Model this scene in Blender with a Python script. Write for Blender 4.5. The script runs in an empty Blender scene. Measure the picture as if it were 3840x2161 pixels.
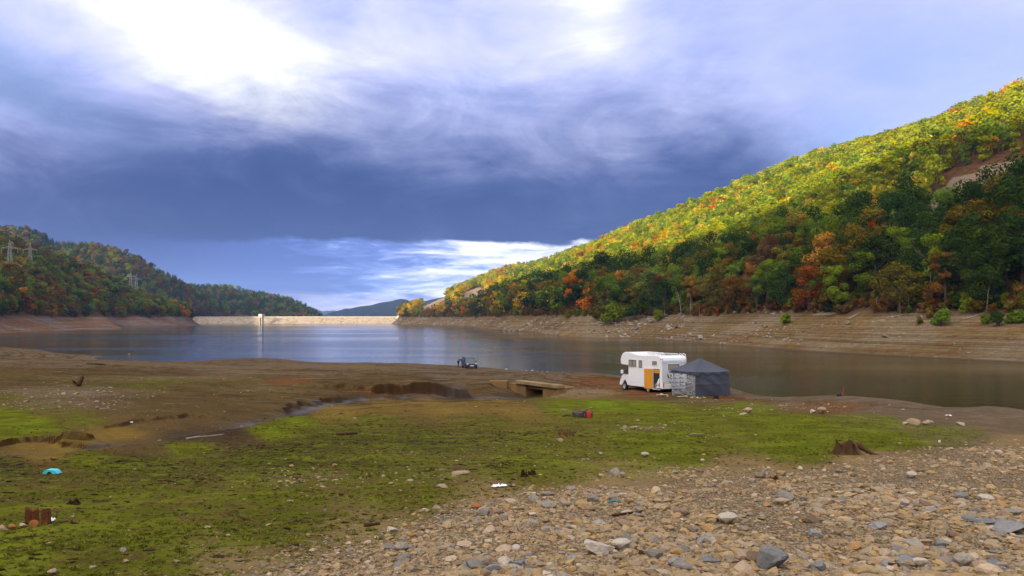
import bpy, bmesh, math, random
import numpy as np
from mathutils import Vector, Matrix, Euler

random.seed(7)
RNG = np.random.default_rng(11)
R = math.radians
scene = bpy.context.scene
COL = scene.collection

# ------------------------------------------------------------------ camera
F_PX, CX, HZ, EYE = 2987.0, 1920.0, 1195.0, 8.0     # focal length in photo pixels, centre column, horizon row, eye height over the lake
cam_d = bpy.data.cameras.new('camera')
cam_d.sensor_width = 36.0
cam_d.lens = 36.0 * F_PX / 3840.0
cam_d.shift_y = (HZ - 1080.5) / 3840.0
cam_d.clip_start = 0.1
cam_d.clip_end = 40000.0
cam = bpy.data.objects.new('camera', cam_d)
COL.objects.link(cam)
cam.location = (0, 0, EYE)
cam.rotation_euler = (R(90), 0, 0)
scene.camera = cam

# ------------------------------------------------------------------ light
EXPOSURE = 0.85
SKY_GAIN = 0.62
SUN_DIR = Vector((0.60, 0.80, -0.21)).normalized()      # the way the light travels: low, from behind on the left
sun_el = math.asin(-SUN_DIR.z)
sun_az = math.atan2(-SUN_DIR.x, -SUN_DIR.y)
sun_d = bpy.data.lights.new('sun', 'SUN')
sun_d.energy = 5.0
sun_d.angle = R(0.9)
sun_d.color = (1.0, 0.87, 0.66)
sun = bpy.data.objects.new('sun', sun_d)
COL.objects.link(sun)
sun.rotation_euler = SUN_DIR.to_track_quat('-Z', 'Y').to_euler()
sun.location = (0, -50, 400)

vs = scene.view_settings
scene.display_settings.display_device = 'sRGB'
vs.view_transform = 'Standard'
vs.look = 'None'
vs.exposure = EXPOSURE
vs.gamma = 1.0
vs.use_curve_mapping = False
cy = scene.cycles
cy.use_denoising = True
try:
    cy.denoiser = 'OPENIMAGEDENOISE'
except Exception:
    pass
cy.max_bounces = 6
cy.diffuse_bounces = 3
cy.glossy_bounces = 3
cy.transmission_bounces = 4
cy.transparent_max_bounces = 8
cy.volume_bounces = 0
cy.caustics_reflective = False
cy.caustics_refractive = False
cy.use_adaptive_sampling = True
cy.adaptive_threshold = 0.012
cy.sample_clamp_indirect = 6.0


# ------------------------------------------------------------------ node maths helper
class NT:
    """Small helper that writes maths into a node tree."""
    def __init__(self, tree):
        self.t = tree

    def node(self, kind, **kw):
        n = self.t.nodes.new(kind)
        for k, v in kw.items():
            setattr(n, k, v)
        return n

    def put(self, sock, v):
        if isinstance(v, bpy.types.NodeSocket):
            self.t.links.new(v, sock)
        else:
            sock.default_value = v

    def m(self, op, a, b=0.0, c=0.0, clamp=False):
        n = self.node('ShaderNodeMath', operation=op)
        n.use_clamp = clamp
        self.put(n.inputs[0], a)
        self.put(n.inputs[1], b)
        self.put(n.inputs[2], c)
        return n.outputs[0]

    def add(self, a, b): return self.m('ADD', a, b)
    def sub(self, a, b): return self.m('SUBTRACT', a, b)
    def mul(self, a, b): return self.m('MULTIPLY', a, b)
    def div(self, a, b): return self.m('DIVIDE', a, b)
    def mad(self, a, b, c): return self.m('MULTIPLY_ADD', a, b, c)

    def sstep(self, x, lo, hi):
        n = self.node('ShaderNodeMapRange', interpolation_type='SMOOTHSTEP')
        self.put(n.inputs[0], x)
        if lo <= hi:
            n.inputs[1].default_value, n.inputs[2].default_value = lo, hi
            n.inputs[3].default_value, n.inputs[4].default_value = 0.0, 1.0
        else:
            n.inputs[1].default_value, n.inputs[2].default_value = hi, lo
            n.inputs[3].default_value, n.inputs[4].default_value = 1.0, 0.0
        return n.outputs[0]

    def lin(self, x, lo, hi, a=0.0, b=1.0):
        n = self.node('ShaderNodeMapRange')
        self.put(n.inputs[0], x)
        for i, v in enumerate((lo, hi, a, b)):
            n.inputs[1 + i].default_value = v
        return n.outputs[0]

    def mix(self, f, a, b, blend='MIX'):
        n = self.node('ShaderNodeMix', data_type='RGBA', blend_type=blend)
        self.put(n.inputs[0], f)
        for sock, v in ((n.inputs[6], a), (n.inputs[7], b)):
            if isinstance(v, (tuple, list)) and len(v) == 3:
                v = (*v, 1.0)
            self.put(sock, v)
        return n.outputs[2]

    def xyz(self, x, y, z):
        n = self.node('ShaderNodeCombineXYZ')
        for i, v in enumerate((x, y, z)):
            self.put(n.inputs[i], v)
        return n.outputs[0]

    def sep(self, v):
        n = self.node('ShaderNodeSeparateXYZ')
        self.put(n.inputs[0], v)
        return n.outputs

    def noise(self, vec, scale, detail=4.0, rough=0.55, dist=0.0, color=False):
        n = self.node('ShaderNodeTexNoise')
        if vec is not None:
            self.put(n.inputs['Vector'], vec)
        n.inputs['Scale'].default_value = scale
        n.inputs['Detail'].default_value = detail
        n.inputs['Roughness'].default_value = rough
        n.inputs['Distortion'].default_value = dist
        return n.outputs[1 if color else 0]

    def ramp(self, x, stops, interp='LINEAR'):
        n = self.node('ShaderNodeValToRGB')
        n.color_ramp.interpolation = interp
        el = n.color_ramp.elements
        while len(el) < len(stops):
            el.new(0.5)
        for e, (p, c) in zip(el, stops):
            e.position = p
            e.color = (*c, 1.0) if len(c) == 3 else c
        self.put(n.inputs[0], x)
        return n.outputs[0]

    def vmul(self, v, s):
        n = self.node('ShaderNodeVectorMath', operation='MULTIPLY')
        self.put(n.inputs[0], v)
        n.inputs[1].default_value = s
        return n.outputs[0]


# ------------------------------------------------------------------ sky
def make_world():
    w = bpy.data.worlds.new('World')
    scene.world = w
    w.use_nodes = True
    t = w.node_tree
    t.nodes.clear()
    N = NT(t)
    gen = N.node('ShaderNodeTexCoord').outputs['Generated']
    x, y, z = N.sep(gen)
    U = N.m('ARCTAN2', x, y)                    # bearing, 0 straight ahead
    V = N.m('ARCSINE', z)                       # height above the horizon
    zc = N.m('MAXIMUM', z, 0.0)
    k = N.add(zc, 0.22)
    P = N.xyz(N.div(x, k), N.div(y, k), 0.0)    # cloud deck seen in perspective
    S = N.xyz(N.mul(x, 1.0), N.mul(y, 1.0), N.mul(z, 2.6))
    n_big = N.sub(N.noise(P, 0.85, 5, 0.5, 0.6), 0.5)
    n_mid = N.sub(N.noise(P, 2.6, 6, 0.55, 0.8), 0.5)
    n_s = N.sub(N.noise(S, 3.2, 7, 0.56, 0.5), 0.5)
    n_f = N.sub(N.noise(S, 9.0, 6, 0.6, 0.4), 0.5)
    n_g = N.sub(N.noise(S, 5.0, 8, 0.66, 1.2), 0.5)

    def blob(px, py, su, sv, amp, rot=0.0):
        u0 = math.atan((px - CX) / F_PX)
        v0 = math.atan((HZ - py) / F_PX * math.cos(u0))
        du, dv = N.sub(U, u0), N.sub(V, v0)
        c, s = math.cos(rot), math.sin(rot)
        a = N.div(N.mad(du, c, N.mul(dv, s)), su)
        b = N.div(N.mad(du, -s, N.mul(dv, c)), sv)
        r2 = N.mad(a, a, N.mul(b, b))
        return N.mul(N.m('EXPONENT', N.mul(r2, -1.0)), amp)

    # bright upper deck
    quiet = N.mad(N.sstep(U, 0.10, 0.42), -0.62, 1.0)
    L = N.mad(N.add(N.mul(n_big, 0.45), N.add(N.mul(n_s, 1.0), N.add(N.mul(n_f, 0.40), N.mul(n_g, 0.55)))), quiet, 0.42)
    for b in (blob(560, 10, 0.15, 0.09, 0.56), blob(840, 200, 0.11, 0.055, 0.34, -0.5), blob(1000, 360, 0.10, 0.045, 0.25),
              blob(2260, 10, 0.06, 0.07, 0.30), blob(1560, 300, 0.16, 0.04, 0.22), blob(2050, 130, 0.10, 0.05, 0.18),
              blob(-60, 180, 0.14, 0.10, -0.30), blob(120, 380, 0.20, 0.035, -0.28, -0.45), blob(60, 520, 0.10, 0.035, 0.30, -0.4),
              blob(1750, 360, 0.10, 0.05, -0.20), blob(3500, 120, 0.30, 0.22, 0.08), blob(3050, 380, 0.12, 0.10, -0.10)):
        L = N.add(L, b)
    L = N.add(L, N.mul(N.sstep(V, 0.42, 0.90), 0.66))
    deck = N.ramp(N.mul(L, 0.62), [(0.0, (0.26, 0.37, 0.70)), (0.24, (0.46, 0.53, 0.93)), (0.42, (0.70, 0.73, 1.05)),
                                   (0.56, (1.02, 1.04, 1.16)), (0.72, (1.30, 1.31, 1.38)), (1.0, (1.9, 1.88, 1.85))])
    # clear sky shows through on the right, low down
    sky = N.node('ShaderNodeTexSky', sky_type='NISHITA')
    sky.sun_disc = False
    sky.sun_elevation = sun_el
    sky.sun_rotation = sun_az
    sky.altitude = 600
    sky.air_density = 1.2
    sky.dust_density = 0.6
    sky.ozone_density = 3.0
    clear = N.vmul(sky.outputs[0], (0.13, 0.135, 0.15))
    hole = N.mul(N.mul(N.sstep(U, 0.22, 0.48), N.sstep(V, 0.40, 0.18)), N.sstep(n_s, 0.20, -0.12))
    hole = N.mul(hole, 0.75)
    clear = N.mix(0.6, clear, (0.36, 0.52, 1.05))
    deck = N.mix(hole, deck, clear)

    # the dark storm cloud
    Vw = N.add(V, N.add(N.mul(n_s, 0.12), N.add(N.mul(n_f, 0.04), N.mul(n_g, 0.07))))
    top = N.add(N.mul(N.sstep(U, -0.25, -0.62), -0.045), 0.236)
    dk = N.sstep(N.sub(Vw, top), 0.085, -0.055)
    right = N.sstep(N.add(N.sub(U, N.mul(V, -0.2)), N.mul(n_s, 0.18)), 0.47, 0.27)
    far_left = N.sstep(U, -1.5, -0.9)
    dk = N.mul(dk, N.mul(right, far_left))
    depth = N.sstep(N.sub(Vw, top), 0.02, -0.09)
    dcol = N.mix(depth, (0.110, 0.158, 0.390), (0.034, 0.066, 0.232))
    dcol = N.mix(N.m('ADD', N.mul(n_g, 1.3), 0.04, clamp=True), dcol, (0.125, 0.175, 0.40))
    rain = N.mul(N.sstep(V, 0.10, 0.02), N.sstep(U, -0.18, -0.34))
    dcol = N.mix(N.mul(rain, 0.6), dcol, (0.115, 0.175, 0.50))
    col = N.mix(dk, deck, dcol)

    # the bright gap under the cloud base
    base = N.add(V, N.add(N.mul(n_f, 0.034), N.mul(n_s, 0.018)))
    under = N.mul(N.sstep(base, 0.0975, 0.0905), N.sstep(U, 0.62, 0.45))
    streak = N.xyz(N.mul(U, 7.0), N.mul(V, 46.0), 0.7)
    g1 = N.noise(streak, 1.0, 6, 0.58, 0.9)
    g2 = N.noise(streak, 2.7, 5, 0.6, 0.5)
    bright = N.add(N.mad(g1, 1.7, N.mul(g2, 0.9)), N.lin(U, -0.40, -0.02, -1.72, -0.50))
    gap_l = N.ramp(bright, [(0.0, (0.085, 0.145, 0.47)), (0.30, (0.155, 0.25, 0.68)), (0.52, (0.42, 0.52, 0.95)),
                            (0.72, (0.95, 0.97, 1.12)), (1.0, (1.25, 1.25, 1.28))])
    low = N.mul(N.sstep(N.add(V, N.mul(n_f, 0.016)), 0.036, 0.014), N.sstep(U, -0.40, -0.20))
    glow = N.mix(N.m('ADD', N.mul(N.sub(g2, 0.5), 3.0), 0.45, clamp=True), (0.50, 0.53, 0.85), (1.02, 0.90, 0.88))
    gap_l = N.mix(N.mul(low, 0.85), gap_l, glow)
    edge = N.mul(N.sstep(U, -0.52, -0.25), 1.0)
    gap_l = N.mix(edge, dcol, gap_l)
    col = N.mix(N.mul(under, far_left), col, gap_l)
    # broad warm glow added to the unseen sky sunward, to light van and gravel
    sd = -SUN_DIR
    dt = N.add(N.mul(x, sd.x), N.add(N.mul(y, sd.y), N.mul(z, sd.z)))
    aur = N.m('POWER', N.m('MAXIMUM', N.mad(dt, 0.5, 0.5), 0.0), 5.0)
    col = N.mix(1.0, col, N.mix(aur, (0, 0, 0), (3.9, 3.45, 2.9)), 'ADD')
    # below the horizon: dull ground colour
    col = N.mix(N.sstep(z, -0.002, -0.03), col, (0.10, 0.11, 0.12))

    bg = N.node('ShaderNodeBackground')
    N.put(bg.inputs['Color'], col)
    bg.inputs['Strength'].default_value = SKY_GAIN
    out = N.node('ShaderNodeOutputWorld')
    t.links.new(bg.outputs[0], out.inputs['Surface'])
    w.cycles.sampling_method = 'MANUAL'
    w.cycles.sample_map_resolution = 1024


make_world()


# ------------------------------------------------------------------ general helpers
def tag(o, label=None, cat=None, group=None, kind=None):
    if label: o['label'] = label
    if cat: o['category'] = cat
    if group: o['group'] = group
    if kind: o['kind'] = kind
    return o


def empty(name, loc=(0, 0, 0), rz=0.0):
    o = bpy.data.objects.new(name, None)
    o.empty_display_size = 0.2
    COL.objects.link(o)
    o.location = loc
    o.rotation_euler = (0, 0, rz)
    return o


def link(name, me, parent=None, loc=None, rot=None, scale=None):
    o = bpy.data.objects.new(name, me)
    COL.objects.link(o)
    if parent is not None: o.parent = parent
    if loc is not None: o.location = loc
    if rot is not None: o.rotation_euler = rot
    if scale is not None: o.scale = scale if hasattr(scale, '__len__') else (scale,) * 3
    return o


class MB:
    """Collects simple shapes into one mesh."""
    def __init__(self):
        self.v, self.f, self.mi = [], [], []
        self.cur = 0

    def put(self, vs_, fs_):
        b = len(self.v)
        self.v.extend([tuple(p) for p in vs_])
        for f in fs_:
            self.f.append(tuple(i + b for i in f))
            self.mi.append(self.cur)
        return self

    def box(self, c, s, M=None):
        hx, hy, hz = s[0] / 2, s[1] / 2, s[2] / 2
        p = [Vector((sx * hx, sy * hy, sz * hz)) for sx in (-1, 1) for sy in (-1, 1) for sz in (-1, 1)]
        if M is not None: p = [M @ q for q in p]
        p = [q + Vector(c) for q in p]
        return self.put(p, [(0, 1, 3, 2), (4, 6, 7, 5), (0, 4, 5, 1), (2, 3, 7, 6), (0, 2, 6, 4), (1, 5, 7, 3)])

    def prism(self, poly, y0, y1, inset=0.0):
        """poly in the xz plane, extruded along y; inset pulls the two caps' rims in for a soft edge"""
        n = len(poly)
        cx = sum(p[0] for p in poly) / n
        cz = sum(p[1] for p in poly) / n
        rings = []
        if inset:
            def sh(p):
                d = math.hypot(p[0] - cx, p[1] - cz) or 1
                return (p[0] - (p[0] - cx) / d * inset, p[1] - (p[1] - cz) / d * inset)
            sm = [sh(p) for p in poly]
            s = 1 if y1 > y0 else -1
            rings = [(sm, y0), (poly, y0 + s * inset), (poly, y1 - s * inset), (sm, y1)]
        else:
            rings = [(poly, y0), (poly, y1)]
        vs_ = [(p[0], yy, p[1]) for ring, yy in rings for p in ring]
        fs_ = []
        for k in range(len(rings) - 1):
            for i in range(n):
                j = (i + 1) % n
                fs_.append((k * n + i, k * n + j, (k + 1) * n + j, (k + 1) * n + i))
        fs_.append(tuple(range(n))[::-1])
        fs_.append(tuple((len(rings) - 1) * n + i for i in range(n)))
        return self.put(vs_, fs_)

    def tube(self, p0, p1, r0, r1=None, n=8, caps=True):
        r1 = r0 if r1 is None else r1
        p0, p1 = Vector(p0), Vector(p1)
        q = (p1 - p0).to_track_quat('Z', 'Y')
        vs_ = []
        for p, r in ((p0, r0), (p1, r1)):
            for i in range(n):
                a = 2 * math.pi * i / n
                vs_.append(p + q @ Vector((r * math.cos(a), r * math.sin(a), 0)))
        fs_ = [(i, (i + 1) % n, n + (i + 1) % n, n + i) for i in range(n)]
        if caps:
            fs_ += [tuple(range(n))[::-1], tuple(range(n, 2 * n))]
        return self.put(vs_, fs_)

    def path(self, pts, radii, n=7):
        pts = [Vector(p) for p in pts]
        vs_, fs_ = [], []
        for k, (p, r) in enumerate(zip(pts, radii)):
            a = pts[max(k - 1, 0)]
            b = pts[min(k + 1, len(pts) - 1)]
            q = (b - a).to_track_quat('Z', 'Y')
            for i in range(n):
                t = 2 * math.pi * i / n
                vs_.append(p + q @ Vector((r * math.cos(t), r * math.sin(t), 0)))
        for k in range(len(pts) - 1):
            for i in range(n):
                j = (i + 1) % n
                fs_.append((k * n + i, k * n + j, (k + 1) * n + j, (k + 1) * n + i))
        fs_ += [tuple(range(n))[::-1], tuple((len(pts) - 1) * n + i for i in range(n))]
        return self.put(vs_, fs_)

    def lathe(self, prof, n=20, axis='z', c=(0, 0, 0), closed=False):
        vs_, fs_ = [], []
        m = len(prof)
        for i in range(n):
            a = 2 * math.pi * i / n
            for r, h in prof:
                if axis == 'z': p = (r * math.cos(a), r * math.sin(a), h)
                else: p = (r * math.cos(a), h, r * math.sin(a))
                vs_.append((p[0] + c[0], p[1] + c[1], p[2] + c[2]))
        for i in range(n):
            j = (i + 1) % n
            for k in range(m if closed else m - 1):
                l = (k + 1) % m
                fs_.append((i * m + k, j * m + k, j * m + l, i * m + l))
        return self.put(vs_, fs_)

    def build(self, name, mats, parent=None, smooth=False, bevel=0.0, fix=True):
        me = bpy.data.meshes.new(name)
        me.from_pydata(self.v, [], self.f)
        if not isinstance(mats, (list, tuple)): mats = [mats]
        for m in mats: me.materials.append(m)
        if len(mats) > 1:
            me.polygons.foreach_set('material_index', self.mi)
        if fix or bevel:
            bm = bmesh.new()
            bm.from_mesh(me)
            bmesh.ops.recalc_face_normals(bm, faces=bm.faces)
            if bevel:
                ed = [e for e in bm.edges if len(e.link_faces) == 2 and e.calc_face_angle(0) > 0.5]
                bmesh.ops.bevel(bm, geom=ed, offset=bevel, segments=2, profile=0.6, affect='EDGES', clamp_overlap=True)
            bm.to_mesh(me)
            bm.free()
        if smooth:
            me.shade_smooth()
        me.update()
        return link(name, me, parent)


_mats = {}


def mat(name, col, rough=0.7, metal=0.0, var=0.25, scale=6.0, bump=0.0, bscale=30.0, spec=None, obj_var=0.0, coord='Object', second=None):
    """Plain procedural material: base colour broken up by noise, optional bump and per-object variation."""
    if name in _mats: return _mats[name]
    m = bpy.data.materials.new(name)
    m.use_nodes = True
    t = m.node_tree
    N = NT(t)
    b = t.nodes['Principled BSDF']
    tc = N.node('ShaderNodeTexCoord').outputs[coord]
    n = N.noise(tc, scale, 5, 0.6)
    k = N.mad(N.sub(n, 0.5), 2.4 * var, 1.0)
    if obj_var:
        oi = N.node('ShaderNodeObjectInfo').outputs['Random']
        k = N.mul(k, N.lin(oi, 0, 1, 1 - obj_var, 1 + obj_var))
    base = (*col, 1.0)
    if second:
        base = N.mix(N.sstep(N.noise(tc, scale * 0.37, 4, 0.6), 0.45, 0.62), col, second)
    c = N.node('ShaderNodeVectorMath', operation='SCALE')
    N.put(c.inputs[0], base[:3] if isinstance(base, tuple) else base)
    N.put(c.inputs['Scale'], k)
    t.links.new(c.outputs[0], b.inputs['Base Color'])
    b.inputs['Roughness'].default_value = rough
    b.inputs['Metallic'].default_value = metal
    b.inputs['Specular IOR Level'].default_value = spec if spec is not None else (0.0 if rough > 0.8 else 0.4)
    if bump:
        bn = N.node('ShaderNodeBump')
        bn.inputs['Strength'].default_value = bump
        bn.inputs['Distance'].default_value = 0.02
        N.put(bn.inputs['Height'], N.noise(tc, bscale, 5, 0.65))
        t.links.new(bn.outputs[0], b.inputs['Normal'])
    _mats[name] = m
    return m


# ------------------------------------------------------------------ numpy noise
def _hash(ix, iy, seed):
    h = (ix.astype(np.int64) * 374761393 + iy.astype(np.int64) * 668265263 + seed * 1442695041) & 0xFFFFFFFF
    h = ((h ^ (h >> 13)) * 1274126177) & 0xFFFFFFFF
    h = h ^ (h >> 16)
    return (h & 0xFFFFFF) / float(0xFFFFFF)


def vnoise(x, y, seed=0):
    x = np.asarray(x, float); y = np.asarray(y, float)
    ix, iy = np.floor(x), np.floor(y)
    fx, fy = x - ix, y - iy
    fx = fx * fx * (3 - 2 * fx); fy = fy * fy * (3 - 2 * fy)
    a = _hash(ix, iy, seed); b = _hash(ix + 1, iy, seed)
    c = _hash(ix, iy + 1, seed); d = _hash(ix + 1, iy + 1, seed)
    return (a + (b - a) * fx) * (1 - fy) + (c + (d - c) * fx) * fy


def fbm(x, y, octv=4, seed=0, gain=0.5):
    s = 0.0; amp = 1.0; tot = 0.0
    for o in range(octv):
        s = s + amp * (vnoise(x * 2 ** o + 17.3 * o, y * 2 ** o - 9.1 * o, seed + o) - 0.5)
        tot += amp; amp *= gain
    return s / tot * 2.0            # about -1 .. 1


def sst(x, a, b):
    t = np.clip((x - a) / (b - a), 0, 1)
    return t * t * (3 - 2 * t)


def w_at(px, py, D):
    """the place at depth D that the photograph shows at px, py"""
    return ((px - CX) / F_PX * D, D, EYE - (py - HZ) / F_PX * D)


def to_px(X, Y, Z):
    Ys = np.maximum(Y, 0.5)
    return CX + F_PX * X / Ys, HZ + F_PX * (EYE - Z) / Ys


# ------------------------------------------------------------------ the near ground: survey points (column, row, depth)
def plane_pt(px, py):
    k = (py - HZ) / F_PX
    return (px, py, (8 - 6.66) / (k - 0.0727))


SURV = []
for py in (2400, 2161, 1990, 1850, 1750, 1690):
    for px in (-900, 0, 700, 1400, 2100, 2800, 3500, 4500):
        edge = 1722 - 0.05 * max(px, 0) - 0.00011 * max(px, 0) ** 2
        if px <= 1100 and py < edge + 12: continue
        SURV.append(plane_pt(px, py))
SURV += [plane_pt(*p) for p in ((1500, 1620), (2000, 1620), (2600, 1620), (3300, 1620), (4300, 1640), (1300, 1570), (1700, 1560), (2200, 1550), (2700, 1550),
                                (0, 1724), (-700, 1745), (300, 1703), (700, 1645), (900, 1608), (1080, 1568), (1200, 1545), (3200, 1545))]
SURV += [  # stream bed and the flats beyond it
    (-700, 1740, 18.5), (0, 1712, 20.1), (300, 1690, 21.7), (600, 1655, 24.0), (850, 1620, 27.4), (1060, 1575, 34.0), (1200, 1520, 45.0), (1400, 1493, 55.0),
    (1550, 1489, 59.5), (1700, 1488, 64.0), (1860, 1487, 68.5), (1980, 1487, 70.5), (1500, 1520, 43.0), (1650, 1505, 52.0), (1850, 1500, 58.0), (2000, 1500, 56.5), (2080, 1488, 62.0), (2150, 1475, 64.5),
    (700, 1590, 28.6), (700, 1560, 30.5), (500, 1530, 33.0), (300, 1600, 26.5), (100, 1560, 29.9), (0, 1620, 24.2), (-700, 1620, 24.0), (0, 1500, 38.2),
    (300, 1500, 39.2), (700, 1500, 41.0), (1000, 1500, 45.5), (950, 1550, 35.0), (-700, 1500, 38.0),
    (0, 1430, 56.0), (0, 1400, 73.0), (300, 1425, 61.0), (300, 1460, 48.5), (700, 1430, 63.6), (700, 1460, 51.8), (700, 1395, 90.0), (300, 1385, 95.0),
    (1000, 1430, 71.0), (1000, 1460, 57.5), (1000, 1385, 105.0), (1300, 1400, 93.0), (1300, 1430, 73.7), (1300, 1462, 61.0), (1600, 1400, 98.0), (1600, 1440, 73.0),
    (1600, 1462, 64.5), (1800, 1450, 72.0), (1830, 1430, 76.0), (1860, 1462, 71.5), (0, 1340, 140.0), (-700, 1400, 73.0), (-700, 1340, 140.0), (300, 1360, 118.0),
    # the causeway road
    (1755, 1384, 118.0), (1900, 1400, 100.0), (1900, 1420, 84.0), (2000, 1413, 82.0), (2100, 1425, 76.0), (2200, 1430, 73.5), (2250, 1460, 64.8), (2335, 1461, 65.5), (2430, 1471, 62.0), (2430, 1488, 58.5),
    (2480, 1440, 70.5), (2607, 1488, 56.0), (2745, 1476, 58.0), (2700, 1500, 53.9), (3000, 1500, 50.5), (3155, 1492, 52.7), (3155, 1515, 46.0), (3500, 1530, 43.5), (3840, 1548, 41.0), (3840, 1590, 30.0), (3840, 1568, 35.0), (3600, 1545, 39.0), (3600, 1578, 31.0), (3400, 1511, 47.5), (3400, 1530, 41.0), (3400, 1560, 33.0), (4200, 1602, 32.5), (4200, 1640, 25.0), (3155, 1535, 39.5),
]
for px, py in ((-700, 1290), (0, 1287), (140, 1312), (390, 1336), (340, 1346), (500, 1353), (700, 1357), (930, 1344), (1030, 1345), (1150, 1357), (1500, 1363), (1700, 1371), (1800, 1378), (1900, 1387), (2060, 1401)):
    D = EYE * F_PX / (py - HZ)
    SURV.append((px, py, D))
_c = [w_at(*s) for s in SURV]
# the lake side of the shore and of the causeway
for px, py in ((-700, 1290), (0, 1287), (140, 1312), (390, 1336), (700, 1357), (930, 1344), (1150, 1357), (1500, 1363), (1700, 1371), (1900, 1387)):
    D = EYE * F_PX / (py - HZ)
    for k, z in ((1.18, -2.2), (1.8, -6.0), (3.0, -9.0)):
        _c.append(((px - CX) / F_PX * D * k, D * k, z))
EDGE = [(36.0, 22.0, 3.6), (31.0, 32.0, 3.4), (26.3, 41.0, 3.15), (21.8, 52.7, 2.75), (17.9, 64.0, 2.3), (14.2, 79.0, 1.75), (9.2, 96.0, 1.15), (4.0, 107.0, 0.85), (-0.8, 115.0, 0.62)]
for x, y, z in EDGE:
    n = Vector((0.93, 0.37))
    _c.append((x, y, z))
    _c.append((x + n.x * 5.5, y + n.y * 5.5, -0.6))
    _c.append((x + n.x * 20, y + n.y * 20, -4.0))
    _c.append((x + n.x * 60, y + n.y * 60, -8.0))
_c = np.array(_c)


def _warp(X, Y):
    r = np.hypot(X, Y)
    a = np.arctan2(X, Y)
    return np.stack([np.clip(a, -0.80, 0.95) * 1.7, np.log(np.maximum(r, 3.2))], -1)


def _tps(P, val, lam=2e-4):
    n = len(P)
    d = np.linalg.norm(P[:, None] - P[None], axis=-1)
    K = np.where(d > 0, d * d * np.log(np.maximum(d, 1e-9)), 0) + lam * np.eye(n)
    A = np.zeros((n + 3, n + 3))
    A[:n, :n] = K
    A[:n, n] = 1; A[:n, n + 1:] = P
    A[n, :n] = 1; A[n + 1:, :n] = P.T
    b = np.zeros(n + 3); b[:n] = val
    return np.linalg.solve(A, b)


_P = _warp(_c[:, 0], _c[:, 1])
_W = _tps(_P, _c[:, 2])


def base_z(X, Y):
    X = np.asarray(X, float); Y = np.asarray(Y, float)
    sh = X.shape
    Q = _warp(X.ravel(), Y.ravel())
    out = np.empty(len(Q))
    for i in range(0, len(Q), 20000):
        q = Q[i:i + 20000]
        d2 = ((q[:, None] - _P[None]) ** 2).sum(-1)
        out[i:i + 20000] = 0.5 * (d2 * np.log(np.maximum(d2, 1e-18))) @ _W[:len(_P)] + _W[len(_P)] + q @ _W[len(_P) + 1:]
    return np.maximum(out, -10).reshape(sh)


def poly_dist(X, Y, pts):
    """distance to a polyline, and signed side (positive towards the camera side = below the line on the picture)"""
    best = np.full(X.shape, 1e9); side = np.zeros(X.shape); along = np.zeros(X.shape)
    L = 0.0
    tot = sum(math.hypot(b[0] - a[0], b[1] - a[1]) for a, b in zip(pts, pts[1:]))
    for a, b in zip(pts, pts[1:]):
        dx, dy = b[0] - a[0], b[1] - a[1]
        l = math.hypot(dx, dy)
        t = np.clip(((X - a[0]) * dx + (Y - a[1]) * dy) / (l * l), 0, 1)
        qx, qy = X - a[0] - t * dx, Y - a[1] - t * dy
        d = np.hypot(qx, qy)
        s = np.sign(dx * (Y - a[1]) - dy * (X - a[0]))
        m = d < best
        best = np.where(m, d, best); side = np.where(m, s, side); along = np.where(m, (L + t * l) / tot, along)
        L += l
    return best, side, along


def _scarp_pts(lst):
    return [w_at(*p)[:2] for p in lst]


# low earth cliffs along the stream: (points column,row,depth left to right), height of the lip, length over which it dies out behind
SCARPS = [
    (_scarp_pts([(1380, 1487, 57.5), (1480, 1482, 60.5), (1600, 1482, 62.5), (1720, 1484, 64.5), (1800, 1489, 66.0)]), 0.85, 7.0, 0.22),
    (_scarp_pts([(1050, 1560, 36.5), (1120, 1532, 42.0), (1240, 1505, 48.5), (1330, 1495, 53.0)]), 0.26, 4.0, 0.15),
    (_scarp_pts([(330, 1620, 25.6), (450, 1600, 26.8), (560, 1580, 28.6), (720, 1568, 30.0), (860, 1575, 30.5), (960, 1590, 31.0)]), 0.13, 5.0, 0.10),
    (_scarp_pts([(-80, 1695, 21.2), (100, 1672, 22.2), (280, 1662, 22.6), (410, 1645, 23.3)]), 0.20, 5.0, 0.10),
    (_scarp_pts([(180, 1680, 21.8), (330, 1672, 22.2), (420, 1662, 22.6)]), 0.16, 2.0, 0.10),
]


def ground_z(X, Y):
    X = np.asarray(X, float); Y = np.asarray(Y, float)
    z = base_z(X, Y)
    r = np.hypot(X, Y)
    jx, jy = fbm(X * 0.9, Y * 0.9, 4, 31), fbm(X * 0.9, Y * 0.9, 4, 57)
    for pts, h, Lb, wd in SCARPS:
        d, s, al = poly_dist(X + 0.7 * jx, Y + 0.7 * jy, pts)
        sd = d * s                       # points run left to right, so the far side is positive
        taper = sst(al, 0.0, 0.12) * (1 - sst(al, 0.88, 1.0))
        lip = sst(sd, -wd * 0.3, wd) * np.exp(-np.maximum(sd, 0) / Lb) * taper
        z = z + h * lip * (0.75 + 0.5 * vnoise(X * 0.7, Y * 0.7, 91))
    px, py = to_px(X, Y, z)
    terr = sst(Y, 40, 50) * (1 - sst(Y, 90, 115)) * (1 - sst(px, 1450, 1700))      # old waterlines cut little steps into the far flats
    q = z / 0.20 + 0.5 * fbm(X * 0.05, Y * 0.05, 3, 5)
    z = z + terr * 0.20 * 0.65 * (np.abs(((q % 1.0) - 0.5) * 2) ** 3 - 0.25)
    z = z + 0.035 * fbm(X * 0.7, Y * 0.7, 3, 3) * np.clip(r / 14, 0.35, 2.2) + 0.012 * fbm(X * 4.0, Y * 4.0, 3, 8)
    grassy = (1 - sst(Y, 40, 60))
    z = z + 0.020 * grassy * np.maximum(fbm(X * 2.2, Y * 3.2, 3, 77), 0) ** 1.5 * 2
    return z


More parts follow.
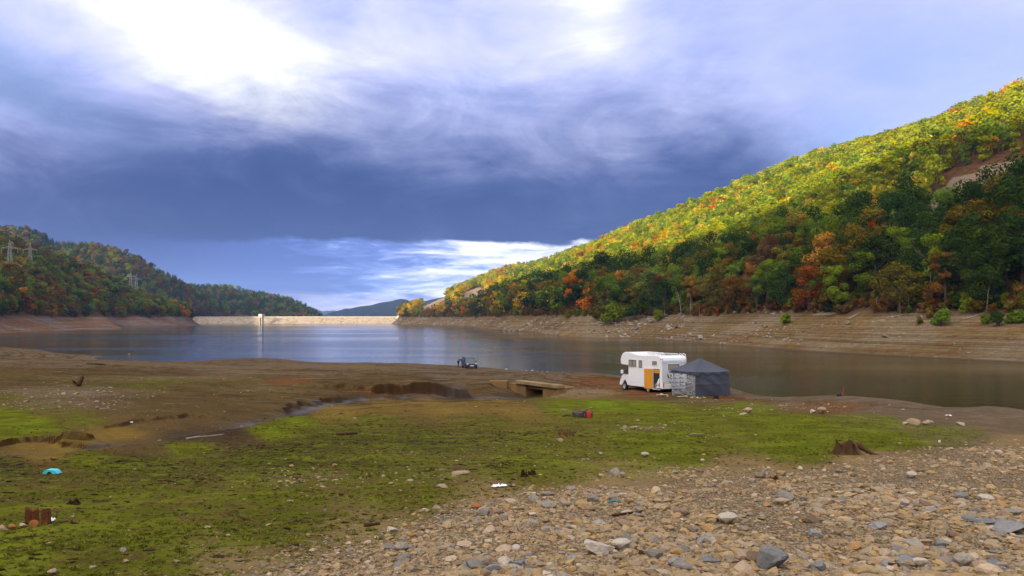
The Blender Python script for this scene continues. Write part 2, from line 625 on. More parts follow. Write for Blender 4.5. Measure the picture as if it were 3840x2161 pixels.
ROAD = [(40.0, 6.0), (33.5, 20.0), (28.3, 31.5), (23.9, 40.6), (19.4, 52.0), (15.4, 63.4), (11.6, 77.5), (6.6, 94.5), (1.4, 105.5), (-4.0, 114.0), (-11.0, 122.0), (-20.0, 131.0), (-32.0, 141.0)]


def gz(x, y):
    return float(ground_z(np.array([x]), np.array([y]))[0])


# ------------------------------------------------------------------ what covers the ground: (column, row, grass 0..1, soil)
SOIL = dict(B=(.080, .050, .019), R=(.125, .052, .018), T=(.118, .080, .042), K=(.034, .023, .013), A=(.108, .076, .046), O=(.150, .095, .020), G=(.200, .132, .056), C=(.082, .056, .018))
COVER = [(0, 2161, .72, 'C'), (500, 2161, .66, 'C'), (900, 2161, .45, 'G'), (1400, 2161, .14, 'G'), (2200, 2161, .06, 'G'), (3000, 2161, .10, 'G'), (3840, 2161, .10, 'G'), (-800, 2161, .7, 'C'), (4700, 2161, .05, 'G'),
         (0, 1980, .74, 'C'), (500, 1980, .74, 'C'), (1000, 1980, .62, 'C'), (1400, 1980, .50, 'G'), (1900, 1980, .22, 'G'), (2500, 1980, .05, 'G'), (3200, 1980, .03, 'G'), (3840, 1980, .04, 'G'),
         (0, 1850, .58, 'C'), (500, 1850, .62, 'C'), (1000, 1850, .66, 'C'), (1500, 1850, .62, 'C'), (1900, 1870, .40, 'G'), (2400, 1850, .16, 'G'), (3000, 1850, .03, 'G'), (3840, 1850, .02, 'G'),
         (0, 1760, .55, 'K'), (500, 1740, .62, 'K'), (1000, 1720, .62, 'K'), (1500, 1740, .64, 'C'), (2000, 1760, .68, 'C'), (2400, 1765, .6, 'G'), (2800, 1775, .22, 'G'), (3300, 1745, .06, 'G'), (3840, 1720, .03, 'G'),
         (2500, 1700, .82, 'C'), (3000, 1680, .85, 'C'), (3300, 1650, .82, 'C'), (3600, 1630, .6, 'A'), (3840, 1650, .2, 'G'), (3840, 1610, .25, 'A'),
         (700, 1670, .80, 'C'), (300, 1720, .75, 'C'), (1000, 1610, .88, 'C'), (1100, 1575, .9, 'C'), (1300, 1640, .60, 'K'), (1600, 1650, .58, 'K'), (2000, 1660, .62, 'C'), (2500, 1630, .78, 'C'), (3000, 1590, .82, 'C'), (3300, 1580, .74, 'A'), (3500, 1610, .66, 'A'),
         (1400, 1580, .62, 'C'), (1800, 1580, .60, 'C'), (2250, 1515, .92, 'C'), (2420, 1520, .86, 'C'), (2120, 1512, .8, 'C'), (2100, 1530, .75, 'C'), (2500, 1540, .75, 'C'), (2800, 1530, .8, 'C'), (1950, 1540, .35, 'O'), (1700, 1530, .22, 'O'),
         (1250, 1535, .12, 'O'), (1450, 1510, .10, 'O'), (1250, 1555, .5, 'O'), (1600, 1505, .10, 'O'), (1850, 1500, .3, 'O'), (2000, 1495, .55, 'C'), (2200, 1470, .10, 'G'), (2100, 1480, .2, 'G'),
         (1100, 1545, .0, 'K'), (1300, 1497, .0, 'K'), (1500, 1490, .0, 'K'), (1700, 1489, .0, 'K'), (1900, 1488, .0, 'K'), (700, 1640, .0, 'K'), (850, 1618, .0, 'K'), (500, 1672, .05, 'B'), (200, 1695, .05, 'O'),
         (800, 1590, .0, 'B'), (600, 1600, .04, 'B'), (450, 1630, .05, 'O'), (900, 1570, .05, 'B'), (1000, 1530, .06, 'B'), (300, 1580, .6, 'C'), (100, 1600, .85, 'C'), (0, 1560, .8, 'C'), (200, 1540, .5, 'C'),
         (600, 1540, .25, 'B'), (400, 1500, .12, 'B'), (800, 1510, .04, 'B'), (100, 1500, .45, 'C'), (300, 1470, .32, 'C'), (700, 1465, .20, 'B'), (1000, 1470, .10, 'C'), (1200, 1470, .02, 'B'),
         (0, 1450, .15, 'B'), (300, 1430, .34, 'C'), (600, 1430, .48, 'C'), (900, 1425, .34, 'C'), (600, 1455, .40, 'C'), (1200, 1450, .25, 'C'), (1100, 1428, .22, 'R'), (1300, 1430, .12, 'B'), (1500, 1445, .22, 'B'), (1650, 1450, .16, 'B'), (1800, 1460, .02, 'B'),
         (0, 1400, .35, 'B'), (300, 1395, .10, 'B'), (600, 1400, .12, 'B'), (900, 1400, .02, 'T'), (1200, 1400, .02, 'T'), (1500, 1415, .06, 'B'), (1700, 1410, .02, 'T'),
         (0, 1350, .05, 'T'), (300, 1360, .02, 'T'), (700, 1370, .0, 'T'), (1000, 1370, .0, 'T'), (1300, 1375, .0, 'T'), (1600, 1385, .0, 'T'), (1800, 1395, .0, 'A'), (0, 1300, .0, 'T'), (-700, 1400, .2, 'B'),
         (1450, 1472, .0, 'R'), (1600, 1475, .0, 'R'), (1720, 1478, .0, 'R'), (1900, 1430, .03, 'A'), (2050, 1420, .0, 'A'), (2250, 1435, .0, 'R'), (2200, 1455, .0, 'R'), (2400, 1475, .10, 'R'), (2500, 1490, .25, 'B'),
         (2750, 1485, .1, 'R'), (3000, 1490, .0, 'A'), (3100, 1515, .15, 'R'), (3400, 1530, .0, 'A'), (3840, 1560, .0, 'A'), (3500, 1570, .1, 'A'), (4600, 1580, .0, 'A'), (2600, 1500, .45, 'B'),
         (-800, 1700, .6, 'C'), (-800, 1550, .5, 'C'), (4700, 1750, .03, 'G')]
_cp = np.array([(c[0] / 300.0, math.log(max(c[1] - HZ, 30)) * 5.0) for c in COVER])
_cv = np.array([(c[2], *SOIL[c[3]]) for c in COVER])
PEB = [  # pebbly patches away from the main gravel: centre column,row, half sizes, strength
    (2420, 1607, 150, 14, .75), (2950, 1524, 260, 12, .55), (250, 1475, 240, 26, .8), (230, 1515, 220, 22, .6), (2180, 1467, 140, 12, .8), (2840, 1545, 120, 14, .35), (600, 1418, 420, 7, .5), (2750, 1638, 120, 7, .4), (2640, 1502, 140, 7, .5), (1080, 1790, 300, 34, .24), (1050, 1455, 180, 9, .22), (1500, 1785, 240, 34, .22), (950, 1462, 160, 10, .30), (1000, 2080, 300, 60, .20), (1950, 1700, 500, 60, .07)]


def gravel_row(px):
    return np.interp(px, [-400, 500, 900, 1300, 1500, 1900, 2300, 2800, 3300, 3840, 4600], [2700, 2270, 2130, 2030, 1965, 1860, 1800, 1762, 1712, 1650, 1600])


def cover(X, Y, Z):
    """grass share, soil colour (3), gravel share at ground points"""
    px, py = to_px(X, Y, Z)
    px = np.clip(px, -800, 4700); py = np.clip(py, 1225, 2600)
    q = np.stack([px / 300.0, np.log(np.maximum(py - HZ, 30)) * 5.0], -1)
    out = np.empty((len(q), 4))
    for i in range(0, len(q), 20000):
        d2 = ((q[i:i + 20000, None] - _cp[None]) ** 2).sum(-1) + 0.02
        w = 1.0 / d2 ** 1.9
        out[i:i + 20000] = (w @ _cv) / w.sum(-1, keepdims=True)
    wob = 55 * fbm(X * 0.5, Y * 0.5, 4, 21) * np.clip((py - 1500) / 350, 0.1, 1.4)
    spread = 40 + 0.16 * (py - 1500) + 200 * np.clip((2000 - px) / 1500, 0, 1)
    grav = sst(py + wob - gravel_row(px), -0.45 * spread, 0.75 * spread) * sst(py, 1560, 1640)
    for cx_, cy_, sx_, sy_, a_ in PEB:
        e = ((px - cx_) / sx_) ** 2 + ((py - cy_) / sy_) ** 2
        grav = np.maximum(grav, a_ * np.exp(-e) * (0.4 + 1.2 * vnoise(X * 1.3, Y * 1.3, 44)))
    return out[:, 0], out[:, 1:4], np.clip(grav, 0, 1), px, py


def set_attr(me, name, arr, kind='FLOAT', dom='POINT'):
    a = me.attributes.new(name, kind, dom)
    key = {'FLOAT': 'value', 'INT': 'value', 'FLOAT_VECTOR': 'vector', 'FLOAT_COLOR': 'color'}[kind]
    a.data.foreach_set(key, np.ascontiguousarray(arr, dtype=np.int32 if kind == 'INT' else np.float32).ravel())


def grid_mesh(name, V, nu, nv, material, smooth=True):
    """V: (nu*nv, 3) row by row"""
    me = bpy.data.meshes.new(name)
    me.vertices.add(nu * nv)
    me.vertices.foreach_set('co', np.ascontiguousarray(V, np.float32).ravel())
    i = np.arange((nu - 1) * (nv - 1))
    a = (i // (nv - 1)) * nv + i % (nv - 1)
    q = np.stack([a, a + 1, a + nv + 1, a + nv], -1).astype(np.int32)
    me.loops.add(q.size)
    me.loops.foreach_set('vertex_index', q.ravel())
    me.polygons.add(len(q))
    me.polygons.foreach_set('loop_start', np.arange(0, q.size, 4, dtype=np.int32))
    me.polygons.foreach_set('loop_total', np.full(len(q), 4, np.int32))
    me.materials.append(material)
    me.update(calc_edges=True)
    if smooth: me.shade_smooth()
    return me


def ground_material():
    m = bpy.data.materials.new('ground_soil_and_moss')
    m.use_nodes = True
    t = m.node_tree
    N = NT(t)
    b = t.nodes['Principled BSDF']
    pos = N.node('ShaderNodeNewGeometry').outputs['Position']
    def at(nm, o=2):
        return N.node('ShaderNodeAttribute', attribute_name=nm).outputs[o]
    g, gr, wet = at('grass'), at('gravel'), at('wet')
    soil = N.node('ShaderNodeAttribute', attribute_name='soil').outputs['Color']
    n1 = N.noise(pos, 1.1, 6, 0.62)
    n2 = N.noise(pos, 5.5, 6, 0.68, 0.3)
    n3 = N.noise(pos, 26.0, 5, 0.7)
    n4 = N.noise(N.vmul(pos, (0.5, 1.6, 1.0)), 2.3, 5, 0.62, 0.6)
    k = N.mad(N.sub(n1, 0.5), 0.9, N.mad(N.sub(n2, 0.5), 0.9, N.mad(N.sub(n3, 0.5), 0.8, 1.0)))
    sc = N.node('ShaderNodeVectorMath', operation='SCALE')
    N.put(sc.inputs[0], soil); N.put(sc.inputs['Scale'], k)
    soil = N.mix(N.mul(N.sstep(n4, 0.50, 0.66), 0.42), sc.outputs[0], (0.060, 0.042, 0.028))
    x_, y_, z_ = N.sep(pos)
    lines = N.noise(N.xyz(N.mul(x_, 0.03), N.mul(y_, 0.03), N.mul(z_, 13.0)), 1.0, 5, 0.78)      # old waterlines on the bare mud
    lw = N.mul(N.mul(N.sstep(y_, 30.0, 48.0), N.sstep(lines, 0.48, 0.58)), 0.72)
    soil = N.mix(lw, soil, (0.030, 0.021, 0.010))
    far_n = N.noise(N.vmul(pos, (0.30, 1.0, 1.0)), 1.0, 6, 0.72, 0.8)
    soil = N.mix(N.mul(N.mul(N.sstep(y_, 20.0, 40.0), N.sstep(far_n, 0.52, 0.66)), 0.5), soil, (0.036, 0.026, 0.013))
    soil = N.mix(N.mul(N.mul(N.sstep(y_, 20.0, 40.0), N.sstep(far_n, 0.44, 0.34)), 0.4), soil, (0.20, 0.155, 0.095))
    # fine stones bedded in the soil where it is gravelly
    vor = N.node('ShaderNodeTexVoronoi')
    N.put(vor.inputs['Vector'], pos)
    vor.inputs['Scale'].default_value = 38.0
    vor.inputs['Randomness'].default_value = 1.0
    cc = N.sep(vor.outputs['Color'])
    peb = N.ramp(cc[0], [(0.0, (0.16, 0.13, 0.11)), (0.3, (0.30, 0.22, 0.14)), (0.55, (0.22, 0.20, 0.19)), (0.8, (0.38, 0.26, 0.14)), (1.0, (0.48, 0.42, 0.36))])
    peb = N.mix(N.sstep(vor.outputs['Distance'], 0.2, 0.62), peb, (0.10, 0.072, 0.042))
    gsh = N.mul(N.sstep(N.add(cc[1], N.mul(gr, 0.85)), 0.85, 1.05), 0.8)
    soil = N.mix(gsh, soil, peb)
    # moss and short grass
    gm = N.add(g, N.add(N.mul(N.sub(n2, 0.5), 1.15), N.add(N.mul(N.sub(n4, 0.5), 0.8), N.mul(N.sub(n3, 0.5), 0.75))))
    gm = N.add(gm, N.mul(N.mul(N.sstep(y_, 30.0, 48.0), N.sub(lines, 0.5)), 2.2))
    gm = N.mul(N.sstep(gm, 0.42, 0.80), 0.92)
    gm = N.mul(gm, N.sstep(gr, 0.95, 0.35))
    gcol = N.mix(N.sstep(n1, 0.35, 0.68), (0.066, 0.076, 0.006), (0.128, 0.148, 0.010))
    gcol = N.mix(N.sstep(n3, 0.52, 0.75), gcol, (0.128, 0.104, 0.020))
    lush = N.sstep(g, 0.80, 0.97)
    gcol = N.mix(N.mul(lush, 0.6), gcol, (0.125, 0.21, 0.012))
    c = N.mix(gm, soil, gcol)
    nz = N.sep(N.node('ShaderNodeNewGeometry').outputs['Normal'])[2]
    steep = N.mul(N.sstep(N.add(nz, N.mul(N.sub(n3, 0.5), 0.15)), 0.93, 0.78), N.sstep(y_, 16.0, 20.0))
    c = N.mix(N.mul(steep, 0.9), c, N.mix(n2, (0.020, 0.011, 0.005), (0.060, 0.028, 0.010)))      # raw earth on the cut banks
    c = N.mix(N.mul(wet, 0.7), c, (0.035, 0.030, 0.027))
    t.links.new(c, b.inputs['Base Color'])
    N.put(b.inputs['Roughness'], N.lin(wet, 0, 1, 0.93, 0.5))
    N.put(b.inputs['Specular IOR Level'], N.mul(wet, 0.2))
    bn = N.node('ShaderNodeBump')
    bn.inputs['Strength'].default_value = 0.85
    bn.inputs['Distance'].default_value = 0.05
    hgt = N.add(N.mul(n3, 0.45), N.add(N.mul(n2, 0.8), N.mul(N.mul(N.sub(0.6, vor.outputs['Distance']), gsh), 0.5)))
    N.put(bn.inputs['Height'], hgt)
    t.links.new(bn.outputs[0], b.inputs['Normal'])
    return m


STREAM = [w_at(*p)[:2] for p in ((-300, 1725, 19.5), (0, 1712, 20.1), (300, 1690, 21.7), (600, 1655, 24.0), (850, 1620, 27.4), (1060, 1575, 34.0), (1200, 1520, 45.0), (1400, 1493, 55.0), (1550, 1489, 59.5), (1700, 1488, 64.0), (1860, 1487, 68.5), (1980, 1487, 70.5), (2030, 1487, 73.0))]


def make_ground():
    inner = np.linspace(-0.64, 0.66, 560)
    ang = np.concatenate([np.linspace(-2.6, -0.66, 40), inner, np.linspace(0.68, 2.6, 40)])
    rad = np.concatenate([np.geomspace(0.3, 4.0, 24)[:-1], np.geomspace(4.0, 24, 330)[:-1], np.geomspace(24, 76, 300)[:-1], np.geomspace(76, 175, 130)[:-1], np.geomspace(175, 420, 22)])
    A, Rr = np.meshgrid(ang, rad, indexing='xy')
    X, Y = (Rr * np.sin(A)).ravel(), (Rr * np.cos(A)).ravel()
    Z = ground_z(X, Y)
    g, soil, gr, px, py = cover(X, Y, Z)
    d, s, al = poly_dist(X, Y, STREAM)
    Z = Z - 0.10 * np.exp(-(d / 0.8) ** 2)
    wet = np.exp(-(d / (0.36 + 0.35 * vnoise(X * .5, Y * .5, 3))) ** 2) * (0.5 + 0.7 * vnoise(X * 1.7, Y * 1.7, 61))
    wet = np.maximum(wet, 0.75 * np.exp(-np.abs(Z) / 0.10) * (Y > 60))
    pud = fbm(X * 0.16, Y * 0.6, 3, 13)
    flat = (Y > 70) & (px < 1750) & (Z > 0.1)
    wet = np.maximum(wet, np.where(flat, sst(pud, 0.42, 0.6) * 0.6, 0))
    dr, _, _ = poly_dist(X, Y, ROAD)
    me = grid_mesh('ground', np.stack([X, Y, Z], -1), len(rad), len(ang), ground_material())
    set_attr(me, 'grass', g); set_attr(me, 'gravel', gr); set_attr(me, 'wet', np.clip(wet, 0, 1))
    set_attr(me, 'soil', np.concatenate([soil, np.ones((len(soil), 1))], -1), 'FLOAT_COLOR')
    o = link('ground', me)
    tag(o, 'grassy, stony lake bed left dry in front of the water', kind='structure')


make_ground()


def make_road():
    m = mat('road_dirt', (0.108, 0.078, 0.052), 0.85, var=0.35, scale=1.6, bump=0.5, bscale=14, second=(0.080, 0.053, 0.032))
    pts = []
    for a, b in zip(ROAD[:-1], ROAD[1:]):
        for k in range(10):
            pts.append((a[0] + (b[0] - a[0]) * k / 10, a[1] + (b[1] - a[1]) * k / 10))
    pts = np.array(pts)
    d = np.gradient(pts, axis=0)
    d /= np.linalg.norm(d, axis=1, keepdims=True)
    nrm = np.stack([d[:, 1], -d[:, 0]], -1)
    offs = np.array([-2.6, -2.1, -1.2, -0.4, 0.4, 1.2, 1.9, 2.2])
    lift = np.array([-0.10, 0.02, 0.035, 0.05, 0.05, 0.035, 0.02, -0.10])
    V = []
    for p, n in zip(pts, nrm):
        for o_, l_ in zip(offs, lift):
            wob = 0.35 * float(vnoise(np.array([p[1] * 0.6]), np.array([o_]), 5)[0])
            V.append((p[0] + n[0] * (o_ + (wob if o_ < -2 else 0)), p[1] + n[1] * (o_ + (wob if o_ < -2 else 0)), l_))
    V = np.array(V)
    V[:, 2] += ground_z(V[:, 0], V[:, 1])
    me = grid_mesh('road', V, len(pts), len(offs), m)
    tag(link('road', me), 'muddy grey brown causeway road running down into the lake', kind='structure')


make_road()


def water_material():
    m = bpy.data.materials.new('lake_water')
    m.use_nodes = True
    t = m.node_tree
    N = NT(t)
    b = t.nodes['Principled BSDF']
    pos = N.node('ShaderNodeNewGeometry').outputs['Position']
    b.inputs['Base Color'].default_value = (0.018, 0.018, 0.004, 1)
    b.inputs['IOR'].default_value = 1.333
    b.inputs['Specular IOR Level'].default_value = 0.5
    calm = N.sstep(N.noise(N.vmul(pos, (0.006, 0.022, 1)), 1.0, 3, 0.5, 0.5), 0.40, 0.62)
    N.put(b.inputs['Roughness'], N.lin(calm, 0, 1, 0.11, 0.05))
    w1 = N.noise(N.vmul(pos, (0.35, 1.15, 1)), 1.0, 4, 0.6, 0.4)
    w2 = N.noise(N.vmul(pos, (1.1, 3.2, 1)), 1.0, 3, 0.6)
    bn = N.node('ShaderNodeBump')
    bn.inputs['Distance'].default_value = 0.22
    N.put(bn.inputs['Strength'], N.lin(calm, 0, 1, 0.24, 0.11))
    N.put(bn.inputs['Height'], N.add(w1, N.mul(w2, 0.45)))
    t.links.new(bn.outputs[0], b.inputs['Normal'])
    return m


mb = MB()
mb.put([(-900, 20, 0), (600, 20, 0), (600, 1308, 0), (-900, 1308, 0)], [(0, 1, 2, 3)])
tag(mb.build('water', water_material()), 'wide reservoir lake between the hills', kind='structure')
mb = MB()
mb.put([(-15000, -15000, -30), (15000, -15000, -30), (15000, 15000, -30), (-15000, 15000, -30)], [(0, 1, 2, 3)])
tag(mb.build('valley_floor', mat('valley_soil', (0.08, 0.08, 0.05), 0.95, coord='Object', scale=0.002)), 'low valley floor under and beyond the lake', kind='structure')


# ------------------------------------------------------------------ hills
def hill_material(name, earth, bank, litter=(0.115, 0.055, 0.022), rocky=(0.25, 0.185, 0.125)):
    m = bpy.data.materials.new(name)
    m.use_nodes = True
    t = m.node_tree
    N = NT(t)
    b = t.nodes['Principled BSDF']
    geo = N.node('ShaderNodeNewGeometry')
    pos = geo.outputs['Position']
    x, y, z = N.sep(pos)
    n1 = N.noise(pos, 0.045, 5, 0.6)
    n2 = N.noise(pos, 0.5, 6, 0.65)
    n3 = N.noise(pos, 1.9, 5, 0.7)
    zz = N.add(z, N.mul(N.sub(n1, 0.5), 2.2))
    # old waterlines: thin level bands on the bare bank
    lv = N.noise(N.xyz(N.mul(x, 0.004), N.mul(y, 0.004), N.mul(z, 2.6)), 1.0, 4, 0.75)
    k = N.mad(N.sub(n2, 0.5), 1.3, N.mad(N.sub(lv, 0.5), 2.0, N.mad(N.sub(n3, 0.5), 1.5, 1.0)))
    bk = N.mix(N.sstep(n1, 0.40, 0.58), bank, earth)
    bk = N.mix(N.mul(N.sstep(N.add(n2, N.mul(N.sub(n1, 0.5), 0.8)), 0.50, 0.66), 0.5), bk, (0.115, 0.115, 0.045))
    sc = N.node('ShaderNodeVectorMath', operation='SCALE')
    N.put(sc.inputs[0], bk); N.put(sc.inputs['Scale'], k)
    lv2 = N.noise(N.xyz(N.mul(x, 0.006), N.mul(y, 0.006), N.mul(z, 5.5)), 1.0, 3, 0.6)
    lit = N.mix(N.sstep(n2, 0.4, 0.65), litter, (0.055, 0.036, 0.016))
    bk2 = N.mix(N.mul(N.sstep(lv2, 0.56, 0.61), 0.7), sc.outputs[0], (0.040, 0.026, 0.013))
    c = N.mix(N.sstep(zz, 8.6, 11.0), bk2, lit)
    rk = N.node('ShaderNodeAttribute', attribute_name='rock').outputs[2]
    rc = N.mix(N.sstep(n3, 0.35, 0.7), rocky, tuple(v * 0.45 for v in rocky))
    c = N.mix(N.sstep(N.add(rk, N.mul(N.sub(n2, 0.5), 0.5)), 0.35, 0.6), c, rc)
    wet = N.sstep(z, 0.55, 0.05)
    c = N.mix(N.mul(wet, 0.6), c, (0.07, 0.05, 0.035))
    t.links.new(c, b.inputs['Base Color'])
    b.inputs['Roughness'].default_value = 0.95
    b.inputs['Specular IOR Level'].default_value = 0.0
    bn = N.node('ShaderNodeBump')
    bn.inputs['Strength'].default_value = 0.9
    bn.inputs['Distance'].default_value = 0.9
    N.put(bn.inputs['Height'], N.add(n2, N.mul(n3, 0.6)))
    t.links.new(bn.outputs[0], b.inputs['Normal'])
    return m


def catmull(P, n):
    P = np.array(P, float)
    t = np.linspace(0, len(P) - 1, n)
    i = np.clip(t.astype(int), 0, len(P) - 2)
    f = (t - i)[:, None]
    p0, p1 = P[np.maximum(i - 1, 0)], P[i]
    p2, p3 = P[i + 1], P[np.minimum(i + 2, len(P) - 1)]
    return 0.5 * (2 * p1 + (p2 - p0) * f + (2 * p0 - 5 * p1 + 4 * p2 - p3) * f ** 2 + (3 * p1 - p0 - 3 * p2 + p3) * f ** 3)


class Hill:
    def __init__(self, st, bank=45.0, zb=10.5, rough=5.0, seed=1, power=0.92, nu=260, nv=150, back=0.45, dip=0.10, wob=4.0):
        """st: stations (shore x, y, ridge x, y, z)"""
        self.s = catmull(st, nu)
        self.bank, self.zb, self.rough, self.seed, self.power, self.wob = bank, zb, rough, seed, power, wob
        self.nu, self.nv, self.back, self.dip = nu, nv, back, dip

    def pts(self, si, t):
        """si: fractional station index 0..nu-1, t: 0 at the shore, 1 on the ridge"""
        si = np.asarray(si, float); t = np.asarray(t, float)
        i = np.clip(si.astype(int), 0, self.nu - 2)
        f = (si - i)[..., None]
        S = self.s[i] * (1 - f) + self.s[i + 1] * f
        dx, dy = S[..., 2] - S[..., 0], S[..., 3] - S[..., 1]
        L = np.hypot(dx, dy)
        X, Y = S[..., 0] + dx * t, S[..., 1] + dy * t
        d = t * L + self.wob * fbm(X * 0.03, Y * 0.03, 3, self.seed + 7)
        bw = np.minimum(S[..., 5] if S.shape[-1] > 5 else self.bank, 0.5 * L)
        zb = np.minimum(self.zb, S[..., 4] * 0.6)
        u = np.clip(d / bw, 0, 1)
        zbank = zb * (0.62 * u + 0.38 * u ** 2.2)
        tau = np.clip((d - bw) / np.maximum(L - bw, 1), 0, None)
        up = np.where(tau <= 1, 1.16 * tau ** self.power - 0.16 * tau ** 2, 1.0 - 0.9 * (np.minimum(tau, 2) - 1) - 0.6 * (np.minimum(tau, 2) - 1) ** 2)
        z = zbank + (S[..., 4] - zb) * up
        z = np.where(d < 0, d * 0.22, z)
        amp = self.rough * sst(d, bw, bw + 60)
        z = z + amp * (fbm(X * 0.011, Y * 0.011, 4, self.seed) * 1.5) + 0.28 * fbm(X * 0.12, Y * 0.12, 4, self.seed + 3) * sst(d, -4, 6)
        # water-cut benches on the bare bank
        q = z / 0.8 + 0.6 * fbm(X * 0.02, Y * 0.02, 2, 9)
        z = z + 0.42 * (np.abs(((q % 1.0) - 0.5) * 2) ** 3 - 0.25) * sst(d, 1, 4) * (1 - sst(d, bw * 0.8, bw * 1.1))
        return X, Y, z, d, bw, tau

    def build(self, name, material, label, rock=None):
        t1 = np.linspace(-self.dip, 0.0, 6)[:-1]
        t = np.concatenate([t1, np.linspace(0, 0.22, self.nv // 2)[:-1], np.linspace(0.22, 1 + self.back, self.nv - self.nv // 2)])
        SI, T = np.meshgrid(np.arange(self.nu), t, indexing='ij')
        X, Y, Z, d, bw, tau = self.pts(SI.ravel(), T.ravel())
        rk = np.zeros(len(X)) if rock is None else rock(X, Y, Z)
        if rock is not None:
            Z = Z + rk * (2.2 * fbm(X * 0.09, Y * 0.09, 4, 88))
        me = grid_mesh(name, np.stack([X, Y, Z], -1), self.nu, len(t), material)
        set_attr(me, 'rock', rk)
        return tag(link(name, me), label, kind='structure')


def in_poly(px, py, poly):
    inside = np.zeros(px.shape, bool)
    n = len(poly)
    for i in range(n):
        x1, y1 = poly[i]; x2, y2 = poly[(i + 1) % n]
        c = ((y1 > py) != (y2 > py)) & (px < (x2 - x1) * (py - y1) / ((y2 - y1) or 1e-9) + x1)
        inside ^= c
    return inside


SCREES = [[(3455, 795), (3530, 708), (3650, 652), (3760, 608), (3900, 582), (3900, 628), (3720, 672), (3600, 728), (3520, 800)],
          [(1570, 1165), (1600, 1125), (1670, 1108), (1690, 1120), (1640, 1145), (1590, 1178)],
          [(1715, 1120), (1760, 1085), (1800, 1078), (1835, 1098), (1800, 1118), (1750, 1132)]]


def right_rock(X, Y, Z):
    px, py = to_px(X, Y, Z)
    px = px + 22 * fbm(X * 0.05, Y * 0.05, 3, 4); py = py + 16 * fbm(X * 0.06, Y * 0.06, 3, 14)
    r = np.zeros(X.shape)
    for k, P in enumerate(SCREES):
        near = (Y > 215) if k == 0 else (Y > 850)
        r = np.maximum(r, in_poly(px, py, P) & near)
    return r.astype(float)


RIGHT = Hill([(190, -60, 760, 120, 240), (150, 40, 640, 250, 240), (118, 102, 575, 360, 236), (93, 146, 500, 500, 222), (72, 196, 418, 650, 184), (60, 281, 307, 850, 167), (50, 319, 248, 950, 149),
              (24, 350, 209, 1050, 136), (10, 473, 153, 1200, 121), (-6, 525, 110, 1300, 112), (-29, 683, 62, 1350, 99), (-65, 885, -20, 1330, 80), (-110, 1000, -80, 1300, 56),
              (-160, 1086, -140, 1285, 28), (-187, 1240, -172, 1335, 16), (-188, 1330, -150, 1420, 15)], bank=44, zb=10.2, rough=6.0, seed=2, nu=420, nv=190, dip=0.05)
RIGHT.build('wooded_hill', hill_material('right_hill_soil', (0.150, 0.084, 0.036), (0.175, 0.128, 0.074)), 'steep wooded hill rising behind the motorhome', right_rock)
LEFT = Hill([(-150, 150, -600, 420, 120, 42), (-200, 270, -575, 600, 108, 45), (-255, 395, -545, 730, 99, 60), (-270, 451, -520, 800, 86, 95), (-287, 519, -497, 835, 75, 135), (-298, 562, -476, 858, 62, 165), (-293, 596, -462, 868, 56, 185), (-322, 650, -452, 876, 50, 130), (-372, 712, -445, 884, 44, 60),
             (-385, 765, -434, 900, 38, 42), (-366, 790, -412, 910, 25, 42), (-362, 885, -392, 960, 16, 42), (-390, 996, -440, 1060, 14, 40), (-465, 1150, -520, 1220, 13, 40), (-545, 1305, -590, 1340, 13, 40)], bank=42, zb=9.6, rough=4.0, seed=21, nu=300, nv=130, wob=6)
LEFT.build('wooded_hill', hill_material('left_hill_soil', (0.150, 0.064, 0.034), (0.150, 0.118, 0.098)), 'wooded hill with a reddish bare bank across the inlet')
MIDL = Hill([(-1050, 900, -980, 1270, 160), (-850, 900, -880, 1290, 150), (-700, 950, -836, 1300, 148), (-650, 980, -790, 1300, 147), (-610, 1000, -760, 1320, 132), (-560, 1020, -700, 1320, 127), (-520, 1060, -646, 1340, 113), (-500, 1100, -601, 1360, 85), (-510, 1150, -564, 1380, 60), (-545, 1240, -530, 1400, 36), (-585, 1325, -500, 1430, 14)],
            bank=10, zb=8, rough=5, seed=41, nu=160, nv=90)
MIDL.build('wooded_hill', hill_material('far_left_soil', (0.12, 0.07, 0.03), (0.12, 0.09, 0.05)), 'higher wooded hill behind the pylons')
FARL = Hill([(-900, 1420, -860, 1720, 90), (-720, 1440, -723, 1700, 77), (-640, 1450, -669, 1700, 72), (-590, 1450, -609, 1700, 70), (-510, 1450, -524, 1700, 54), (-440, 1455, -467, 1700, 43), (-400, 1460, -427, 1700, 21), (-370, 1470, -395, 1700, 2)],
            bank=6, zb=6, rough=3, seed=51, nu=120, nv=60)
FARL.build('wooded_hill', hill_material('dam_hill_soil', (0.10, 0.07, 0.03), (0.10, 0.09, 0.05)), 'round wooded hill at the end of the dam')


def far_ridge(name, label, D, sky_pts, depth, m, seed):
    px = np.linspace(sky_pts[0][0], sky_pts[-1][0], 200)
    top = np.interp(px, [p[0] for p in sky_pts], [p[1] for p in sky_pts])
    t = np.linspace(0, 1.6, 40)
    PX, T = np.meshgrid(px, t, indexing='ij')
    TOP = np.repeat(top[:, None], len(t), 1)
    Yv = D - depth * (1 - T)
    kk = np.where(T <= 1, T ** 0.8, 1 - (T - 1) * 1.6)
    Zv = -30 + (EYE + (HZ - TOP) / F_PX * D + 30) * kk * np.where(T <= 1, 0.35 + 0.65 * T, 1)
    Xv = (PX - CX) / F_PX * Yv
    V = np.stack([Xv.ravel(), Yv.ravel(), Zv.ravel()], -1)
    V[:, 2] += D * 0.0016 * fbm(V[:, 0] / D * 90, V[:, 1] / D * 90, 5, seed)
    me = grid_mesh(name, V, len(px), len(t), m)
    return tag(link(name, me), label, kind='structure')


